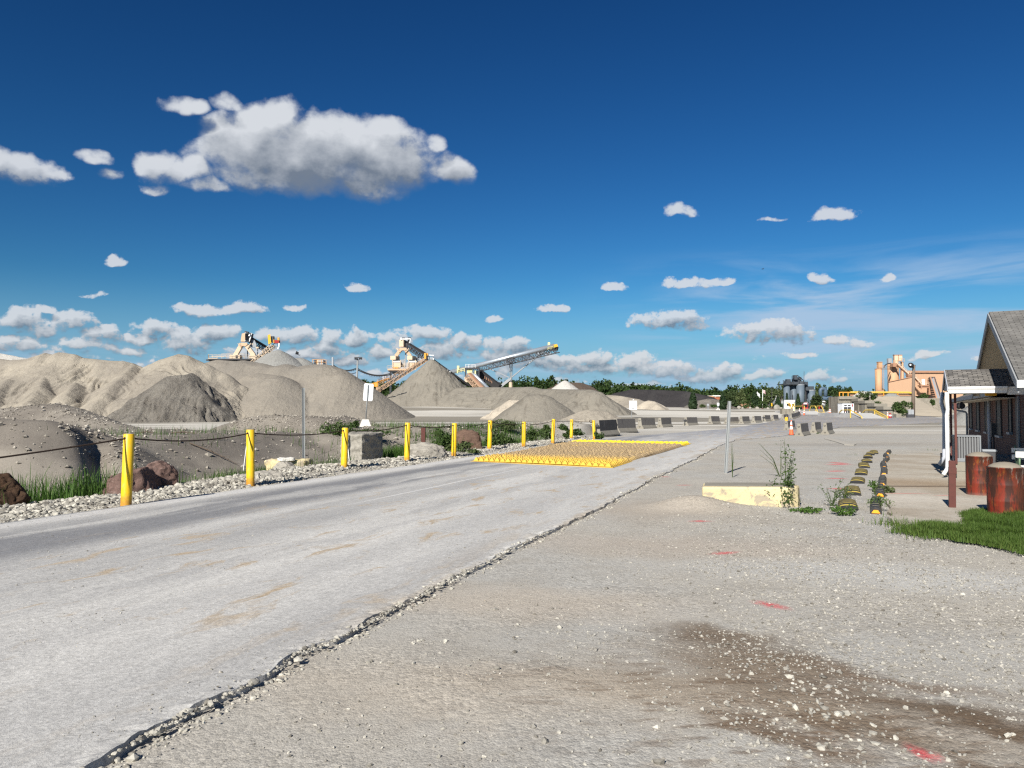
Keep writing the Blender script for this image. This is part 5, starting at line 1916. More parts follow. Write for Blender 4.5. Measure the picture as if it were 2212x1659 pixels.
# ------------------------------------------------------------------ drums, post, bin and bench by the house
def drum_mat():
    m, n, b = new_mat('flaking_red_drum_paint')
    p = objco(n)
    a = n.noise(n.vec('MULTIPLY', p, (1, 1, .22)), 7, 6, .7, .3)
    c = n.mix(n.mr(a, .36, .62, 0, 1, True), (.20, .024, .011), (.075, .024, .012))
    a2 = n.noise(n.vec('MULTIPLY', p, (1, 1, .5)), 12, 5, .7)
    c = n.mix(n.mr(a2, .55, .66, 0, .85, True), c, (.22, .072, .018))
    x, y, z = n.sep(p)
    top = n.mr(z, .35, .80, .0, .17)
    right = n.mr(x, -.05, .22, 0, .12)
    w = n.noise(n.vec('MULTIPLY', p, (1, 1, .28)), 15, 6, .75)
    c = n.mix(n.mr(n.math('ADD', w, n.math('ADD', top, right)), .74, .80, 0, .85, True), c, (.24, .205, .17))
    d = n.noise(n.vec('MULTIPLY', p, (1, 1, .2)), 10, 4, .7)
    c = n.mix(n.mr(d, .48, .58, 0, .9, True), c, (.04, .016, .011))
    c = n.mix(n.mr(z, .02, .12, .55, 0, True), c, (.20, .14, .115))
    n.put(b.inputs['Base Color'], c)
    b.inputs['Roughness'].default_value = .55
    bump(n, b, n.math('ADD', w, a), .3, .006)
    return m


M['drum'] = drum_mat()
M['dome'] = pm('grey_concrete_dome', (.235, .205, .16), .9, .22, 8, bs=.5, bscale=30, bdist=.008)


def drum(label, uvb, uvt, w_px):
    p = G(*uvb, 0.0)
    Y = p.y
    r = w_px / 769 * Y / 2
    p = p + Vector((p.x / Y, 1, 0)).normalized() * r * .9
    p.z = .0
    h = P(*uvt, p.y).z
    o = thing('concrete_drum', label, 'drum', p, R(-30), 'red drums filled with concrete')
    m = MB()
    pr = [(r, -.1), (r, .01)]
    for zc in (h * .345, h * .66):
        pr += [(r, zc - .012), (r + .0025, zc), (r, zc + .012)]
    pr += [(r, h - .012), (r + .006, h - .008), (r + .006, h + .004), (r - .002, h + .006)]
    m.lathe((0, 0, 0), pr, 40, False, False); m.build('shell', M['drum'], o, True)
    m = MB(); m.lathe((0, 0, h - .02), [(r - .004, .012), (r * .85, .045), (r * .6, .078), (r * .3, .096), (.01, .102)], 40); m.build('concrete_dome', M['dome'], o, True)
    return o


drum('rusty red drum with a concrete dome, behind the other drum', zM(1720, 737), zM(1750, 272), 24.0)
drum('red flaking drum with a concrete dome standing in the lawn edge', zM(2012, 975), zM(2030, 395), 32.5)
p = G(*zM(1413, 852), .03)
h = P(*zM(1420, 342), p.y).z
mb = MB()
w, t = .10, .02
mb.box((0, 0, h / 2 - .05), (.10, .075, h + .1))
o = mb.build('square_post', M['brown_steel'], None, False, .005); o.location = p; o.rotation_euler = (0, R(.8), R(-22))
mb = MB(); mb.box((.004, 0, h - .16), (.112, .085, .10)); mb.build('bracket_plate', M['brown_steel'], o)
tag(o, 'rusty brown steel post on the apron in front of the porch', 'post')
p = P(989.5, 459, 17.2)
bx = thing('storage_box', 'small dark grey storage box in shade behind the rear drum', 'box', (p.x, p.y, 0), HYAW)
zt = P(989, 449.6, 17.2).z
m = MB(); m.box((0, 0, (zt - .05) / 2), (.26, .24, zt - .05), 0, .96); m.build('body', M['steel_dark'], bx, False, .01)
m = MB(); m.box((0, 0, zt - .02), (.29, .27, .05)); m.build('lid', M['steel_grey'], bx, False, .01)
# bench: pale slats, green iron ends
q = P(1016.5, 455, 16.0)
BE = thing('bench', 'bench with pale slats and curled green iron ends at the right edge', 'bench', (q.x, q.y, 0), HYAW)
iron = M.setdefault('iron', pm('green_cast_iron', (.13, .20, .12), .5, .15, 8))
for x in (.05, 1.25):
    m = MB()
    m.tube([(x, .02, 0), (x, .06, .22), (x, .02, .40), (x, .30, .42), (x, .42, .40)], .022, 6)
    m.tube([(x, .50, 0), (x, .44, .25), (x, .46, .42), (x, .54, .62), (x, .60, .86)], .022, 6)
    m.tube([(x, .02, .40), (x, -.02, .60), (x, .06, .66), (x, .50, .64)], .020, 6)
    m.tube([(x, .10, .52)] + [(x, .16 + .07 * math.cos(a / 8 * 2 * math.pi), .52 + .07 * math.sin(a / 8 * 2 * math.pi)) for a in range(9)], .014, 6)
    m.build('iron_end', iron, BE, True)
for k in range(4):
    m = MB(); m.box((.65, .06 + k * .11, .45), (1.34, .085, .03)); m.build('seat_slat', M['trim_white'], BE)
m = MB(); m.box((.65, -.03, .70), (1.34, .03, .12)); m.build('front_board', M['trim_white'], BE)
for z in (.62, .76):
    m = MB(); m.box((.65, .545 + (z - .62) * .2, z), (1.34, .03, .10)); m.build('back_slat', M['trim_white'], BE)
M['yellow_rail'] = pm('faded_yellow_rail', (.58, .40, .07), .55, .12, 2)


# ------------------------------------------------------------------ crushing plants and conveyors
def foot(u, v, Y):
    p = P(u, v, Y)
    return Vector((p.x, p.y, gz(p.x, p.y)))


def pxbox(mb, z, x0, y0, x1, y1, Y, depth, yaw=0.0, taper=1.0):
    """box with the given picture outline standing at distance Y"""
    a = P(*z(x0, y1), Y); b = P(*z(x1, y0), Y)
    return mb.box(((a.x + b.x) / 2, Y + depth / 2, (a.z + b.z) / 2), (abs(b.x - a.x), depth, abs(b.z - a.z)), yaw, taper)


def pxpoly(mb, z, pts, Y, depth):
    q = [P(*z(x, y), Y) for x, y in pts]
    return mb.prism(q, (sum(p.x for p in q) / len(q) / Y * depth, depth, 0))


def pxbeam(mb, z, x0, y0, x1, y1, Y, w, h=None, Y2=None):
    return mb.beam(P(*z(x0, y0), Y), P(*z(x1, y1), Y if Y2 is None else Y2), w, h)


# left crusher
Y = 186.0
CR = thing('crusher', 'cream crushing tower on splayed legs above the left sand heaps', 'crusher', foot(*sF(1290, 640), Y))
o = CR.location
m = MB(o)
pl = [(1240, 165), (1303, 150), (1303, 318), (1222, 318), (1218, 300)]
pxpoly(m, sF, pl, Y, 1.0)
m.build('head_box', M['cream'], CR)
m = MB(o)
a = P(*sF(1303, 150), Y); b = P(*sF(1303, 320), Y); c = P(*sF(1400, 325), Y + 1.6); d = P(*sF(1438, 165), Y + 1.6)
m.prism([a, b, c, d], (0, 1.2, 0)); m.build('head_chute', M['steel_dark'], CR)  # right face of the head box, its shade put into dark steel
m = MB(o)
pxbeam(m, sF, 1303, 152, 1440, 158, Y - .1, .18, Y2=Y + 1.5); pxbeam(m, sF, 1432, 160, 1380, 320, Y + 1.4, .28); pxbeam(m, sF, 1303, 300, 1385, 322, Y - .1, .16, Y2=Y + 1.4)
pxbeam(m, sF, 1380, 190, 1400, 200, Y - .1, .5)
m.build('head_frame', M['trim_white'], CR)
m = MB(o); pxbox(m, sF, 1292, 118, 1330, 150, Y, .8); pxbox(m, sF, 1335, 126, 1362, 148, Y, .8); m.build('motor', M['steel_dark'], CR)
m = MB(o)
pxpoly(m, sF, [(1215, 340), (1345, 340), (1345, 385), (1300, 410), (1262, 400), (1200, 430), (1175, 400)], Y - .05, 1.2); m.build('yoke', M['cream'], CR)
for (x0, y0, x1, y1) in ((1240, 375, 1115, 590), (1328, 385, 1478, 590)):
    m = MB(o); pxbeam(m, sF, x0, y0, x1, y1, Y + .5, .75, .95); m.build('leg', M['cream_pale'], CR)
m = MB(o); pxbeam(m, sF, 1165, 355, 1225, 445, Y - .2, .16); pxbeam(m, sF, 1190, 345, 1215, 385, Y - .2, .16); pxbeam(m, sF, 1420, 350, 1340, 445, Y - .2, .16); pxbeam(m, sF, 1455, 350, 1440, 385, Y - .2, .14)
m.build('brace', M['cream_pale'], CR)
for (x0, x1) in ((1000, 1195), (1385, 1505)):
    m = MB(o); pxbox(m, sF, x0, 578, x1, 655, Y - .3, 2.0); m.build('foot_box', M['cream_pale'], CR)
m = MB(o); pxbox(m, sF, 1118, 585, 1165, 640, Y - .36, .05); m.build('hatch', M['steel_dark'], CR)
m = MB(o); pxbox(m, sF, 580, 650, 1480, 668, Y - .8, 4.0); pxbox(m, sF, 545, 662, 1480, 690, Y - .2, 3.0); m.build('platform', M['steel_dark'], CR)
m = MB(o); pxbox(m, sF, 585, 634, 770, 648, Y - .82, .05); pxbox(m, sF, 640, 596, 900, 606, Y + 2.5, .1); m.build('toe_board', M['cream_pale'], CR)
m = MB(o); m.railing([P(*sF(588, 648), Y - .75), P(*sF(1460, 655), Y - .75)], .95, .055, 1.1); m.railing([P(*sF(588, 648), Y - .75), P(*sF(600, 640), Y + 3)], .95, .055, 1.1)
m.railing([P(*sF(850, 640), Y + 2.8), P(*sF(1300, 640), Y + 2.8)], 1.1, .055, 1.1); m.build('railing', M['cream_pale'], CR)
for x in (1352, 1546):
    m = MB(o); p1 = P(*sF(x, 425), Y + 2.4); m.tube([p1, Vector((p1.x, p1.y, o.z))], .14, 8); m.build('column', M['steel_grey'], CR)
m = MB(o); pxbox(m, sF, 1505, 422, 1562, 448, Y + 2, .6); pxbeam(m, sF, 1510, 490, 1545, 440, Y + 2, .08); m.build('bracket', M['cream_pale'], CR)
m = MB(o); m.truss(P(*sF(1405, 240), Y + 2.5), P(*sF(1800, 480), Y + 8), 1.1, 1.2, 12, .10); m.build('feed_truss', M['steel_dark'], CR)
m = MB(o); m.beam(P(*sF(1395, 235), Y + 2.5), P(*sF(1800, 475), Y + 8), 1.0, .28); m.build('feed_belt', M['belt'], CR)
m = MB(o); pxpoly(m, sF, [(1395, 290), (1480, 280), (1525, 370), (1515, 425), (1440, 430), (1390, 395)], Y + 2.2, .8); m.build('chute_box', M['steel_grey'], CR)
# discharge boom
BO = thing('conveyor', 'pale lattice conveyor boom with a yellow head plate above the grey chipping cone', 'conveyor', foot(*sF(1480, 690), Y - 2))
o = BO.location
m = MB(o); m.truss(P(*sF(1440, 705), Y - 2), P(*sF(1850, 345), Y - 4), 1.0, 1.1, 11, .11); m.build('truss', M['cream_pale'], BO)
m = MB(o); m.beam(P(*sF(1440, 735), Y - 1.2), P(*sF(1850, 405), Y - 3.2), .9, .30); m.build('belt', M['belt'], BO)
m = MB(o); pxpoly(m, sF, [(1740, 195), (1790, 175), (1808, 345), (1752, 375)], Y - 4.6, .25); m.build('head_plate', M['sign_yellow'], BO)
m = MB(o); pxbox(m, sF, 1798, 215, 1852, 275, Y - 4.2, .9); pxbox(m, sF, 1805, 275, 1845, 340, Y - 4.2, .8); m.build('motor', M['steel_dark'], BO)
m = MB(o); pxbox(m, sF, 1866, 290, 1958, 350, Y - 4.2, 1.0); m.build('hopper', M['red'], BO)
m = MB(o); pxbox(m, sF, 1930, 240, 1966, 295, Y - 4.3, .25); pxbox(m, sF, 1850, 280, 1868, 345, Y - 4.3, .25); m.build('side_plate', M['orange'], BO)
m = MB(o)
for x in (1880, 1915, 1955): pxbeam(m, sF, x, 350, x - 6, 440, Y - 4, .09)
pxbeam(m, sF, 1840, 430, 1960, 440, Y - 4, .10); pxbeam(m, sF, 1870, 350, 1950, 440, Y - 4, .07); pxbeam(m, sF, 1840, 440, 1780, 490, Y - 4, .12)
m.build('head_frame', M['steel_grey'], BO)
m = MB(o); pxbeam(m, sF, 1962, 350, 1960, 425, Y - 4.3, .25); pxbeam(m, sF, 1960, 420, 1935, 460, Y - 4.3, .25); m.build('white_spout', M['white'], BO)

# right crusher
Y = 262.0
CR = thing('crusher', 'cream crushing tower with two boxes above the pointed sand cone', 'crusher', foot(*sG(470, 850), Y))
o = CR.location
m = MB(o); pxbox(m, sG, 548, 165, 628, 288, Y, 2.4, R(-12)); m.build('head_box', M['cream_pale'], CR)
m = MB(o); pxbox(m, sG, 640, 185, 690, 300, Y + 1.2, 2.0); pxbox(m, sG, 690, 160, 722, 240, Y + .6, .8); m.build('head_chute', M['steel_dark'], CR)
m = MB(o); pxbox(m, sG, 582, 128, 632, 150, Y, 1.2); pxbox(m, sG, 690, 126, 738, 158, Y, 1.2); m.build('motor', M['steel_dark'], CR)
m = MB(o); pxbeam(m, sG, 572, 155, 740, 152, Y - .2, .3); pxbeam(m, sG, 572, 130, 575, 170, Y - .2, .35); pxbeam(m, sG, 735, 150, 722, 225, Y - .2, .25); m.build('head_frame', M['trim_white'], CR)
m = MB(o); pxpoly(m, sG, [(555, 305), (660, 305), (675, 335), (640, 360), (610, 348), (585, 352), (560, 378), (528, 350)], Y, 1.6); m.build('yoke', M['cream'], CR)
for (x0, y0, x1, y1) in ((565, 345, 482, 450), (645, 335, 735, 450)):
    m = MB(o); pxbeam(m, sG, x0, y0, x1, y1, Y + .7, .95, 1.1); m.build('leg', M['cream'], CR)
m = MB(o); pxbeam(m, sG, 492, 315, 545, 385, Y - .2, .25); pxbeam(m, sG, 510, 310, 530, 340, Y - .2, .2); pxbeam(m, sG, 715, 310, 650, 385, Y - .2, .25); pxbeam(m, sG, 742, 310, 725, 345, Y - .2, .22); m.build('brace', M['cream_pale'], CR)
for x0, x1 in ((402, 502), (690, 792)):
    m = MB(o); pxbox(m, sG, x0, 445, x1, 515, Y - .5, 3.6, R(-14)); bx = m.build('screen_box', M['cream_pale'], CR)
    m = MB(o); pxbox(m, sG, x0 + 15, 515, x1 + 40, 535, Y + .4, 2.6); m.build('dark_gap', M['steel_dark'], bx)
    m = MB(o); pxbox(m, sG, x0 + 12, 535, x1 + 48, 560, Y - .2, 2.8); m.build('ledge', M['trim_white'], bx)
for x0, x1 in ((428, 552), (712, 800)):
    m = MB(o); pxbox(m, sG, x0, 562, x1, 660, Y, 2.4); m.build('lower_panel', M['cream_pale'], CR)
for x in (422, 558, 705, 822):
    m = MB(o); pxbox(m, sG, x - 7, 520, x + 7, 690, Y - .3, .4); m.build('post', M['cream_pale'], CR)
m = MB(o); pxbox(m, sG, 570, 512, 622, 640, Y + 2, 1.2); pxbox(m, sG, 640, 370, 656, 640, Y + 2, .6); pxbox(m, sG, 800, 460, 880, 600, Y + 3, 1.5); m.build('dark_machinery', M['steel_grey'], CR)
m = MB(o); pxbox(m, sG, 335, 670, 670, 700, Y - 1.0, 4.4); m.build('platform', M['cream'], CR)
m = MB(o); pxbox(m, sG, 350, 700, 620, 722, Y - .6, 3.6); m.build('platform_frame', M['steel_dark'], CR)
m = MB(o); m.railing([P(*sG(328, 672), Y - 1), P(*sG(670, 672), Y - 1)], 1.05, .07, 1.3); m.railing([P(*sG(560, 620), Y + 1.0), P(*sG(690, 620), Y + 1.0)], .9, .07, 1.2)
for x, y0 in ((630, 500), (685, 560), (610, 580)): pxbeam(m, sG, x, y0, x, 670, Y - .8, .12)
m.build('railing', M['cream_pale'], CR)
m = MB(o); pxbox(m, sG, 440, 640, 520, 668, Y - .5, 1.2); m.build('rusty_tray', M['orange'], CR)
for x in (384, 397):
    m = MB(o); a = P(*sG(x, 720), Y - .2 + (x > 390) * .8); m.beam(a, (a.x, a.y, o.z), .34); m.build('column', M['steel_dark'] if x < 390 else M['trim_grey'], CR)
m = MB(o); pxbox(m, sG, 414, 720, 560, 760, Y + 1, 2.5); m.build('bin', M['trim_grey'], CR)
m = MB(o); pxbeam(m, sG, 360, 700, 392, 740, Y - .2, .2); pxbeam(m, sG, 470, 760, 420, 830, Y, .35); pxbeam(m, sG, 510, 720, 470, 800, Y, .3); m.build('strut', M['steel_dark'], CR)
m = MB(o); m.truss(P(*sG(710, 245), Y + 1), P(*sG(1000, 430), Y - 6), 1.6, 1.6, 12, .15); m.build('feed_truss', M['steel_dark'], CR)
m = MB(o); m.beam(P(*sG(700, 235), Y + 1), P(*sG(1000, 415), Y - 6), 1.4, .40); m.build('feed_belt', M['belt'], CR)
# cone conveyor (left side of the pointed cone)
Y = 226.0
CV = thing('conveyor', 'cream lattice conveyor climbing the left flank of the pointed cone', 'conveyor', foot(*sG(150, 1080), Y - 8))
o = CV.location
m = MB(o); m.truss(P(*sG(95, 1060), Y - 10), P(*sG(1000, 478), Y - 2), 1.0, 1.3, 22, .13); m.build('truss', M['cream'], CV)
m = MB(o); m.railing([P(*sG(180, 985), Y - 9.2), P(*sG(780, 620), Y - 4)], .9, .08, 1.6); m.build('walkway_railing', M['cream'], CV)
m = MB(o); m.beam(P(*sG(95, 1100), Y - 9), P(*sG(1040, 505), Y - 1), 1.1, .45); m.build('belt', M['belt'], CV)
for x, y in ((155, 1025), (690, 680), (785, 600)):
    m = MB(o); pxbox(m, sG, x - 20, y - 28, x + 20, y + 28, Y - 9.5 + (x / 1000) * 8, .8); m.build('drive_box', M['cream_pale'] if x == 690 else M['cream'], CV)
m = MB(o); pxbox(m, sG, 972, 398, 1008, 500, Y - 3, .7); pxbox(m, sG, 1005, 402, 1042, 440, Y - 2.5, .7); m.build('head_plate', M['orange'], CV)
m = MB(o); pxbox(m, sG, 1010, 445, 1060, 510, Y - 2, 1.4); pxbox(m, sG, 1070, 470, 1132, 512, Y - 2, 1.6); m.build('head_drive', M['steel_grey'], CV)
m = MB(o); pxbeam(m, sG, 1040, 432, 1145, 440, Y - 2, .22); pxbeam(m, sG, 1110, 450, 1145, 436, Y - 2, .12); pxbox(m, sG, 1128, 485, 1142, 515, Y - 2.2, .4); m.build('head_cover', M['trim_white'], CV)
CV = thing('conveyor', 'black belt conveyor descending behind the right flank of the pointed cone', 'conveyor', foot(*sG(1700, 960), Y + 6))
o = CV.location
m = MB(o); m.beam(P(*sG(1130, 525), Y + 1), P(*sG(1760, 975), Y + 6), 1.4, .55); m.build('belt', M['belt'], CV)
m = MB(o)
for k in range(16):
    t = k / 15
    x, y = 1140 + 610 * t, 528 + 436 * t
    pxbox(m, sG, x - 4, y - 14, x + 6, y, Y + 1 + 5 * t, .3)
m.build('idlers', M['steel_dark'], CV)
m = MB(o); pxbox(m, sG, 1380, 690, 1392, 715, Y + 2, .4); pxbox(m, sG, 1416, 715, 1430, 740, Y + 2, .4); m.build('white_marker', M['white'], CV)
# small conveyors left of the cone
Y = 240.0
CV = thing('conveyor', 'orange topped conveyor with white lattice sides right of the sand heaps', 'conveyor', foot(*zB(1960, 760), Y))
o = CV.location
m = MB(o); m.truss(P(*zB(1780, 615), Y + 4), P(*zB(2040, 735), Y), 1.6, 1.4, 12, .16); m.build('truss', M['cream_pale'], CV)
m = MB(o); m.beam(P(*zB(1760, 600), Y + 4), P(*zB(2040, 715), Y), 1.3, .35); m.build('belt', M['peach_dark'], CV)
m = MB(o); pxbox(m, zB, 1800, 590, 1822, 628, Y + 3, 1); m.build('head_box', M['sign_yellow'], CV)
m = MB(o); pxbox(m, zB, 1950, 740, 2040, 790, Y - .5, 3); m.build('platform', M['cream_pale'], CV)
m = MB(o); m.railing([P(*zB(1950, 745), Y - 1), P(*zB(2040, 752), Y - 1)], 1.2, .09, 1.0); m.build('railing', M['cream_pale'], CV)
CV = thing('conveyor', 'short orange conveyor between the white sign and the pointed cone', 'conveyor', foot(*sG(200, 960), Y - 4))
o = CV.location
m = MB(o); m.beam(P(*sG(40, 960), Y - 8), P(*sG(345, 850), Y), 1.2, .5); m.build('belt', M['orange'], CV)
m = MB(o); m.railing([P(*sG(160, 935), Y - 6), P(*sG(345, 868), Y)], 1.2, .09, 1.1); m.build('railing', M['orange'], CV)
m = MB(o); pxbox(m, sG, 105, 920, 165, 985, Y - 9, 1.6); m.build('head_box', M['orange'], CV)
m = MB(o); pxbeam(m, sG, 275, 785, 262, 870, Y, .7); pxbeam(m, sG, 310, 785, 300, 830, Y, .45); m.build('chute', M['galv_bright'], CV)

# radial stacker with a long silver cover
Y = 262.0
ST = thing('stacker', 'long silver covered stacker conveyor rising to a yellow head, on a forked mast', 'conveyor', foot(*sH(1250, 830), Y))
o = ST.location
m = MB(o); m.tube([P(*sH(290, 588), Y + 2), P(*sH(1945, 168), Y - 6)], .78, 14); m.build('belt_cover', M['galv_bright'], ST, True)
m = MB(o); m.truss(P(*sH(620, 520), Y + 1), P(*sH(2000, 190), Y - 6.5), 1.75, 1.9, 24, .17); m.build('truss', M['steel_dark'], ST)
m = MB(o)
for (x0, y0, x1, y1) in ((1700, 245, 1850, 208), (1180, 372, 1300, 342)):
    m.truss(P(*sH(x0, y0), Y - 4), P(*sH(x1, y1), Y - 4), 1.5, 1.0, 3, .2)
m.build('splice_plates', M['steel_dark'], ST)
m = MB(o); pxpoly(m, sH, [(1930, 150), (1985, 138), (2000, 178), (1945, 192)], Y - 8, 2.6); m.build('head_cover', M['sign_yellow'], ST)
m = MB(o); pxpoly(m, sH, [(1890, 195), (2000, 185), (2000, 235), (1850, 250)], Y - 6.6, 1.8); m.build('head_frame', M['steel_dark'], ST)
pale_y = pm('pale_yellow_guard', (.68, .64, .30), .6, .1, 3)
for x, y in ((1850, 175), (412, 545)):
    m = MB(o); pxbox(m, sH, x - 12, y - 62, x + 24, y + 10, Y - 5 if x > 1000 else Y, .3)
    pxbeam(m, sH, x - 10, y, x - 10, y + 60, Y - 5 if x > 1000 else Y, .14); pxbeam(m, sH, x + 20, y, x + 20, y + 60, Y - 5 if x > 1000 else Y, .14)
    m.build('guard', pale_y, ST)
m = MB(o); m.railing([P(*sH(410, 600), Y - .5), P(*sH(520, 580), Y - .5)], 1.2, .14, 1.0); m.railing([P(*sH(1840, 235), Y - 6.9), P(*sH(1940, 215), Y - 6.9)], .9, .1, .9); m.build('railing', pale_y, ST)
m = MB(o); p1 = P(*sH(1254, 400), Y); m.tube([(p1.x - .45, p1.y, p1.z), (p1.x - .15, p1.y, P(*sH(1250, 690), Y).z)], .17, 8); m.tube([(p1.x + .45, p1.y, p1.z), (p1.x + .25, p1.y, P(*sH(1250, 690), Y).z)], .17, 8)
for k in range(7):
    zk = p1.z - k * 1.1
    m.beam((p1.x - .4, p1.y, zk), (p1.x + .4, p1.y, zk), .10)
m.build('mast', M['galv'], ST)
m = MB(o); p2 = P(*sH(1250, 670), Y); m.lathe((p2.x, p2.y, 0), [(.52, P(*sH(1250, 745), Y).z), (.52, p2.z - .2), (.2, p2.z + .1)], 16); m.build('pivot', M['galv'], ST, True)
m = MB(o); m.lathe((p2.x, p2.y, 0), [(.62, o.z), (.62, P(*sH(1250, 745), Y).z)], 16); m.build('pedestal', M['cream_pale'], ST)
for (x0, y0, x1, y1, w) in ((1225, 668, 890, 520, .35), (1275, 658, 1700, 315, .36)):
    m = MB(o); pxbeam(m, sH, x0, y0, x1, y1, Y - .2, w, Y2=Y - (4 if x1 > 1500 else .2)); m.build('strut', M['steel_grey'], ST)
m = MB(o); pxbeam(m, sH, 1235, 695, 1090, 810, Y - .3, .8, .9); m.build('outrigger', M['trim_grey'], ST)

# transfer station beneath the stacker tail
Y = 250.0
TS = thing('transfer_station', 'steel transfer platform with a pink box under the stacker tail', 'transfer station', foot(*sH(640, 800), Y))
o = TS.location
m = MB(o)
for x in (532, 748):
    a = P(*sH(x, 525), Y); m.beam(a, (a.x, a.y, o.z), .30); m.beam((a.x, a.y + 3, a.z), (a.x, a.y + 3, o.z), .30)
pxbox(m, sH, 525, 515, 756, 532, Y - .2, 3.6); m.build('frame', M['steel_dark'], TS)
m = MB(o); m.railing([P(*sH(532, 515), Y - .2), P(*sH(690, 515), Y - .2)], 1.1, .08, 1.2); m.build('railing', M['trim_white'], TS)
m = MB(o); pxbox(m, sH, 530, 660, 606, 742, Y - .8, 2.4, R(-12)); m.build('pink_box', M['cream_pale'], TS)
m = MB(o); pxbox(m, sH, 560, 540, 640, 600, Y + .5, 1.5); pxbox(m, sH, 680, 560, 700, 615, Y, .7); m.build('guard_panels', pale_y, TS)
m = MB(o); pxbox(m, sH, 700, 560, 745, 660, Y + 2, 2); pxbox(m, sH, 600, 745, 660, 800, Y, 1.5); m.build('machinery', M['steel_grey'], TS)
CV = thing('conveyor', 'rusty tan lattice conveyor dropping below the transfer platform', 'conveyor', foot(*sH(740, 810), Y - 3))
o = CV.location
m = MB(o); m.truss(P(*sH(590, 610), Y - 1), P(*sH(800, 840), Y - 5), 1.8, 1.2, 9, .22); m.build('truss', pm('rusty_tan_steel', (.40, .27, .18), .8, .2, 2), CV)
m = MB(o); m.beam(P(*sH(600, 600), Y - .4), P(*sH(810, 830), Y - 4), 1.2, .4); m.build('belt', M['peach_dark'], CV)
CV = thing('conveyor', 'silver covered conveyor beside the rusty tan conveyor', 'conveyor', foot(*sH(840, 810), Y - 2))
o = CV.location
m = MB(o); m.tube([P(*sH(622, 600), Y + 1), P(*sH(690, 640), Y), P(*sH(890, 835), Y - 3)], .55, 10); m.build('belt_cover', M['galv_bright'], CV, True)
CV = thing('conveyor', 'dark conveyor with short pale uprights right of the transfer platform', 'conveyor', foot(*sH(950, 810), Y + 8))
o = CV.location
m = MB(o); m.beam(P(*sH(750, 590), Y + 6), P(*sH(1070, 835), Y + 2), 1.8, 2.2); m.build('belt', M['belt'], CV)
m = MB(o)
for k in range(9):
    t = k / 8
    pxbeam(m, sH, 840 + 220 * t, 650 + 140 * t, 842 + 220 * t, 690 + 140 * t, Y + 2.4, .16)
m.build('uprights', M['peach_dark'], CV)
m = MB(o); pxpoly(m, sH, [(752, 582), (805, 600), (880, 830), (760, 830)], Y + 7, 2.5); m.build('screen_tower', M['steel_dark'], CV)

# masts and cable
Y = 205.0
p = foot(*zB(1940, 745), Y)
LM = thing('light_mast', 'tall steel light mast with a bar of floodlights left of the pointed cone', 'light mast', p)
t = P(*zB(1958, 455), Y)
m = MB(p); m.tube([p + Vector((0, 0, -.2)), t], .3, 10, radii=[.34, .22]); m.build('pole', M['galv'], LM, True)
m = MB(p); pxbox(m, zB, 1922, 430, 2006, 442, Y - .3, .3); pxbeam(m, zB, 1930, 440, 1950, 462, Y, .12); pxbeam(m, zB, 2000, 440, 1970, 462, Y, .12); m.build('crossbar', M['steel_dark'], LM)
for x in (1930, 1950, 1978, 1998):
    m = MB(p); pxbox(m, zB, x - 7, 442, x + 7, 458, Y - .5, .4); m.build('floodlight', M['black'], LM)
p = foot(*zB(1688, 640), Y)
UP = thing('utility_pole', 'plain utility pole rising behind the sand heaps', 'utility pole', p)
t = P(*zB(1686, 432), Y)
m = MB(p); m.tube([p, t], .26, 8); m.build('pole', M['trim_grey'], UP, True)
CB = thing('cable_bundle', 'sagging bundle of black cables strung from the utility pole to the light mast', 'cable', P(*zB(1690, 512), Y))
o = CB.location
for dy in (0, 14, 50):
    m = MB(o)
    for (x0, y0, x1, y1, sag) in ((1610, 512, 1688, 512, 14), (1688, 512, 1950, 548, 42), (1950, 548, 2330, 600, 50)):
        pts = []
        for k in range(15):
            tt = k / 14
            pts.append(P(*zB(x0 + (x1 - x0) * tt, y0 + dy * (.4 if dy == 50 and x0 > 1900 else 1) + (y1 - y0) * tt + sag * 4 * tt * (1 - tt) * (.8 if dy else 1)), Y + .2))
        m.tube(pts, .10, 6)
        if dy == 0:
            for k in range(1, 14): m.beam(pts[k], pts[k] - Vector((0, 0, .55)), .08)
    m.build('cable', M['black'], CB)
m = MB(o); m.beam(P(*zB(1665, 545), Y), P(*zB(1692, 512), Y), .2); m.beam(P(*zB(1710, 560), Y), P(*zB(1685, 505), Y), .2); m.build('bracket', M['steel_dark'], CB)
p = foot(*zB(1330, 450), 182)
FL = thing('floodlight_pole', 'small black floodlight on a bent arm behind the grey chipping cone', 'floodlight', p)
m = MB(p); m.tube([p, P(*zB(1330, 400), 182)], .08, 6); m.tube([P(*zB(1330, 415), 182), P(*zB(1302, 400), 182)], .09, 6); m.build('pole', M['steel_grey'], FL)
m = MB(p); m.tube([P(*zB(1288, 384), 181.7), P(*zB(1312, 392), 181.7)], .42, 10, radii=[.42, .30]); m.build('lamp_head', M['black'], FL)
p = foot(*zB(1530, 505), 215)
HU = thing('control_hut', 'small grey hut with a rusty railing on top of the sand heaps', 'hut', p)
m = MB(p); pxbox(m, zB, 1530, 462, 1582, 560, 215, 3); m.build('wall', M['trim_grey'], HU)
m = MB(p); pxbox(m, zB, 1484, 458, 1512, 560, 215, 2); m.build('machine', M['steel_dark'], HU)
m = MB(p); pxbox(m, zB, 1512, 462, 1530, 560, 215, 2); m.build('panel', M['cream_pale'], HU)
m = MB(p); m.railing([P(*zB(1465, 508), 214), P(*zB(1615, 512), 214)], 1.3, .09, 1.2); m.build('railing', M['orange'], HU)


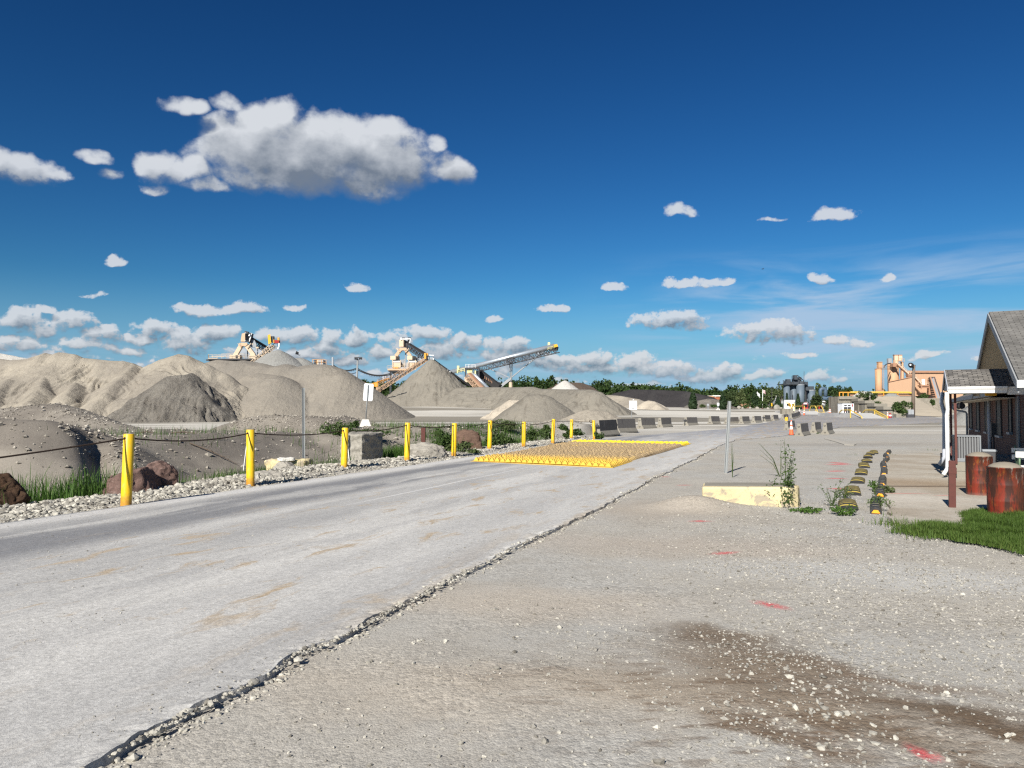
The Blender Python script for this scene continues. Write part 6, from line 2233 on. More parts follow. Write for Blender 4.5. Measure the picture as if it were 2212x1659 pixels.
# ------------------------------------------------------------------ slate blue silo cluster, tank, trucks
Y = 320.0
base = foot(*sD(940, 520), Y)
SB = thing('silo_cluster', 'cluster of slate grey silos with dark machinery on top and a thin mast', 'silos', base)
for (x0, x1, yt, dy) in ((763, 862, 258, 0), (864, 972, 258, 1.5), (971, 1096, 258, -1.5), (1098, 1152, 352, 5), (1150, 1266, 345, 1)):
    a, b = P(*sD(x0, yt), Y + dy), P(*sD(x1, yt), Y + dy)
    r = (b.x - a.x) / 2
    m = MB(base); m.lathe(((a.x + b.x) / 2, Y + dy + r, 0), [(r, base.z - .5), (r, a.z)], 26); sl = m.build('silo', M['silo_blue'], SB, True)
    m = MB(base); m.lathe(((a.x + b.x) / 2, Y + dy + r, 0), [(r + .06, a.z - .3), (r + .06, a.z + .12)], 26); m.build('rim', M['steel_grey'], sl)
m = MB(base); pxbox(m, sD, 1094, 270, 1104, 520, Y + 1, .6); m.build('ladder', M['steel_dark'], SB)
m = MB(base); pxbox(m, sD, 878, 355, 886, 520, Y - .9, .3); m.build('ladder', M['steel_dark'], SB)
dk = pm('dark_slate_machinery', (.05, .058, .068), .6, .2, 1)
m = MB(base)
pxbox(m, sD, 745, 244, 1135, 256, Y - 1, 8); m.build('deck', dk, SB)
for (x0, y0, x1, y1) in ((800, 172, 862, 215), (785, 205, 860, 246), (905, 165, 985, 214), (918, 108, 968, 180), (985, 140, 1030, 214), (900, 210, 1000, 246), (1000, 205, 1085, 246), (1085, 215, 1135, 300), (1100, 290, 1150, 352), (1150, 285, 1230, 346), (872, 216, 892, 244), (1180, 330, 1240, 346)):
    m = MB(base); pxbox(m, sD, x0, y0, x1, y1, Y + random.uniform(0, 2), 2.5, taper=random.uniform(.75, 1)); m.build('hopper', dk, SB)
m = MB(base); m.railing([P(*sD(740, 250), Y - 1), P(*sD(790, 250), Y - 1)], 1.2, .1, 1.0); m.railing([P(*sD(875, 168), Y), P(*sD(910, 168), Y)], 1.2, .1, .8); m.railing([P(*sD(1060, 246), Y - 1), P(*sD(1120, 246), Y - 1)], 1.2, .1, 1.0)
pxbeam(m, sD, 750, 250, 750, 195, Y - 1, .12); pxbox(m, sD, 740, 192, 760, 206, Y - 1, .4)
for k in range(8): pxbeam(m, sD, 965 + k * 12, 110 + k * 10, 985 + k * 12, 130 + k * 10, Y, .25)
m.build('railing', dk, SB)
m = MB(base); m.tube([P(*sD(1068, 240), Y), P(*sD(1070, 50), Y)], .09, 6); m.build('mast', M['steel_dark'], SB)
Y = 300.0
base = foot(*sD(1400, 520), Y)
TK = thing('tank', 'blue grey horizontal tank below a thick inverted U duct', 'tank', base)
m = MB(base); z0 = (P(*sD(1400, 448), Y).z + P(*sD(1400, 506), Y).z) / 2; r = (P(*sD(1400, 448), Y).z - P(*sD(1400, 512), Y).z) / 2
a, b = P(*sD(1265, 480), Y), P(*sD(1545, 480), Y)
m.tube([(a.x, Y, z0), (a.x + .4, Y, z0), (b.x - 1.0, Y, z0), (b.x - .3, Y, z0 - .1), (b.x, Y, z0 - .2)], r, 18, radii=[r * .8, r, r, r * .75, r * .3]); m.build('tank_shell', M['tank_blue'], TK, True)
m = MB(base); pts = [P(*sD(1330, 450), Y)]
for k in range(9):
    a_ = math.pi - math.pi * k / 8
    pts.append(P(*sD(1370 + 40 * math.cos(a_), 355 - 32 * math.sin(a_)), Y))
pts.append(P(*sD(1410, 450), Y))
m.tube(pts, .72, 14); m.build('duct', M['tank_blue'], TK, True)
m = MB(base)
for x in (1300, 1500): pxbox(m, sD, x - 8, 495, x + 8, 640, Y - .3, .6)
m.build('saddle', M['steel_grey'], TK)


def mixer(label, z, x0, x1, yt, yb, Y, rear=False, front='red'):
    """concrete mixer truck seen end on; x0..x1 cab width, yt roof, yb wheels"""
    a, b = P(*z(x0, yb), Y), P(*z(x1, yt), Y)
    W = b.x - a.x; H = b.z - a.z
    g = Vector(((a.x + b.x) / 2, Y, gz((a.x + b.x) / 2, Y)))
    g.z = a.z
    t = thing('mixer_truck', label, 'truck', g, R(-24) if not rear else R(-8), 'concrete mixer trucks by the silos')
    cab = M['red']
    m = MB(); m.box((0, -.0, H * .50), (W, 1.8, H * .62), 0, .94); c = m.build('cab', cab, t, False, .08)
    if not rear:
        m = MB(); m.box((0, -.92, H * .60), (W * .80, .06, H * .34)); m.build('windscreen', M['dark'], c)
        m = MB(); m.box((0, -1.0, H * .16), (W * .98, .30, H * .13)); m.build('bumper', M['white'], c)
        m = MB(); m.box((0, -.93, H * .855), (W * .3, .1, H * .06)); m.build('roof_badge', M['white'], c)
        for s in (-1, 1):
            m = MB(); m.box((s * W * .38, -1.16, H * .17), (W * .14, .03, H * .05)); m.build('headlight', M['steel_dark'], c)
    m = MB(); m.box((0, 3.4, H * .26), (W * .5, 6.2, .3)); m.build('chassis', M['red'], t)
    for y in (-.1, 3.6, 5.0):
        for s in (-1, 1):
            m = MB(); m.tube([(s * W * .5, y, .48), (s * W * .32, y, .48)], .5, 14); wl = m.build('wheel', M['black'], t)
            m = MB(); m.tube([(s * W * .505, y, .48), (s * W * .49, y, .48)], .26, 10); m.build('rim', M['trim_grey'], wl)
    rr = W * .50
    m = MB(); m.tube([(0, 1.2, H * .62), (0, 1.9, H * .66), (0, 3.6, H * .74), (0, 5.2, H * .82), (0, 6.0, H * .86)], rr, 18, radii=[rr * .45, rr * .86, rr * 1.02, rr * .72, rr * .4])
    dr = m.build('drum', M['white'], t, True)
    m = MB(); m.tube([(0, 1.86, H * .658), (0, 2.5, H * .69), (0, 2.9, H * .708)], rr, 18, caps=False, radii=[rr * .88, rr * .955, rr * .99]); m.build('drum_band', M['red'], dr, True)
    m = MB(); m.lathe((0, 6.3, H * .80), [(.25, 0), (.7, H * .18)], 14); m.build('hopper', M['concrete'] if rear else M['steel_grey'], t)
    m = MB(); m.beam((0, 6.4, H * .75), (.4, 7.2, H * .30), .5, .14); m.build('chute', M['steel_grey'], t)
    for s in (-1, 1):
        m = MB(); m.box((s * W * .6, -.6, H * .66), (.14, .08, .5)); m.build('mirror', M['steel_dark'], t)
    return t


mixer('red cement mixer truck with a red and white drum right of the white cabin', sD, 1042, 1132, 545, 672, 262)
t = mixer('muddy mixer truck seen from behind with its hopper up', sD, 1300, 1400, 530, 680, 262, True)
t.rotation_euler = (0, 0, R(166))
mixer('pale fronted mixer truck half hidden by the concrete wall', sD, 1500, 1592, 545, 690, 255)

# white site cabin
Y = 190.0
base = foot(*sD(845, 712), Y)
CAB = thing('site_cabin', 'white site cabin on dark skids behind the barrier row', 'cabin', base, R(-14))
pxm = .0631 / 769 * Y
W, H = 158 * pxm, 170 * pxm
z0 = P(*sD(845, 676), Y).z - base.z
D = 3.4
m = MB(); m.box((0, D / 2, z0 + H / 2), (W, D, H)); body = m.build('wall', M['white_metal'], CAB, False, .03)
m = MB(); m.box((0, D / 2, z0 + H + .05), (W + .12, D + .12, .10)); m.build('roof', M['trim_grey'], CAB)
m = MB(); m.box((0, D / 2, z0 / 2 - .1), (W * .92, D * .9, z0 + .15)); m.build('skid', M['steel_dark'], CAB)
m = MB(); m.box((-.007 * 1, -.010, z0 + H / 2), (.05, .03, H)); m.build('seam', M['trim_grey'], body)
for x, w in ((-W * .20, W * .20), (W * .32, W * .24)):
    m = MB(); m.box((x, -.02, z0 + H * .58), (w, .05, H * .20)); f = m.build('window', M['dark'], CAB)
    m = MB(); m.box((x, -.012, z0 + H * .58 - H * .11), (w + .08, .07, .05)); m.build('sill', M['trim_grey'], f)
m = MB(); m.box((-W * .24, -.03, z0 + H * .80), (W * .34, .03, H * .20)); m.build('sign_panel', pm('pale_yellow_panel', (.80, .62, .32), .6, .05, 3), CAB)
m = MB(); m.box((W * .40, -.10, z0 + H * .84), (.34, .2, .30)); m.build('lamp', M['trim_grey'], CAB)
m = MB(); m.box((W * .20, -.02, z0 + H * .16), (.16, .04, .16)); m.build('socket', M['steel_grey'], CAB)
m = MB(); m.box((-W / 2 - .02, D * .45, z0 + H * .52), (.04, .8, H * .34)); m.build('side_window', M['steel_grey'], CAB)
p = foot(*zT(815, 580), 182)
TL = thing('signal_post', 'thin post with a yellow signal lamp before the white cabin', 'signal', p)
zt = P(*zT(815, 270), 182).z
m = MB(); m.tube([(0, 0, 0), (0, 0, zt - p.z)], .05, 6); m.build('pole', M['steel_dark'], TL)
m = MB(); m.box((-.12, -.05, zt - p.z - .45), (.34, .3, .85)); m.build('lamp_box', M['sign_yellow'], TL)
m = MB(); m.tube([(-.12, -.2, zt - p.z - .25), (-.12, -.28, zt - p.z - .25)], .13, 10); m.tube([(-.12, -.2, zt - p.z - .62), (-.12, -.28, zt - p.z - .62)], .13, 10); m.build('lens', M['black'], TL)

# scale ramps
def scale_ramp(label, z, xl, xr, yt, yb, Y, D=6.0):
    a, b = P(*z(xl, yb), Y), P(*z(xr, yb), Y)
    zt = P(*z(xl, yt), Y + D).z
    zg = min(a.z, gz((a.x + b.x) / 2, Y))
    o = Vector(((a.x + b.x) / 2, Y, zg))
    t = thing('scale_ramp', label, 'ramp', o)
    W = b.x - a.x
    m = MB()
    h = zt - zg
    m.prism([(-W / 2, 0, -.3), (-W / 2, 0, .03), (-W / 2 * .97, D, h), (-W / 2 * .97, D + 14, h), (-W / 2, D + 14, -.3)], (W, 0, 0)); m.build('deck', M['concrete_white'] if 1 else None, t)
    return t, W, h, D


M['ramp_conc'] = pm('scuffed_pale_concrete', (.47, .46, .44), .9, .2, .5, stain=(.25, .25, .26), stain_amt=.5, stain_scale=.35, stretch=(1.6, .15, .3))
t, W, h, D = scale_ramp('pale concrete truck scale ramp with yellow hoops at its right side', sD, 1112, 1440, 680, 768, 164)
t.children[0].data.materials[0] = M['ramp_conc']
for y in (4.5, 8):
    m = MB(); m.tube([(W / 2 + .15, y - 2.6, -.1), (W / 2 + .15, y - 2.4, h * .9), (W / 2 + .1, y - 1.2, h + 1.15), (W / 2 + .1, y + 1.2, h + 1.15), (W / 2 + .1, y + 2.0, h + .2), (W / 2 + .1, y + 2.0, 0)], .085, 8); m.tube([(W / 2 + .12, y - 1.8, h * .8), (W / 2 + .1, y + 2, h * .8)], .08, 6); m.build('guard_rail', M['yellow_rail'], t)
m = MB(); m.tube([(-W / 2 - .1, 1, 0), (-W / 2 - .1, 1, h + 1.1), (-W / 2 - .1, 8, h + 1.1), (-W / 2 - .1, 8, 0)], .085, 8); m.build('guard_rail', M['yellow_rail'], t)
m = MB(); m.tube([(-W * .17, 13, h), (-W * .2, 13, h + 1.6), (-W * .12, 13, h + 1.6), (-W * .10, 13, h)], .1, 6); m.tube([(-W * .02, 13, h), (-W * .01, 13, h + 1.8), (-W * .05, 15, h + .2)], .1, 6); m.build('hoop', M['yellow_rail'], t)
m = MB(); m.box((-W / 2 - 1.6, 7.5, h * .75), (2.6, 1.2, h * 1.5)); m.build('side_wall', M['concrete_old'], t)
t, W, h, D = scale_ramp('second truck scale ramp with yellow sloping rails before the stepped wall', zG, 530, 780, 735, 797, 134)
t.children[0].data.materials[0] = M['ramp_conc']
for s in (-1, 1):
    m = MB()
    m.tube([(s * (W / 2 + .15), .1, 0), (s * (W / 2 + .15), .3, .4), (s * (W / 2 + .1), D * .8, h + .55), (s * (W / 2 + .1), D + 2.5, h + .55), (s * (W / 2 + .1), D + 3.5, h + .1)], .10, 8)
    if s > 0: m.prism([(W / 2 + .08, .2, 0), (W / 2 + .08, D * .8, h + .5), (W / 2 + .08, D * .8 + .9, h + .5), (W / 2 + .08, 1.2, 0)], (.06, 0, 0))
    m.tube([(s * (W / 2 + .12), D * .8, h + .55), (s * (W / 2 + .12), D * .8, 0)], .10, 8); m.build('guard_rail', M['yellow_rail'], t)
# signal lamp lying at the right end
p = foot(*zG(812, 790), 140)
o = thing('barrel_marker', 'small dark and white marker barrel right of the second scale ramp', 'marker', p)
m = MB(); m.lathe((0, 0, 0), [(.26, 0), (.24, .35)], 14); m.lathe((0, 0, .6), [(.2, 0), (.16, .30)], 14); m.build('drum', M['red'], o)
m = MB(); m.lathe((0, 0, .35), [(.235, 0), (.2, .25)], 14); m.build('band', M['white'], o)


# ------------------------------------------------------------------ stepped retaining wall, kiosk, terrace
Y = 170.0
base = foot(*zG(480, 748), Y)
RW = thing('retaining_wall', 'stained concrete retaining wall stepping down to the right', 'wall', base)
steps = [(266, 478, 562), (478, 550, 584), (550, 645, 604), (645, 742, 636), (742, 852, 668)]
for i, (x0, x1, yt) in enumerate(steps):
    m = MB(base); a, b = P(*zG(x0, 752), Y - i * 3), P(*zG(x1, yt), Y - i * 3)
    m.box(((a.x + b.x) / 2, Y - i * 3 + 2.5, (base.z - .5 + b.z) / 2), (b.x - a.x - .01, 5 + i * .0, b.z - base.z + .5)); m.build('panel', M['concrete_old'], RW)
    m = MB(base); m.box(((a.x + b.x) / 2 + .2, Y - i * 3 + 2.3, b.z - .30), (b.x - a.x + (.8 if i else .1), 5.4, .62)); m.build('coping', M['concrete'], RW)
m = MB(base)
for x in range(290, 850, 26):
    i = [k for k, s_ in enumerate(steps) if s_[0] <= x < s_[1]][0]
    a = P(*zG(x, steps[i][2] + 22), Y - i * 3 - .02); b_ = P(*zG(x, 748), Y - i * 3)
    m.box((a.x, Y - i * 3 - .02, (a.z + b_.z) / 2), (.10, .08, a.z - b_.z))
m.build('cast_ribs', M['concrete_old'], RW)
# ramp of sand up to the terrace, and the terrace
zl = [zG(470, 566), zG(1090, 566)]
m = MB()
NXR, NYR = 40, 30
TL_, TR_, BL_, BR_ = P(*zG(476, 562), 178), P(*zG(1075, 560), 200), P(*zG(868, 752), 161), P(*zG(1440, 778), 146)
V = []; 
for j in range(NYR + 1):
    for i in range(NXR + 1):
        a = TL_.lerp(TR_, i / NXR); b = BL_.lerp(BR_, i / NXR)
        t_ = j / NYR
        q = a.lerp(b, t_)
        zz_ = a.z + (b.z - a.z) * (t_ ** .85) + float(fbm(q.x, q.y, 6, 3, 5)) * .5 * math.sin(math.pi * t_)
        V.append((q.x, q.y, max(zz_, gz(q.x, q.y) - .1)))
F = [(j * (NXR + 1) + i, (j + 1) * (NXR + 1) + i, (j + 1) * (NXR + 1) + i + 1, j * (NXR + 1) + i + 1) for j in range(NYR) for i in range(NXR)]
n0 = len(V)
# side skirts and terrace behind
back = [(P(*zG(266, 566), 176)), P(*zG(266, 560), 215), P(*zG(1500, 560), 230), P(*zG(1500, 640), 175)]
o = link_mesh('dirt_ramp', V, F, pile_mat('packed_ramp_sand', (.47, .405, .31), (.41, .355, .275), (.33, .285, .22), .1, .15, .4, .08), None, True)
tag(o, 'sandy ramp climbing to the terrace beside the stepped wall', kind='structure')
zt = P(*zG(600, 566), 200).z
m = MB()
a = P(*zG(266, 566), 175.2); b = P(*zG(555, 566), 190)
m.prism([(a.x + .4, 175.3, zt - .3), (P(*zG(470, 566), 175).x, 175.3, zt - .3), (TL_.x, TL_.y, zt - .3), (TR_.x, TR_.y, zt - .3), (TR_.x + 40, 206, zt - .3), (TR_.x + 60, 290, zt - .3), (P(*zG(290, 566), 290).x, 290, zt - .3)], (0, 0, -6))
o = m.build('terrace', PM['sand'], None)
tag(o, 'raised terrace of packed sand behind the stepped wall', kind='structure')
# white kiosk
Y = 166.0
base = foot(*zG(370, 748), Y)
KI = thing('kiosk', 'white kiosk with two dark doors against the retaining wall', 'kiosk', base)
a, b = P(*zG(313, 748), Y), P(*zG(430, 637), Y)
W, H = b.x - a.x, b.z - base.z
cx_ = (a.x + b.x) / 2 - base.x
m = MB(); m.box((cx_, 1.2, H / 2), (W, 2.4, H)); m.build('wall', M['white_metal'], KI)
for s in (-1, 1):
    m = MB(); m.box((cx_ - W * .07 + s * W * .165, -.02, H * .36), (W * .30, .05, H * .70)); d_ = m.build('door', M['steel_dark'], KI)
    m = MB(); m.box((cx_ - W * .07 + s * W * .165, -.02, H * .83), (W * .24, .05, H * .11)); m.build('window', M['dark'], KI)
m = MB(); m.box((cx_ + W * .36, -.06, H * .85), (.22, .1, .5)); m.build('signal_lamp', M['red'], KI)
m = MB(); m.box((cx_, 1.2, H + .05), (W + .1, 2.5, .1)); m.build('roof', M['trim_grey'], KI)
m = MB(); m.beam((cx_ + .1, 0, H), (cx_ + .1, 0, H + .4), .05); m.build('antenna', M['steel_dark'], KI)

# yellow topped bin walls
Y = 206.0
a, b = P(*zG(282, 560), Y), P(*zG(1042, 512), Y)
o_ = Vector(((a.x + b.x) / 2, Y, zt - .3))
BW = thing('bin_wall', 'long yellow rail and low brown wall of the material bins on the terrace', 'wall', o_)
m = MB(o_); pxbox(m, zG, 395, 534, 1040, 556, Y + .4, .5); m.build('low_wall', M['peach_dark'], BW)
m = MB(o_); pts = [P(*zG(395, 518), Y), P(*zG(1000, 520), Y), P(*zG(1042, 528), Y)]; m.tube(pts, .27, 10); m.build('top_rail', M['yellow_rail'], BW)
for x in (282, 320, 372, 455, 745, 893):
    m = MB(o_); pxbox(m, zG, x - 3, 514, x + 3, 560, Y - .2, .3); m.build('post', M['orange'], BW)
m = MB(o_); pxbeam(m, zG, 282, 518, 395, 518, Y, .25); m.build('hand_rail', M['orange'], BW)
pile('chipping_heap', 'grey chipping heap against the yellow bin wall', [zz(zG, [(800, 528, 203.5), (850, 528, 203.5)])], [(0, 0), (3, 2.2), (40, 22)], PM['grey'], .05, seed=171, cell=.3)
pile('chipping_heap', 'pale grey chipping heap behind the bushes on the wall', [zz(zG, [(505, 508, 198), (585, 508, 198)])], [(0, 0), (3, 2.2), (40, 24)], PM['white'], .05, seed=173, cell=.3)

# peach batching plant
Y = 262.0
base = P(*sE(1000, 665), Y); base.z = zt - .3
BP = thing('batching_plant', 'peach ribbed concrete plant building with silos, stair and belt elevator', 'plant building', base)
m = MB(base); pxpoly(m, sE, [(598, 700), (598, 500), (818, 455), (1000, 415), (1000, 700)], Y - 5, 16); m.build('wing_wall', M['peach'], BP)
m = MB(base)
m.prism([P(*sE(592, 503), Y - 5.3), P(*sE(592, 495), Y - 5.3), P(*sE(1000, 408), Y - 5.3), P(*sE(1000, 416), Y - 5.3)], (16.5 * P(*sE(800, 450), Y).x / Y, 16.5, 0)); m.build('wing_roof', M['peach_dark'], BP)
m = MB(base); pxpoly(m, sE, [(880, 720), (880, 350), (1640, 350), (1640, 900), (1220, 900), (1220, 720)], Y, 18); m.build('wall', M['peach'], BP)
m = MB(base); pxpoly(m, sE, [(870, 352), (905, 318), (1580, 322), (1645, 352)], Y - .6, 19); m.build('roof', M['peach_dark'], BP)
m = MB(base); pxpoly(m, sE, [(1400, 900), (1400, 640), (1780, 660), (1780, 900)], Y - 1, 10); m.build('annex', M['peach'], BP)
m = MB(base); pxbox(m, sE, 1126, 455, 1174, 545, Y - .12, .1); m.build('door', M['white'], BP)
m = MB(base); pxbox(m, sE, 1222, 600, 1262, 800, Y - .1, .08); m.build('opening', M['peach_dark'], BP)
m = MB(base)
for x in range(620, 1000, 18): pxbox(m, sE, x, 700, x + 3, 510 - (x - 600) * .20, Y - 5.06, .06)
for x in range(1010, 1520, 18): pxbox(m, sE, x, 700, x + 3, 360, Y - .06, .05)
m.build('cladding_ribs', M['peach'], BP)
def silo(x0, x1, yt, yb, Yd, caps, mat=M['silo_peach']):
    a, b = P(*sE(x0, yt), Yd), P(*sE(x1, yb), Yd)
    r = (b.x - a.x) / 2; cx_ = (a.x + b.x) / 2
    m = MB(base); m.lathe((cx_, Yd + r, 0), [(r, min(b.z, base.z)), (r, a.z)], 28); s_ = m.build('silo', mat, BP, True)
    m = MB(base); m.lathe((cx_, Yd + r, 0), [(r + .06, a.z - .15), (r + .06, a.z + .05)], 28); m.build('rim', M['peach_dark'], s_)
    return s_, cx_, r, a.z
s1, c1, r1, z1 = silo(411, 525, 288, 665, Y - 20, None)
m = MB(base); pxbox(m, sE, 440, 183, 500, 285, Y - 19, 1.2); m.build('filter_box', M['silo_peach'], s1)
m = MB(base); pxbox(m, sE, 438, 178, 504, 190, Y - 19.1, 1.4); m.build('filter_cap', M['peach_dark'], s1)
m = MB(base); m.railing([P(*sE(411, 286), Y - 20), P(*sE(525, 286), Y - 20)], .95, .07, .9); pxbeam(m, sE, 411, 300, 408, 660, Y - 20, .12); pxbeam(m, sE, 523, 300, 523, 660, Y - 20, .10); m.build('railing', M['silo_peach'], s1)
m = MB(base); pxbox(m, sE, 415, 626, 520, 665, Y - 20.2, .3); m.build('skirt', M['peach_dark'], s1)
s2, c2, r2, z2 = silo(626, 802, 202, 700, Y - 1, None)
s3, c3, r3, z3 = silo(800, 852, 180, 700, Y + 2, None)
for (x0, y0, x1, y1) in ((697, 66, 748, 208), (761, 66, 815, 170)):
    m = MB(base); pxbox(m, sE, x0, y0 + 8, x1, y1, Y - 1, 1.2); fb = m.build('filter_box', pm('pale_peach_steel', (.66, .47, .33), .6, .1, 1), BP)
    m = MB(base); pxbox(m, sE, x0 - 3, y0, x1 + 3, y0 + 10, Y - 1.1, 1.4); m.build('filter_cap', M['peach_dark'], fb)
m = MB(base); pxbox(m, sE, 596, 124, 650, 205, Y + 3, 1.2); m.build('filter_box', M['trim_grey'], BP)
m = MB(base); pxbeam(m, sE, 674, 60, 674, 210, Y - 1.5, .10); m.build('antenna', M['steel_dark'], BP)
m = MB(base); pxbox(m, sE, 673, 210, 742, 258, Y - 3.5, 2.4); m.build('landing', M['peach_dark'], BP)
m = MB(base); m.railing([P(*sE(673, 210), Y - 3.5), P(*sE(745, 210), Y - 3.5)], 1.1, .08, .8); m.railing([P(*sE(760, 180), Y - 2), P(*sE(850, 180), Y - 2)], 1.1, .08, .8); m.build('railing', M['silo_peach'], BP)
m = MB(base)
pxbeam(m, sE, 740, 225, 915, 380, Y - 4.5, .9, .55); pxbox(m, sE, 905, 378, 985, 400, Y - 5.2, 1.6); pxbeam(m, sE, 985, 395, 1130, 560, Y - 4.5, .9, .55); pxbox(m, sE, 1105, 548, 1240, 568, Y - 5.2, 1.8); m.build('stair', M['peach_dark'], BP)
pale_st = pm('pale_peach_rail', (.62, .46, .33), .6, .1, 1)
m = MB(base)
for (x0, y0, x1, y1) in ((740, 225, 915, 380), (985, 395, 1130, 560), (905, 380, 985, 385), (1110, 550, 1240, 552)):
    m.railing([P(*sE(x0, y0 - 4), Y - 5.0), P(*sE(x1, y1 - 4), Y - 5.0)], 1.0, .10, 1.0)
pxbeam(m, sE, 742, 212, 918, 372, Y - 5.05, .22); pxbeam(m, sE, 988, 388, 1134, 548, Y - 5.05, .22)
m.build('stair_rail', pale_st, BP)
m = MB(base); pxbox(m, sE, 905, 398, 985, 425, Y - 4.9, 1.2); pxbox(m, sE, 1110, 568, 1235, 592, Y - 4.9, 1.2); pxbeam(m, sE, 800, 290, 792, 455, Y - 4, .4); pxbeam(m, sE, 1065, 490, 1065, 525, Y - 5, .25); pxbeam(m, sE, 1118, 570, 1118, 612, Y - 5, .3); m.build('bracket', M['peach_dark'], BP)
m = MB(base); m.beam(P(*sE(1283, 432), Y - 4), P(*sE(1432, 880), Y - 12), 1.7, .9); m.build('elevator_frame', M['steel_dark'], BP)
m = MB(base); m.beam(P(*sE(1290, 445), Y - 4.9), P(*sE(1425, 870), Y - 12.8), .8, .2); m.build('elevator_belt', M['steel_grey'], BP)
m = MB(base); m.beam(P(*sE(1262, 430), Y - 4.4), P(*sE(1392, 875), Y - 12.6), .4, .5); m.beam(P(*sE(1308, 440), Y - 4.6), P(*sE(1436, 870), Y - 12.6), .35, .5)
for k in range(7):
    pxbox(m, sE, 1268 + k * 10, 610 + k * 34, 1310 + k * 10, 616 + k * 34, Y - 11, .6)
m.build('elevator_side', M['peach_dark'], BP)
m = MB(base); pxbox(m, sE, 1255, 428, 1312, 450, Y - 4.2, 1.4); pxbox(m, sE, 1238, 460, 1262, 700, Y - 3, .8); m.build('head_box', M['peach_dark'], BP)
m = MB(base); pts = [P(*sE(525, 275), Y - 10)] + [P(*sE(525 + 105 * (1 - math.cos(k / 6 * math.pi / 2)), 275 - 72 * math.sin(k / 6 * math.pi / 2)), Y - 10 + k) for k in range(1, 7)]
m.tube(pts, .16, 8); m.build('blow_pipe', M['steel_dark'], BP)
m = MB(base)
for y in (245, 278, 296): pxbeam(m, sE, 500, y, 640, y + (0 if y > 250 else 6), Y - 12, .16, Y2=Y - 4)
m.build('catwalk', M['silo_peach'], BP)

# floodlight pole on the right
Y = 143.0
p = foot(*sE(985, 1040), Y)
FP = thing('floodlight_pole', 'wooden pole with a black floodlight before the peach plant', 'light pole', p)
t_ = P(*sE(998, 228), Y)
m = MB(p); m.tube([p, t_], .3, 10, radii=[.36, .24]); m.build('pole', M['wood'], FP, True)
m = MB(p); a, b = P(*sE(975, 250), Y - .3), P(*sE(940, 225), Y - 1.0); m.tube([a, (a + b) / 2, b], .5, 10, radii=[.30, .48, .40]); hd = m.build('lamp_head', M['black'], FP)
m = MB(p); c_ = P(*sE(944, 228), Y - 1.42); m.tube([c_, c_ + Vector((-.02, -.06, -.01))], .15, 12); m.build('lens', M['white'], hd)
m = MB(p); pxbeam(m, sE, 1000, 240, 1030, 240, Y, .06); pxbeam(m, sE, 1020, 225, 1020, 275, Y, .05); m.build('bracket', M['steel_dark'], FP)
EB = thing('electrical_cabinet', 'pale grey electrical cabinet on a dark skid at the floodlight pole', 'cabinet', foot(*sE(950, 1060), Y - 1))
o = EB.location
m = MB(o); pxbox(m, sE, 914, 936, 1000, 1012, Y - 1, .9); m.build('case', M['trim_grey'], EB)
m = MB(o); pxbox(m, sE, 897, 1012, 1008, 1064, Y - 1.1, 1.6, taper=.96); m.build('skid', M['steel_dark'], EB)
m = MB(o); pxbox(m, sE, 955, 940, 958, 1008, Y - 1.05, .05); m.build('door_seam', M['steel_grey'], EB)
for k, (x0, x1, yt, yb) in enumerate(((700, 800, 1000, 1062), (800, 905, 1006, 1066))):
    p = foot(*sE((x0 + x1) / 2, yb), Y)
    a = P(*sE(x0, yb), Y); b = P(*sE(x1, yt), Y)
    rough_block('concrete_block', 'pale concrete block below the bush %s' % ('on the left' if k == 0 else 'next to the dark skid'), (p.x, Y, b.z - (b.z - a.z) / 2 - .1), (b.x - a.x, 1.2, b.z - a.z + .2), M['concrete'], 0, 51 + k, .03, 6)

# flags, lamp post, far buildings, small signs
for (x, yb, yt, lab, c_) in ((325, 610, 372, 'flagpole with a pale drooping flag before the trees', None), (410, 610, 335, 'taller flagpole with a red and white striped flag', 'stripe')):
    p = foot(*sD(x, yb), 285)
    fp = thing('flagpole', lab, 'flagpole', p)
    t_ = P(*sD(x + (3 if c_ is None else 6), yt), 285)
    m = MB(p); m.tube([p, t_], .10, 8); m.build('pole', M['white'], fp)
    m = MB(p)
    V = []; F = []
    n_ = 8
    for i in range(n_ + 1):
        for j in range(5):
            u_ = i / n_
            V.append((t_.x + .1 + u_ * 1.0, 285 + .25 * math.sin(u_ * 7 + j * .4), t_.z - .1 - j * .30 - u_ * (1.1 if c_ is None else .5)))
    F = [(i * 5 + j, (i + 1) * 5 + j, (i + 1) * 5 + j + 1, i * 5 + j + 1) for i in range(n_) for j in range(4)]
    if c_:
        mt, n_t, b_t = new_mat('striped_flag_cloth')
        x_, y_, z_ = n_t.sep(objco(n_t))
        n_t.put(b_t.inputs['Base Color'], n_t.mix(n_t.math('GREATER_THAN', n_t.math('FRACT', n_t.math('MULTIPLY', z_, 2.4)), .5), (.45, .05, .06), (.7, .7, .68)))
    else:
        mt = M['white']
    fo = m.add(V, F).build('flag', mt, fp, True)
p = foot(*sD(560, 600), 280)
LP = thing('street_lamp', 'dark street lamp with a short arm before the trees', 'street lamp', p)
t_ = P(*sD(562, 308), 280)
m = MB(p); m.tube([p, t_], .09, 8); m.build('pole', M['steel_dark'], LP)
m = MB(p); pxbox(m, sD, 560, 305, 594, 314, 279.8, .4); m.build('lamp_head', M['steel_dark'], LP)
p = foot(*sD(558, 625), 270)
o = thing('sign', 'small yellow sign on a post below the street lamp', 'sign', p)
m = MB(p); pxbox(m, sD, 550, 552, 568, 600, 270, .1); m.build('sign_plate', M['sign_yellow'], o)
m = MB(p); pxbeam(m, sD, 559, 600, 559, 640, 270, .1); m.build('pole', M['steel_grey'], o)
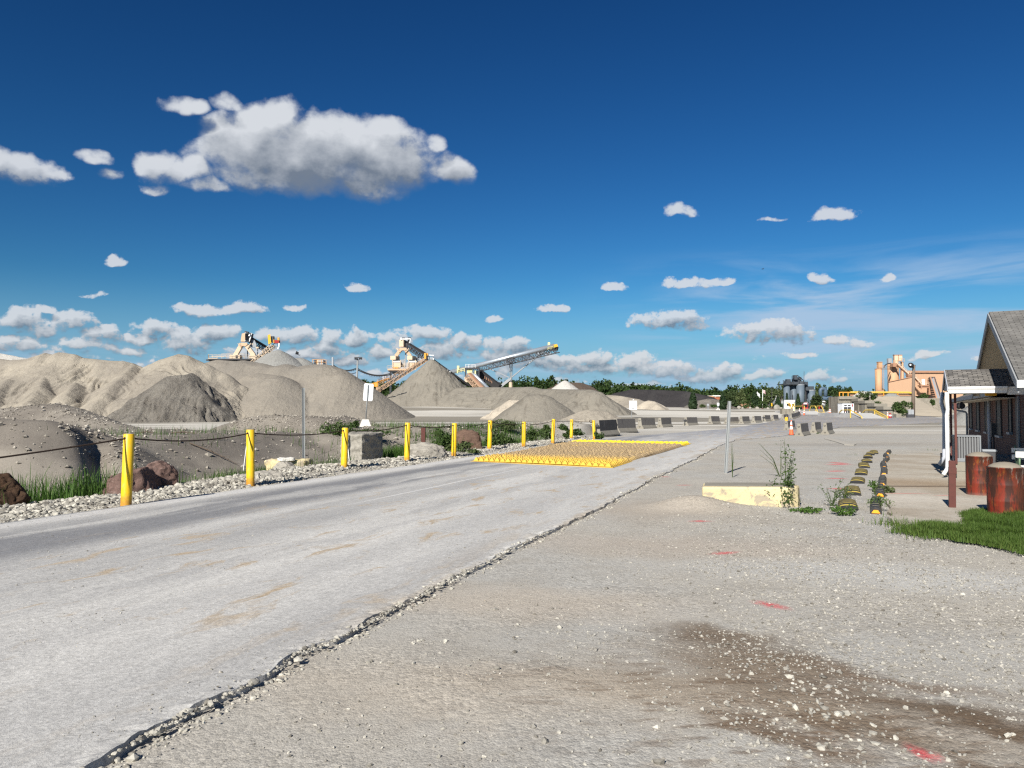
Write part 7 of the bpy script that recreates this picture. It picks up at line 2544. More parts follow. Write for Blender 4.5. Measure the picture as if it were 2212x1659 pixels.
for (x0, x1, yt, yb, yg, lab, mt, Yd) in ((1440, 1528, 400, 484, 570, 'small pale blue sign in front of the dark heap', M['trim_grey'], 212), (1845, 1930, 362, 470, 580, 'white two legged sign beside the dark conifer', M['white'], 208)):
    zz1 = zm(2640, 1550, .09946)
    p = foot(*zz1((x0 + x1) / 2, yg), Yd)
    o = thing('sign', lab, 'sign', p)
    a, b = P(*zz1(x0, yb), Yd), P(*zz1(x1, yt), Yd)
    m = MB(p); m.box(((a.x + b.x) / 2, Yd, (a.z + b.z) / 2), (b.x - a.x, .08, b.z - a.z)); m.build('sign_plate', mt, o)
    for xx in (a.x + .15, b.x - .15):
        m = MB(p); m.beam((xx, Yd + .1, p.z - .2), (xx, Yd + .1, a.z + .1), .09); m.build('leg', M['steel_grey'], o)
        if mt == M['white']:
            m = MB(p); m.box((xx, Yd + .1, p.z + .18), (.8, .6, .5), 0, .35); m.build('foot', M['concrete_white'], o)
# red brick building with a porch of posts, and the flat roofed one
Yd = 330
b0 = foot(*zF(640, 690), Yd)
BB = thing('brick_building', 'low red brick building with a row of tan porch posts behind the black heap', 'building', b0)
m = MB(b0); pxbox(m, zF, 655, 664, 745, 705, Yd + 4, 12); m.build('wall', pm('red_brick_far', (.30, .105, .05), .85, .1, 1), BB)
m = MB(b0); pxbox(m, zF, 650, 652, 750, 666, Yd + 3.5, 13); m.build('roof', M['concrete_white'], BB)
m = MB(b0); pxbox(m, zF, 525, 662, 660, 672, Yd, 6); m.build('porch_roof', pm('tan_timber', (.48, .26, .12), .7, .1, 1), BB)
for x in (528, 556, 585, 618, 650):
    m = MB(b0); pxbox(m, zF, x, 672, x + 6, 720, Yd, .6); m.build('porch_post', bpy.data.materials['tan_timber'], BB)
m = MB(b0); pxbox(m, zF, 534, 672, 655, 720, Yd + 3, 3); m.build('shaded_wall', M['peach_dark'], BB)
m = MB(b0); pxbox(m, zF, 682, 664, 696, 676, Yd + 3.9, .2); m.build('window', M['white'], BB)
for (x0, x1, yt, yb, lab, mt) in ((970, 1095, 690, 712, 'low building with a pale parapet between the trees', M['peach_dark']), (1430, 1550, 665, 715, 'pale grey building half hidden by conifers left of the silos', M['trim_grey'])):
    b0 = foot(*zF((x0 + x1) / 2, yb), 345)
    o = thing('building', lab, 'building', b0)
    m = MB(b0); a, b = P(*zF(x0, yb), 345), P(*zF(x1, yt), 345); m.box(((a.x + b.x) / 2, 350, (b0.z + b.z) / 2), (b.x - a.x, 10, b.z - b0.z)); m.build('wall', mt, o)
    m = MB(b0); m.box(((a.x + b.x) / 2, 350, b.z + .1), (b.x - a.x + .6, 10.6, .35)); m.build('roof', M['concrete_white'], o)
    m = MB(b0); pxbox(m, zF, x0 + 20, yt - 12, x0 + 34, yt, 346, 1); pxbox(m, zF, x1 - 20, yt - 16, x1 - 6, yt, 346, 1); m.build('roof_vent', M['white'], o)
# pile of stones and blocks along the far side of the yard
rnd = random.Random(3)
for k, (x, y) in enumerate(((100, 632), (215, 642), (330, 645), (410, 640), (500, 640), (35, 650), (640, 668), (700, 700), (560, 655))):
    p = foot(*sD(x, y), 236)
    s = rnd.uniform(.35, .7) if k != 6 else 1.1
    lab = ['pale block at the left of the rubble row below the trees', 'low grey rubble block under the pale flagpole', 'pale upright block just right of the pale flagpole', 'tan block under the taller flagpole',
           'broken pale block right of the taller flagpole', 'pale stone at the far left of the rubble row', 'big pale rock left of the white cabin', 'whitish rock touching the white cabin skids', 'brown stone below the yellow sign'][k]
    rock('stone', lab, (p.x, p.y, p.z + s * .35), (s * 1.2, s * .8, s), M['rock_grey'] if k not in (3, 8) else M['rock_brown'], 60 + k, rnd.uniform(-1, 1), 7, cat='stone', sub=3)
# a bird
p = P(763, 269, 120)
BD = thing('bird', 'tiny dark bird gliding in the blue sky', 'bird', p)
m = MB(); m.tube([(-.05, -.16, 0), (0, -.08, .01), (0, .05, .01), (0, .16, 0), (0, .24, 0)], .04, 8, radii=[.012, .04, .05, .03, .012])
for s in (-1, 1):
    m.add([(s * .03, -.05, .02), (s * .22, -.08, .09), (s * .48, .02, .05), (s * .22, .05, .09), (s * .03, .07, .02), (s * .03, -.05, .01), (s * .22, -.08, .08), (s * .48, .02, .045), (s * .22, .05, .08), (s * .03, .07, .01)],
          [(0, 1, 2, 3, 4), (9, 8, 7, 6, 5), (0, 5, 6, 1), (1, 6, 7, 2), (2, 7, 8, 3), (3, 8, 9, 4)])
m.build('body', M['black'], BD, True)
BD.rotation_euler = (0, R(-15), R(40))


# ------------------------------------------------------------------ trees and plants
LM_ = {
    'wood': leaf_mat('woodland_leaves', [(0, (.018, .036, .010)), (.5, (.034, .062, .017)), (1, (.065, .100, .028))], .2),
    'tree': leaf_mat('broadleaf_leaves', [(0, (.022, .042, .012)), (.5, (.045, .078, .022)), (1, (.085, .125, .04))], .22),
    'light': leaf_mat('pale_leaves', [(0, (.045, .062, .022)), (.5, (.085, .115, .042)), (1, (.14, .165, .07))], .22),
    'conifer': leaf_mat('conifer_needles', [(0, (.012, .026, .010)), (.5, (.022, .042, .016)), (1, (.040, .064, .024))], .1),
    'pine': leaf_mat('pine_needles', [(0, (.022, .036, .014)), (.5, (.040, .060, .020)), (1, (.065, .085, .03))], .12),
    'bush': leaf_mat('weed_leaves', [(0, (.025, .048, .012)), (.5, (.050, .088, .022)), (1, (.10, .14, .045))], .25),
    'grass': leaf_mat('grass_blades', [(0, (.030, .070, .012)), (.5, (.060, .125, .022)), (1, (.12, .18, .045))], .3),
    'lawn': leaf_mat('lawn_blades', [(0, (.045, .085, .014)), (.5, (.085, .145, .026)), (1, (.16, .19, .06))], .3),
    'dry': leaf_mat('dry_stems', [(0, (.13, .10, .055)), (.5, (.20, .16, .09)), (1, (.28, .23, .14))], .2),
}


def leaf_quads(C, N_, size, rng, aspect=.55, flat=.0):
    """C (n,3) centres, N_ (n,3) preferred facing; returns verts (4n,3)"""
    n = len(C)
    nrm = N_ + rng.normal(0, .55, (n, 3))
    nrm /= np.linalg.norm(nrm, axis=1)[:, None] + 1e-9
    ref = rng.normal(0, 1, (n, 3))
    a = np.cross(nrm, ref); a /= np.linalg.norm(a, axis=1)[:, None] + 1e-9
    b = np.cross(nrm, a)
    s = (size * rng.uniform(.6, 1.35, n))[:, None]
    a = a * s; b = b * s * aspect
    V = np.stack([C - a, C - b * .9 + a * .1, C + a, C + b], 1).reshape(-1, 3)
    return V


def crown_points(rng, n, centre, rad, clumps, spread=.42):
    """points on many small clumps spread through an ellipsoid"""
    d = rng.normal(0, 1, (clumps, 3)); d /= np.linalg.norm(d, axis=1)[:, None]
    r = rng.uniform(.25, 1.0, clumps) ** .5
    cc = d * r[:, None]
    cc[:, 2] = np.where(cc[:, 2] < -.5, cc[:, 2] * .6, cc[:, 2])
    sz = rng.uniform(.22, .5, clumps)
    k = rng.integers(0, clumps, n)
    e = rng.normal(0, 1, (n, 3)); e /= np.linalg.norm(e, axis=1)[:, None]
    rr = rng.uniform(.3, 1, n) ** .4
    loc = e * rr[:, None] * sz[k][:, None]
    C = cc[k] + loc * spread / .42
    N_ = loc * 1.0 + np.array([0, 0, .25])
    return C * np.array(rad) + np.array(centre), N_


def quads_obj(name, V, mat, parent=None):
    n = len(V) // 4
    F = np.arange(4 * n).reshape(n, 4)
    return np_mesh(name, V, F, mat, parent)


def broad_tree(name, label, base, h, w, mat, seed=1, n=1100, leaf=.34, trunk=.22, group=None, cat='tree', lop=0.0):
    rng = np.random.default_rng(seed)
    t = thing(name, label, cat, base, 0, group)
    C, N_ = crown_points(rng, n, (lop, 0, h * .60), (w / 2, w / 2, h * .42), 26)
    quads_obj('crown', leaf_quads(C, N_, leaf, rng), mat, t)
    m = MB()
    th = max(.08, h * .02)
    m.tube([(0, 0, -.2), (lop * .3, 0, h * .25), (lop * .6, .1, h * .55)], th, 7, radii=[th * 1.3, th, th * .5])
    for k in range(5):
        a = k * 1.3 + seed
        m.tube([(lop * .3, 0, h * (.22 + .05 * k)), (lop * .5 + math.cos(a) * w * .17, math.sin(a) * w * .17, h * (.42 + .06 * k)), (lop * .7 + math.cos(a) * w * .30, math.sin(a) * w * .30, h * (.55 + .05 * k))], th * .5, 5, radii=[th * .55, th * .35, th * .12])
    m.build('trunk', M['bark'], t, True)
    return t


def conifer(label, base, h, w, seed=1, n=1500, mat=None, leaf=.30, column=False):
    rng = np.random.default_rng(seed)
    t = thing('conifer', label, 'tree', base)
    u = rng.uniform(0, 1, n) ** 1.1
    tiers = 11
    prof = (1 - u) if not column else np.minimum(1, np.sqrt(np.maximum(0, 1 - u)) * 1.15) * (.75 + .25 * np.minimum(1, u * 5))
    prof = prof * (.78 + .22 * (1 - (u * tiers) % 1.0)) + .03
    a = rng.uniform(0, 2 * np.pi, n)
    lob = 1 + .13 * np.sin(a * 5 + u * 20) + .10 * np.sin(a * 3 - u * 31 + seed)
    r = prof * lob * w / 2 * rng.uniform(.55, 1.0, n)
    C = np.stack([r * np.cos(a), r * np.sin(a), u * h * .97 + .04 * h - prof * .04 * h], 1)
    N_ = np.stack([np.cos(a), np.sin(a), np.full(n, .5)], 1)
    quads_obj('crown', leaf_quads(C, N_, leaf, rng, .35), mat or LM_['conifer'], t)
    m = MB(); m.tube([(0, 0, -.3), (0, 0, h * .9)], .12, 7, radii=[.16, .03]); m.build('trunk', M['bark'], t)
    return t


def bush(label, base, w, h, mat, seed, n=420, leaf=.05, name='bush', d=None, stems=7):
    rng = np.random.default_rng(seed)
    t = thing(name, label, 'bush' if name == 'bush' else 'plant', base)
    C, N_ = crown_points(rng, n, (0, 0, h * .52), (w / 2, (d or w) / 2, h * .52), 16, .5)
    C[:, 2] = np.maximum(C[:, 2], .02)
    quads_obj('foliage', leaf_quads(C, N_, leaf, rng, .42), mat, t)
    m = MB()
    for k in range(stems):
        a = rng.uniform(0, 6.28); r_ = rng.uniform(.2, .9)
        e = (math.cos(a) * r_ * w / 2, math.sin(a) * r_ * (d or w) / 2, h * rng.uniform(.6, 1.05))
        m.tube([(e[0] * .1, e[1] * .1, -.05), (e[0] * .5, e[1] * .5, e[2] * .6), e], .01, 4, radii=[max(.006, w * .012), max(.005, w * .008), .003])
    m.build('stems', M['bark'] if name == 'bush' else LM_['bush'], t)
    return t


# the far wood: reads as one mass
def woodland():
    rng = np.random.default_rng(5)
    Vs = []
    tops_px = [(-60, 385), (200, 385), (310, 378), (345, 383), (372, 380), (408, 383), (440, 380), (470, 378), (500, 378), (515, 382), (530, 379), (550, 380), (566, 379), (590, 384), (612, 381), (640, 382),
               (655, 385), (680, 386), (702, 387), (725, 388), (750, 387), (790, 389), (828, 387), (860, 390), (900, 390), (960, 392), (1010, 390), (1100, 388)]
    tx = [p_[0] for p_ in tops_px]; ty = [p_[1] for p_ in tops_px]
    rows = []
    for row, Yr in enumerate((395, 420, 450)):
        x = -70 + row * 3
        while x < 1100:
            rows.append((x, Yr + rng.uniform(-9, 9), row)); x += rng.uniform(6, 10) if row == 0 else rng.uniform(7, 12)
    for x, Y, row in rows:
        top = np.interp(x, tx, ty) + 3.2 + rng.normal(0, 1.5) + (1.5 if row == 0 else -.3)
        if rng.random() < .10: top -= rng.uniform(1, 4)
        zt = P(x, top, Y).z
        zb = gz(P(x, 405, Y).x, Y)
        h = max(zt - zb, 4)
        w = rng.uniform(7.5, 13)
        n = 620 if row == 0 else 420
        px = P(x, 405, Y).x
        C, N_ = crown_points(rng, n, (px, Y, zb + h * .56), (w / 2 * 1.15, w / 2, h * .46), 18)
        Vs.append(leaf_quads(C, N_, .8, rng, .75))
        m_ = 90      # understorey to the ground
        C2 = np.stack([px + rng.uniform(-w * .7, w * .7, m_), Y - 2 + rng.uniform(-2, 2, m_), zb + rng.uniform(0, h * .45, m_)], 1)
        Vs.append(leaf_quads(C2, np.tile([0, -1, .4], (m_, 1)), .8, rng, .8))
    o = quads_obj('woodland', np.vstack(Vs), LM_['wood'])
    tag(o, 'dense green wood along the horizon', kind='stuff')


woodland()

# trees one can tell apart
def tree_px(kind, label, z, xc, yt, yb, wpx, Y, mat=None, seed=1, **kw):
    p = foot(*z(xc, yb), Y)
    h = P(*z(xc, yt), Y).z - p.z
    w = (P(*z(xc + wpx / 2, yb), Y) - P(*z(xc - wpx / 2, yb), Y)).x
    if kind == 'conifer': return conifer(label, p, h, w, seed, **kw)
    return broad_tree('tree', label, p, h, w, LM_[mat], seed, **kw)


tree_px('conifer', 'lone dark conifer standing before the black heap', zF, 407, 612, 802, 118, 215, seed=3, column=True, n=2400, leaf=.34)
tree_px('conifer', 'tall dark conifer right of the white two legged sign', zF, 775, 625, 810, 100, 214, seed=4, column=True, n=2000, leaf=.34)
tree_px('tree', 'broad dark pine beside the tall dark conifer', zF, 890, 630, 810, 170, 222, 'pine', 5, n=1800, leaf=.32)
tree_px('conifer', 'dark spruce left of the slate silos', sD, 655, 440, 620, 150, 262, seed=6, n=1700, leaf=.36)
tree_px('conifer', 'small spruce behind the left edge of the white cabin', sD, 800, 398, 520, 95, 268, seed=7, n=1300, leaf=.34)
tree_px('conifer', 'pointed spruce right of the white cabin', sD, 978, 410, 640, 130, 242, seed=8, n=2000, leaf=.34)
tree_px('tree', 'flat topped pine in front of the blue tank', sD, 1275, 440, 620, 185, 252, 'pine', 9, n=1500, leaf=.34)
tree_px('tree', 'bush like tree below the blue tank', sD, 1470, 490, 620, 110, 250, 'conifer', 10, n=900, leaf=.32)
tree_px('tree', 'thin crowned pale tree left of the slate silos', sD, 700, 245, 600, 150, 345, 'light', 11, n=1100, leaf=.38)
tree_px('tree', 'pale green tree right of the dark silo machinery', sD, 1300, 262, 600, 165, 350, 'light', 12, n=1500, leaf=.5)
tree_px('tree', 'rounded tree behind the blue duct', sD, 1560, 290, 600, 250, 352, 'wood', 13, n=1900, leaf=.5)
tree_px('tree', 'tree crown left of the peach silo above the yellow rail', sD, 1760, 300, 600, 170, 352, 'tree', 14, n=1500, leaf=.5)
tree_px('tree', 'grey green tree behind the flagpoles', sD, 510, 330, 600, 170, 300, 'light', 15, n=1500, leaf=.42)
tree_px('tree', 'dark rounded tree left of the pale flagpole', sD, 220, 292, 600, 190, 305, 'tree', 16, n=1700, leaf=.42)
tree_px('tree', 'slender dark tree between the pale flagpole and the tree to its left', sD, 290, 400, 610, 90, 270, 'conifer', 17, n=1100, leaf=.34)
tree_px('tree', 'grey green tree far left in the row before the flagpoles', sD, 60, 350, 600, 170, 305, 'light', 18, n=1500, leaf=.42)
tree_px('tree', 'dark tree between the two flagpoles and the street lamp', sD, 415, 310, 600, 120, 318, 'wood', 19, n=1400, leaf=.42)
tree_px('tree', 'dark round headed tree at the right end of the stacker mast woods', sH, 1890, 672, 812, 155, 345, 'wood', 20, n=1900, leaf=.55)
tree_px('tree', 'dark tree left of the round headed tree', sH, 1690, 678, 812, 170, 348, 'wood', 21, n=1900, leaf=.55)
# hedge line before the trees
hv = []
rng = np.random.default_rng(44)
for x in range(724, 748, 4):
    p = foot(*zF((x * 3.9375 - 2600) / .3165, 790), 246)
    C, N_ = crown_points(rng, 160, (p.x, p.y, p.z + .9), (1.5, 1.0, 1.5), 8)
    hv.append(leaf_quads(C, N_, .28, rng, .6))
for x in range(745, 880, 5):
    p = foot(x, 413, 285)
    C, N_ = crown_points(rng, 130, (p.x, p.y, p.z + 1.1), (1.8, 1.0, 1.7), 8)
    hv.append(leaf_quads(C, N_, .32, rng, .6))
o = quads_obj('undergrowth', np.vstack(hv), LM_['tree'])
tag(o, 'low green undergrowth between the yard and the trees', kind='stuff')


def bush_px(label, z, xc, yt, yb, wpx, Y, mat='bush', seed=1, **kw):
    p = foot(*z(xc, yb), Y)
    zt_ = P(*z(xc, yt), Y).z; zb_ = P(*z(xc, yb), Y).z
    b = Vector((p.x, p.y, zb_))
    w = (P(*z(xc + wpx / 2, yb), Y) - P(*z(xc - wpx / 2, yb), Y)).x
    return bush(label, b, w, zt_ - zb_, LM_[mat], seed, **kw)


bush_px('large green bush left of the electrical cabinet', sE, 810, 815, 1025, 260, 143.5, 'bush', 31, n=1800, leaf=.20)
bush_px('round bush growing on the stepped wall', sE, 305, 665, 800, 170, 165, 'bush', 32, n=1300, leaf=.17)
bush_px('feathery bush on the wall in front of the pale heap', sE, 150, 655, 760, 130, 168, 'light', 33, n=700, leaf=.16)
bush_px('bush below the stair landing of the peach plant', sE, 1160, 690, 775, 100, 205, 'bush', 34, n=700, leaf=.22)
bush_px('small bush at the foot of the belt elevator', sE, 1295, 785, 880, 75, 180, 'bush', 35, n=500, leaf=.18)
bush_px('dark weeds on the lower step of the wall', sE, 440, 800, 845, 120, 163.5, 'bush', 36, n=300, leaf=.12)
bush_px('low green bush right of the lone conifer', zF, 520, 768, 806, 80, 212, 'light', 37, n=500, leaf=.2)
bush_px('low dark bush between the two small white signs', zF, 665, 768, 808, 80, 210, 'bush', 38, n=500, leaf=.2)
bush_px('green bush in front of the muddy mixer truck', sD, 1430, 590, 680, 100, 200, 'light', 39, n=600, leaf=.18)
for k, (x, w, h_) in enumerate(((1030, 60, 40), (1085, 70, 60), (1330, 120, 70), (1440, 110, 60), (1230, 60, 90))):
    z_ = sD
    Yk = 52 + k
    bush_px(['weed clump beside the first barrier of the island', 'dry weed in front of the island barriers', 'weeds spilling before the middle island barrier', 'weeds between the middle and rightmost island barriers', 'tall weed growing through the island barriers'][k],
            z_, x if k else 1150, 1090 - h_, 1095, w, Yk, 'bush' if k != 1 else 'dry', 70 + k, n=260, leaf=.045, name='weed')

# weeds behind the bollards
WD = [(zJ(350, 240), 120, 160, 36, 'dark leafy weed left of the concrete cube'), (zJ(130, 300), 260, 190, 33, 'spreading weed left of the third bollard'), (zJ(480, 230), 420, 90, 34, 'low weeds on the bank above the concrete cube'),
      (zJ(1450, 470), 240, 270, 28.5, 'dense leafy weed left of the fifth bollard'), (zJ(1500, 360), 110, 180, 29.2, 'upright weed between the pale rock and the fifth bollard'), (zJ(1740, 480), 360, 130, 28, 'grey green weed in front of the brown boulder'), (zJ(2110, 400), 200, 200, 32.5, 'tall weed right of the sixth bollard'),
      (zS(-1350, 460), 420, 160, 34.5, 'broad weed mat between the sixth and seventh bollards'), (zS(-1250, 250), 380, 150, 41, 'pale weeds on the berm behind the seventh bollard'), (zS(-790, 350), 230, 180, 39.5, 'dark leafy weed right of the seventh bollard'),
      (zS(-560, 360), 180, 200, 40.5, 'dark leafy weed left of the eighth bollard'), (zS(-260, 290), 150, 90, 46, 'small weed left of the ninth bollard'), (zS(-60, 350), 200, 110, 44.5, 'low weed between the ninth and last bollards'),
      (zS(330, 430), 130, 110, 42.5, 'broad leaved weed at the foot of the last bollard'), (zS(-210, 405), 70, 90, 41, 'thin weed climbing the ninth bollard')]
for k, (uv, wz, hz, Y, lab) in enumerate(WD):
    s_ = .3165 if k < 7 else .2351
    p = P(*uv, Y); p.z = min(p.z, gz(p.x, p.y) + .05)
    w = wz * s_ / 3.9375 / 769 * Y; h_ = hz * s_ / 3.9375 / 769 * Y
    bush(lab, p, w * 1.3, h_ * 1.12, LM_['light' if k in (8, 5) else 'bush'], 100 + k, n=int(560 + 460 * w), leaf=.06, name='weed', d=w * .8, stems=12)
# weeds by the kerb block
def sprig(label, base, h, w, seed, n=120, leaf=.022, lean=0.0, mat='bush'):
    rng = np.random.default_rng(seed)
    t = thing('weed', label, 'plant', base)
    m = MB(); L = []
    for k in range(6):
        a = rng.uniform(0, 6.28); e = Vector((math.cos(a) * w * rng.uniform(.1, .5) + lean * h, math.sin(a) * w * .3, h * rng.uniform(.45, 1.0)))
        pts = [Vector((0, 0, -.03)), Vector((e.x * .35, e.y * .4, e.z * .55)), e]
        m.tube(pts, .006, 4, radii=[.007, .005, .002])
        for j in range(n // 6):
            tt = rng.uniform(.1, 1)
            q = pts[0].lerp(pts[1], tt * 2) if tt < .5 else pts[1].lerp(pts[2], tt * 2 - 1)
            L.append((q.x + rng.normal(0, .04), q.y + rng.normal(0, .04), max(.02, q.z + rng.normal(0, .04))))
    m.build('stems', LM_['bush'], t)
    L = np.array(L)
    quads_obj('leaves', leaf_quads(L, np.tile([0, -.3, .8], (len(L), 1)), leaf, rng, .4), LM_[mat], t)
    return t


p = G(*zL(1310, 1490), 0); sprig('tall thin weed in front of the yellow kerb block', p, 1.15, .5, 201, 420, .026)
bush('leafy base of the tall thin weed before the kerb block', p + Vector((0, .05, 0)), .50, .52, LM_['bush'], 205, n=330, leaf=.028, name='weed')
p = G(*zL(590, 1330), .10); bush('low weed at the left end of the yellow kerb block', p, .38, .16, LM_['bush'], 206, n=200, leaf=.025, name='weed')
p = G(*zL(800, 1370), .06); bush('low weed before the middle of the yellow kerb block', p, .42, .2, LM_['bush'], 207, n=220, leaf=.025, name='weed')
p = G(*zL(920, 1400), .03); bush('small weed right of the low weed before the kerb block', p, .22, .12, LM_['bush'], 208, n=120, leaf=.022, name='weed')
p = G(*zL(1600, 1550), 0); bush('flat green weed at the right corner of the kerb block', p, .52, .08, LM_['grass'], 209, n=260, leaf=.028, name='weed')
p = G(*zL(610, 1100), 0); sprig('dry brown stalk behind the kerb block', p, .85, .2, 210, 40, .016, .0, 'dry')
p = G(*zL(1240, 1090), 0); sprig('dry branching stalk behind the kerb block right part', p, .95, .8, 211, 90, .016, -.3, 'dry')
p = G(*zM(70, 830), 0); sprig('spindly weed left of the nearest striped hump', p, .45, .6, 212, 160, .022)
p = G(*zM(200, 935), 0); bush('grass tuft in front of the nearest striped hump', p, .38, .14, LM_['grass'], 213, n=240, leaf=.03, name='weed')
p = G(*zM(640, 900), 0); bush('grass tuft along the nearest wheel stop', p + Vector((.08, .3, 0)), .16, .22, LM_['lawn'], 214, n=420, leaf=.017, name='weed', d=.7)
p = G(*zM(650, 700), 0); bush('dry grass tuft beside the second wheel stop', p, .34, .18, LM_['light'], 215, n=220, leaf=.035, name='weed')
p = G(*zM(540, 660), 0); bush('small grass tuft left of the second wheel stop', p, .2, .22, LM_['grass'], 216, n=140, leaf=.03, name='weed')
p = G(*zM(245, 750), 0); bush('weed growing over the nearest hump', p + Vector((0, .1, 0)), .34, .2, LM_['light'], 217, n=180, leaf=.022, name='weed')


# grass blades -----------------------------------------------------
def blades(name, label, base, hgt, mat, seed=1, width=.006, lean=.35, seg=3):
    rng = np.random.default_rng(seed)
    n = len(base)
    a = rng.uniform(0, 2 * np.pi, n)
    dirv = np.stack([np.cos(a), np.sin(a), np.zeros(n)], 1)
    side = np.stack([-np.sin(a), np.cos(a), np.zeros(n)], 1)
    ln = rng.uniform(.1, 1.0, n)[:, None] * lean
    rows = []
    for k in range(seg + 1):
        t = k / seg
        c = base + dirv * (hgt[:, None] * ln * t * t) + np.array([0, 0, 1]) * (hgt[:, None] * (t - .18 * t * t * ln * 2))
        w = width * (1 - t * .92) * (hgt[:, None] / hgt.mean()) ** .5
        rows.append(c - side * w); rows.append(c + side * w)
    V = np.stack(rows, 1)
    F = []
    for k in range(seg):
        F.append(np.array([2 * k, 2 * k + 1, 2 * k + 3, 2 * k + 2]))
    F = (np.arange(n)[:, None, None] * (2 * seg + 2) + np.array(F)[None]).reshape(-1, 4)
    o = np_mesh(name, V.reshape(-1, 3), F, mat)
    return tag(o, label, kind='stuff')


def pts_on(x, y, dz=0.0):
    return np.stack([x, y, ground_h(x, y) + dz], 1)


rng = np.random.default_rng(77)
# tall grass in the ditch: (s range, w range, count, height)
X = []; Hh = []
for (s0, s1, w0, w1, n, h0, h1) in ((-6, 4.5, 1.9, 4.2, 4200, .45, .95), (-6, 4.5, 1.7, 4.6, 2600, .25, .5), (-5.5, 3.5, 3.2, 4.6, 200, .9, 1.3), (4.5, 11, 2.6, 4.8, 1300, .18, .5), (4.5, 8, 3.0, 4.4, 70, .5, .8), (9, 13.0, 2.1, 4.6, 1700, .2, .6),
                                     (15.9, 18.6, 2.0, 4.6, 2200, .3, .75), (17.5, 20.8, 1.6, 4.4, 2000, .3, .7), (20.5, 25.5, 2.4, 5.2, 1500, .25, .55), (17, 27, 3.5, 8, 800, .2, .5), (24, 34, 2.2, 8.5, 5200, .15, .5), (19, 33, 2.0, 6.0, 3200, .2, .55), (10, 26, 8, 12, 700, .2, .5), (0, 26, 4, 12, 260, .1, .4)):
    s = rng.uniform(s0, s1, n); w = rng.uniform(w0, w1, n)
    x = RO[0] + RD[0] * s - RD[1] * w; y = RO[1] + RD[1] * s + RD[0] * w
    k = vnoise(x * 1.3, y * 1.3, 9) > .30 if n > 400 else np.ones(n, bool)
    X.append(np.stack([x, y], 1)[k]); Hh.append(rng.uniform(h0, h1, n)[k])
XY = np.vstack(X); Hh = np.concatenate(Hh) * .88
blades('ditch_grass', 'tall green grass in the ditch behind the yellow bollards', pts_on(XY[:, 0], XY[:, 1], -.02), Hh, LM_['grass'], 3, .011, .5, 4)
# lawn at the right edge
lp = [zM(1560, 945), zM(1700, 905), zM(1900, 915), zM(2300, 960), zM(2500, 1100), zM(2500, 1560), zM(2200, 1425), (zM(1900, 1330)), zM(1560, 1262), zM(1230, 1190), zM(1120, 1130), zM(1150, 1070), zM(1400, 1105), zM(1590, 1112), zM(1620, 1010)]
LPp = np.array([[G(*q, 0).x, G(*q, 0).y] for q in lp])


def inside(x, y, poly):
    r = np.zeros(len(x), bool)
    j = len(poly) - 1
    for i in range(len(poly)):
        xi, yi = poly[i]; xj, yj = poly[j]
        c = ((yi > y) != (yj > y)) & (x < (xj - xi) * (y - yi) / (yj - yi + 1e-12) + xi)
        r ^= c
        j = i
    return r


n = 150000
x = rng.uniform(LPp[:, 0].min(), LPp[:, 0].max(), n); y = rng.uniform(LPp[:, 1].min(), LPp[:, 1].max(), n)
jx = x + fbm(x, y, .45, 4, 3) * .5 + rng.normal(0, .05, n); jy = y + fbm(x, y, .45, 4, 4) * .5 + rng.normal(0, .05, n)
k = inside(jx, jy, LPp)
x, y = x[k], y[k]
k = rng.random(len(x)) < .35 + .65 * sstep(.25, .5, vnoise(x * 2.2, y * 2.2, 5))
x, y = x[k], y[k]
blades('lawn', 'short bright green lawn in front of the drums', pts_on(x, y, .03), rng.uniform(.035, .10, len(x)) * (1 + .5 * (vnoise(x * 3, y * 3, 8) > .6)), LM_['lawn'], 4, .0045, .8, 2)
# stray tufts along the gravel edge
X = []
for (a, b, c) in ((700, 1040, 60), (760, 1030, 50), (870, 1060, 110), (960, 1075, 110), (1040, 1090, 160), (930, 1130, 200), (1000, 1145, 260), (1090, 1120, 200), (1070, 1150, 160), (1200, 1190, 240), (1170, 1150, 300), (830, 965, 14), (1850, 945, 60), (280, 270, 10), (770, 275, 10), (1210, 215, 8)):
    q = G(*zM(a, b), 0)
    X.append(np.stack([q.x + rng.normal(0, .13, c), q.y + rng.normal(0, .10, c)], 1))
XY = np.vstack(X)
blades('grass_tufts', 'scattered grass tufts along the edge of the gravel', pts_on(XY[:, 0], XY[:, 1], .02), rng.uniform(.04, .13, len(XY)), LM_['lawn'], 5, .005, .8, 2)


# ------------------------------------------------------------------ loose stone
ICO_V = None


def ico():
    bm = bmesh.new(); bmesh.ops.create_icosphere(bm, subdivisions=1, radius=1.0)
    V = np.array([v.co[:] for v in bm.verts]); F = np.array([[v.index for v in f.verts] for f in bm.faces])
    bm.free()
    return V, F


OCT = (np.array([[1, 0, 0], [-1, 0, 0], [0, 1, 0], [0, -1, 0], [0, 0, 1], [0, 0, -1]], float),
       np.array([[0, 2, 4], [2, 1, 4], [1, 3, 4], [3, 0, 4], [2, 0, 5], [1, 2, 5], [3, 1, 5], [0, 3, 5]]))
ICO = ico()


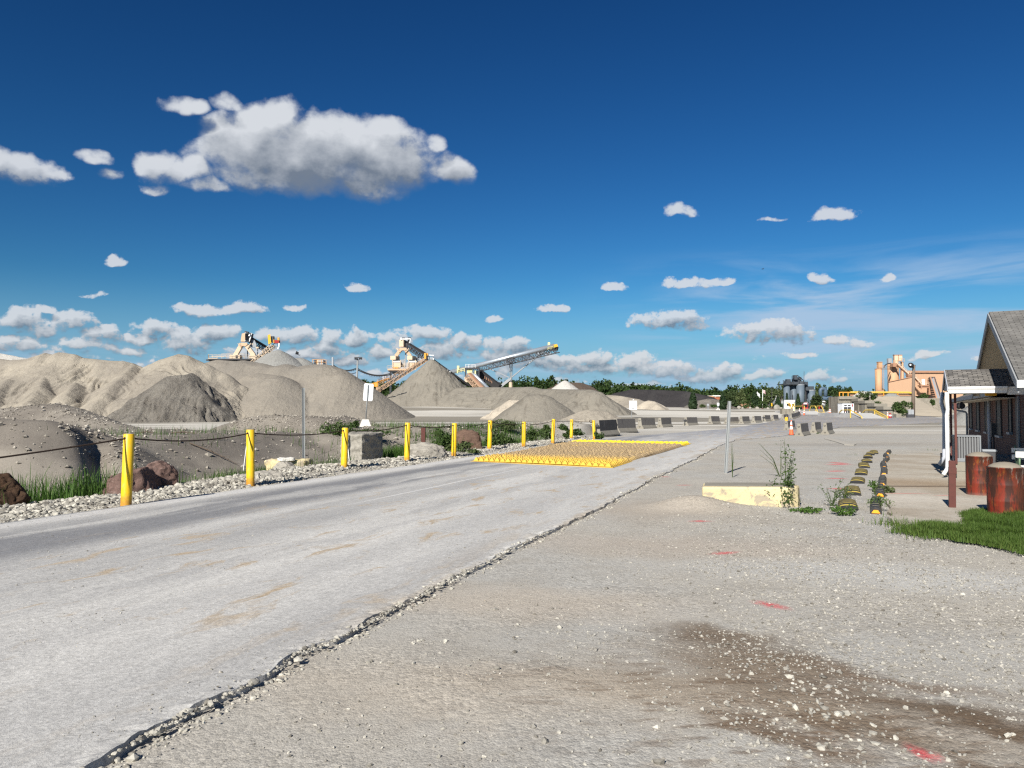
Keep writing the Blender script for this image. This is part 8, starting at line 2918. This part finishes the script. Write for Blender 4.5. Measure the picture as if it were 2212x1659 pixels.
def stones(name, label, x, y, z, size, mat, seed=1, shape=ICO, flat=.62, jit=.28, smooth=False):
    rng = np.random.default_rng(seed)
    n = len(x)
    V0, F0 = shape
    m = len(V0)
    V = np.repeat(V0[None], n, 0) * (1 + rng.uniform(-jit, jit, (n, m, 1)))
    sc_ = np.stack([rng.uniform(.7, 1.3, n), rng.uniform(.6, 1.0, n), rng.uniform(flat * .6, flat * 1.2, n)], 1) * size[:, None]
    V = V * sc_[:, None, :]
    a = rng.uniform(0, 2 * np.pi, n); t = rng.normal(0, .45, n)
    ca, sa, ct, st = np.cos(a), np.sin(a), np.cos(t), np.sin(t)
    X_ = V[..., 0]; Y_ = V[..., 1] * ct[:, None] - V[..., 2] * st[:, None]; Z_ = V[..., 1] * st[:, None] + V[..., 2] * ct[:, None]
    V = np.stack([X_ * ca[:, None] - Y_ * sa[:, None], X_ * sa[:, None] + Y_ * ca[:, None], Z_], -1)
    V += np.stack([x, y, z + size * flat * .35], 1)[:, None, :]
    F = (np.arange(n)[:, None, None] * m + F0[None]).reshape(-1, 3)
    o = np_mesh(name, V.reshape(-1, 3), F, mat, None, smooth)
    return tag(o, label, kind='stuff')


M['gravel'] = stone_mat('pale_gravel_stones', [(0, (.15, .135, .112)), (.25, (.27, .252, .22)), (.75, (.355, .335, .295)), (1, (.45, .425, .375))])
M['crushed'] = stone_mat('crushed_limestone', [(0, (.15, .138, .118)), (.3, (.28, .262, .225)), (.7, (.40, .378, .325)), (1, (.52, .49, .42))])
M['rubble'] = stone_mat('sandy_rubble', [(0, (.17, .15, .125)), (.5, (.29, .262, .22)), (1, (.46, .42, .36))])
rng = np.random.default_rng(91)
# crushed stone shoulder along the bollards
s = rng.uniform(-9, 36, 34000) ; w = np.abs(rng.normal(.85, .52, len(s)))
keep = rng.random(len(s)) < np.interp(s, [-9, 8, 20, 36], [1, .9, .5, .35])
s, w = s[keep], w[keep]
w = np.clip(w, .08, 2.6)
x = RO[0] + RD[0] * s - RD[1] * w; y = RO[1] + RD[1] * s + RD[0] * w
sz = np.exp(rng.normal(math.log(.026), .5, len(s))) * np.where((w > .6) & (w < 1.9), 1.3, .8)
sz = np.clip(sz, .010, .075)
near_b = np.zeros(len(s), bool)
stones('crushed_stone', 'crushed pale limestone banked along the bollards', x, y, ground_h(x, y), sz, M['crushed'], 2)
# gravel right of the road
def scatter(n, umin, umax, ymin, ymax, p=1.6):
    t = rng.random(n)
    y = ymin * (ymax / ymin) ** (t ** .9)
    u = rng.uniform(umin, umax, n)
    return u * y, y


x, y = scatter(150000, -.5, .72, 2.6, 15)
s, w = road_sw(x, y)
g_ = fbm(x, y, 1.6, 4, 51)
right = sstep(.1, .35, x / y)
dens = np.where(-w > 8.0, np.clip(.14 + .7 * right * sstep(3.5, 8, y) + g_ * 1.0, .05, 1), 0)
q_ = G(*zD(1800, 1530), 0); ca_, sa_ = math.cos(R(-42)), math.sin(R(-42))
bx_ = ((x - q_.x) * ca_ + (y - q_.y) * sa_) / 1.4; by_ = (-(x - q_.x) * sa_ + (y - q_.y) * ca_) / .6
dens = dens * (1 - .75 * (1 - sstep(.5, 1.1, np.hypot(bx_, by_))))
# brown scraped patch carries fewer, the pale pile more
keep = rng.random(len(x)) < dens
x, y = x[keep], y[keep]
ap = inside(x, y, np.array([[q.x, q.y] for q in dense]))
x, y = x[~ap], y[~ap]
sz = np.exp(rng.normal(math.log(.0048), .5, len(x))) * np.where(x / y > .25, 1.25, 1.0)
sz = np.clip(sz, .0025, .022)
stones('gravel', 'loose pale gravel scattered right of the road', x, y, ground_h(x, y), sz, M['gravel'], 3, OCT, .7, .3)
# bigger single stones, a scattering of white rubble on the brown patch
x, y = scatter(420, -.3, .66, 3, 14)
s, w = road_sw(x, y); k = -w > 8.1
x, y = x[k], y[k]
X = [np.stack([x, y], 1)]
for (cx_, cy_, n, sx_, sy_) in ((1700, 1470, 40, .30, .16), (1690, 1540, 60, .20, .12), (1760, 1570, 50, .25, .12), (1810, 1500, 45, .35, .15), (930, 1385, 18, .08, .05), (812, 1430, 10, .1, .06), (1330, 1365, 14, .3, .1), (1840, 1610, 40, .25, .08), (1290, 1580, 6, .2, .1)):
    q = G(*zD(cx_, cy_), 0)
    X.append(np.stack([q.x + rng.normal(0, sx_, n), q.y + rng.normal(0, sy_, n)], 1))
XY = np.vstack(X)
sz = np.clip(np.exp(rng.normal(math.log(.0105), .42, len(XY))), .006, .028)
stones('loose_stones', 'larger loose stones on the gravel and the brown patch', XY[:, 0], XY[:, 1], ground_h(XY[:, 0], XY[:, 1]), sz, M['crushed'], 4)
# crumbs of the broken road edge
ys = 2.6 * (34 / 2.6) ** rng.random(4000)
xr = resample(road_right, ys)
off = rng.normal(.02, .06, len(ys)) + fbm(ys, ys * 0, .5, 4, 41) * .16 + fbm(ys, ys * 0, 3.0, 2, 42) * .22
zc = np.where(off < .01, ROAD_Z - .012, 0.0)
sz = np.clip(np.exp(rng.normal(math.log(.009), .5, len(ys))), .004, .03)
stones('road_crumbs', 'crumbled grit along the broken right edge of the road', xr + off, ys, zc, sz, M['crushed'], 5)
# grit on the road itself
x, y = scatter(9000, -.9, .3, 3, 16)
s, w = road_sw(x, y); k = (w < -.2) & (-w < 7.7) & (fbm(x, y, .8, 3, 77) > .02)
x, y = x[k], y[k]
stones('road_grit', 'fine grit lying on the dusty road', x, y, np.full(len(x), ROAD_Z) + fbm(x, y, 5, 3, 44) * .03, np.clip(np.exp(rng.normal(math.log(.0045), .5, len(x))), .002, .014), M['gravel'], 6, OCT)
# rubble on the mounds and berms left of the road
X = []
def clus(u0, u1, Y0, Y1, n):
    u = rng.uniform(u0, u1, n); Y_ = rng.uniform(Y0, Y1, n)
    X.append(np.stack([(u - 512) / 769 * Y_, Y_], 1))
clus(-30, 110, 40, 48, 2600); clus(60, 150, 34, 44, 1100); clus(230, 340, 42, 48, 4200); clus(320, 380, 41, 47, 1200); clus(330, 545, 34, 46, 5200); clus(520, 600, 40, 50, 3200); clus(60, 140, 20.5, 24, 500)
clus(100, 330, 20, 42, 2200); clus(-30, 330, 17, 22, 900); clus(330, 600, 26, 34, 2200)
XY = np.vstack(X)
sz = np.clip(np.exp(rng.normal(math.log(.024), .6, len(XY))), .008, .13)
s, w = road_sw(XY[:, 0], XY[:, 1]); k = w > 1.9
XY, sz = XY[k], sz[k]
stones('rubble', 'broken stone strewn over the banks left of the road', XY[:, 0], XY[:, 1], ground_h(XY[:, 0], XY[:, 1]), sz, M['rubble'], 7, OCT, .7)
# broken stone at the rim of the scoop in the long heap, twigs on the bank
for k, (a, b) in enumerate(((zI(1160, 150), zI(1760, 260)), (zI(930, 150), zI(1250, 150)), (zI(540, 235), zI(720, 280)))):
    Yt = 25.5 + k
    p0 = P(*a, Yt); p1 = P(*b, Yt)
    p0.z = gz(p0.x, p0.y) + .06; p1.z = gz(p1.x, p1.y) + .06
    m = MB(p0)
    m.tube([p0, p0.lerp(p1, .5) + Vector((0, 0, .05)), p1], .018, 5, radii=[.022, .018, .006])
    for j in range(5):
        q = p0.lerp(p1, .2 + .15 * j); m.tube([q, q + Vector((random.uniform(-.3, .4), random.uniform(-.2, .2), random.uniform(.05, .3)))], .008, 4, radii=[.009, .003])
    o = m.build('branch', M['bark'], None); o.location = p0
    tag(o, ['long dead branch lying on the bank between the first two bollards', 'dead twig on the bank behind the first bollard', 'thin dry twig just right of the first bollard'][k], 'branch')
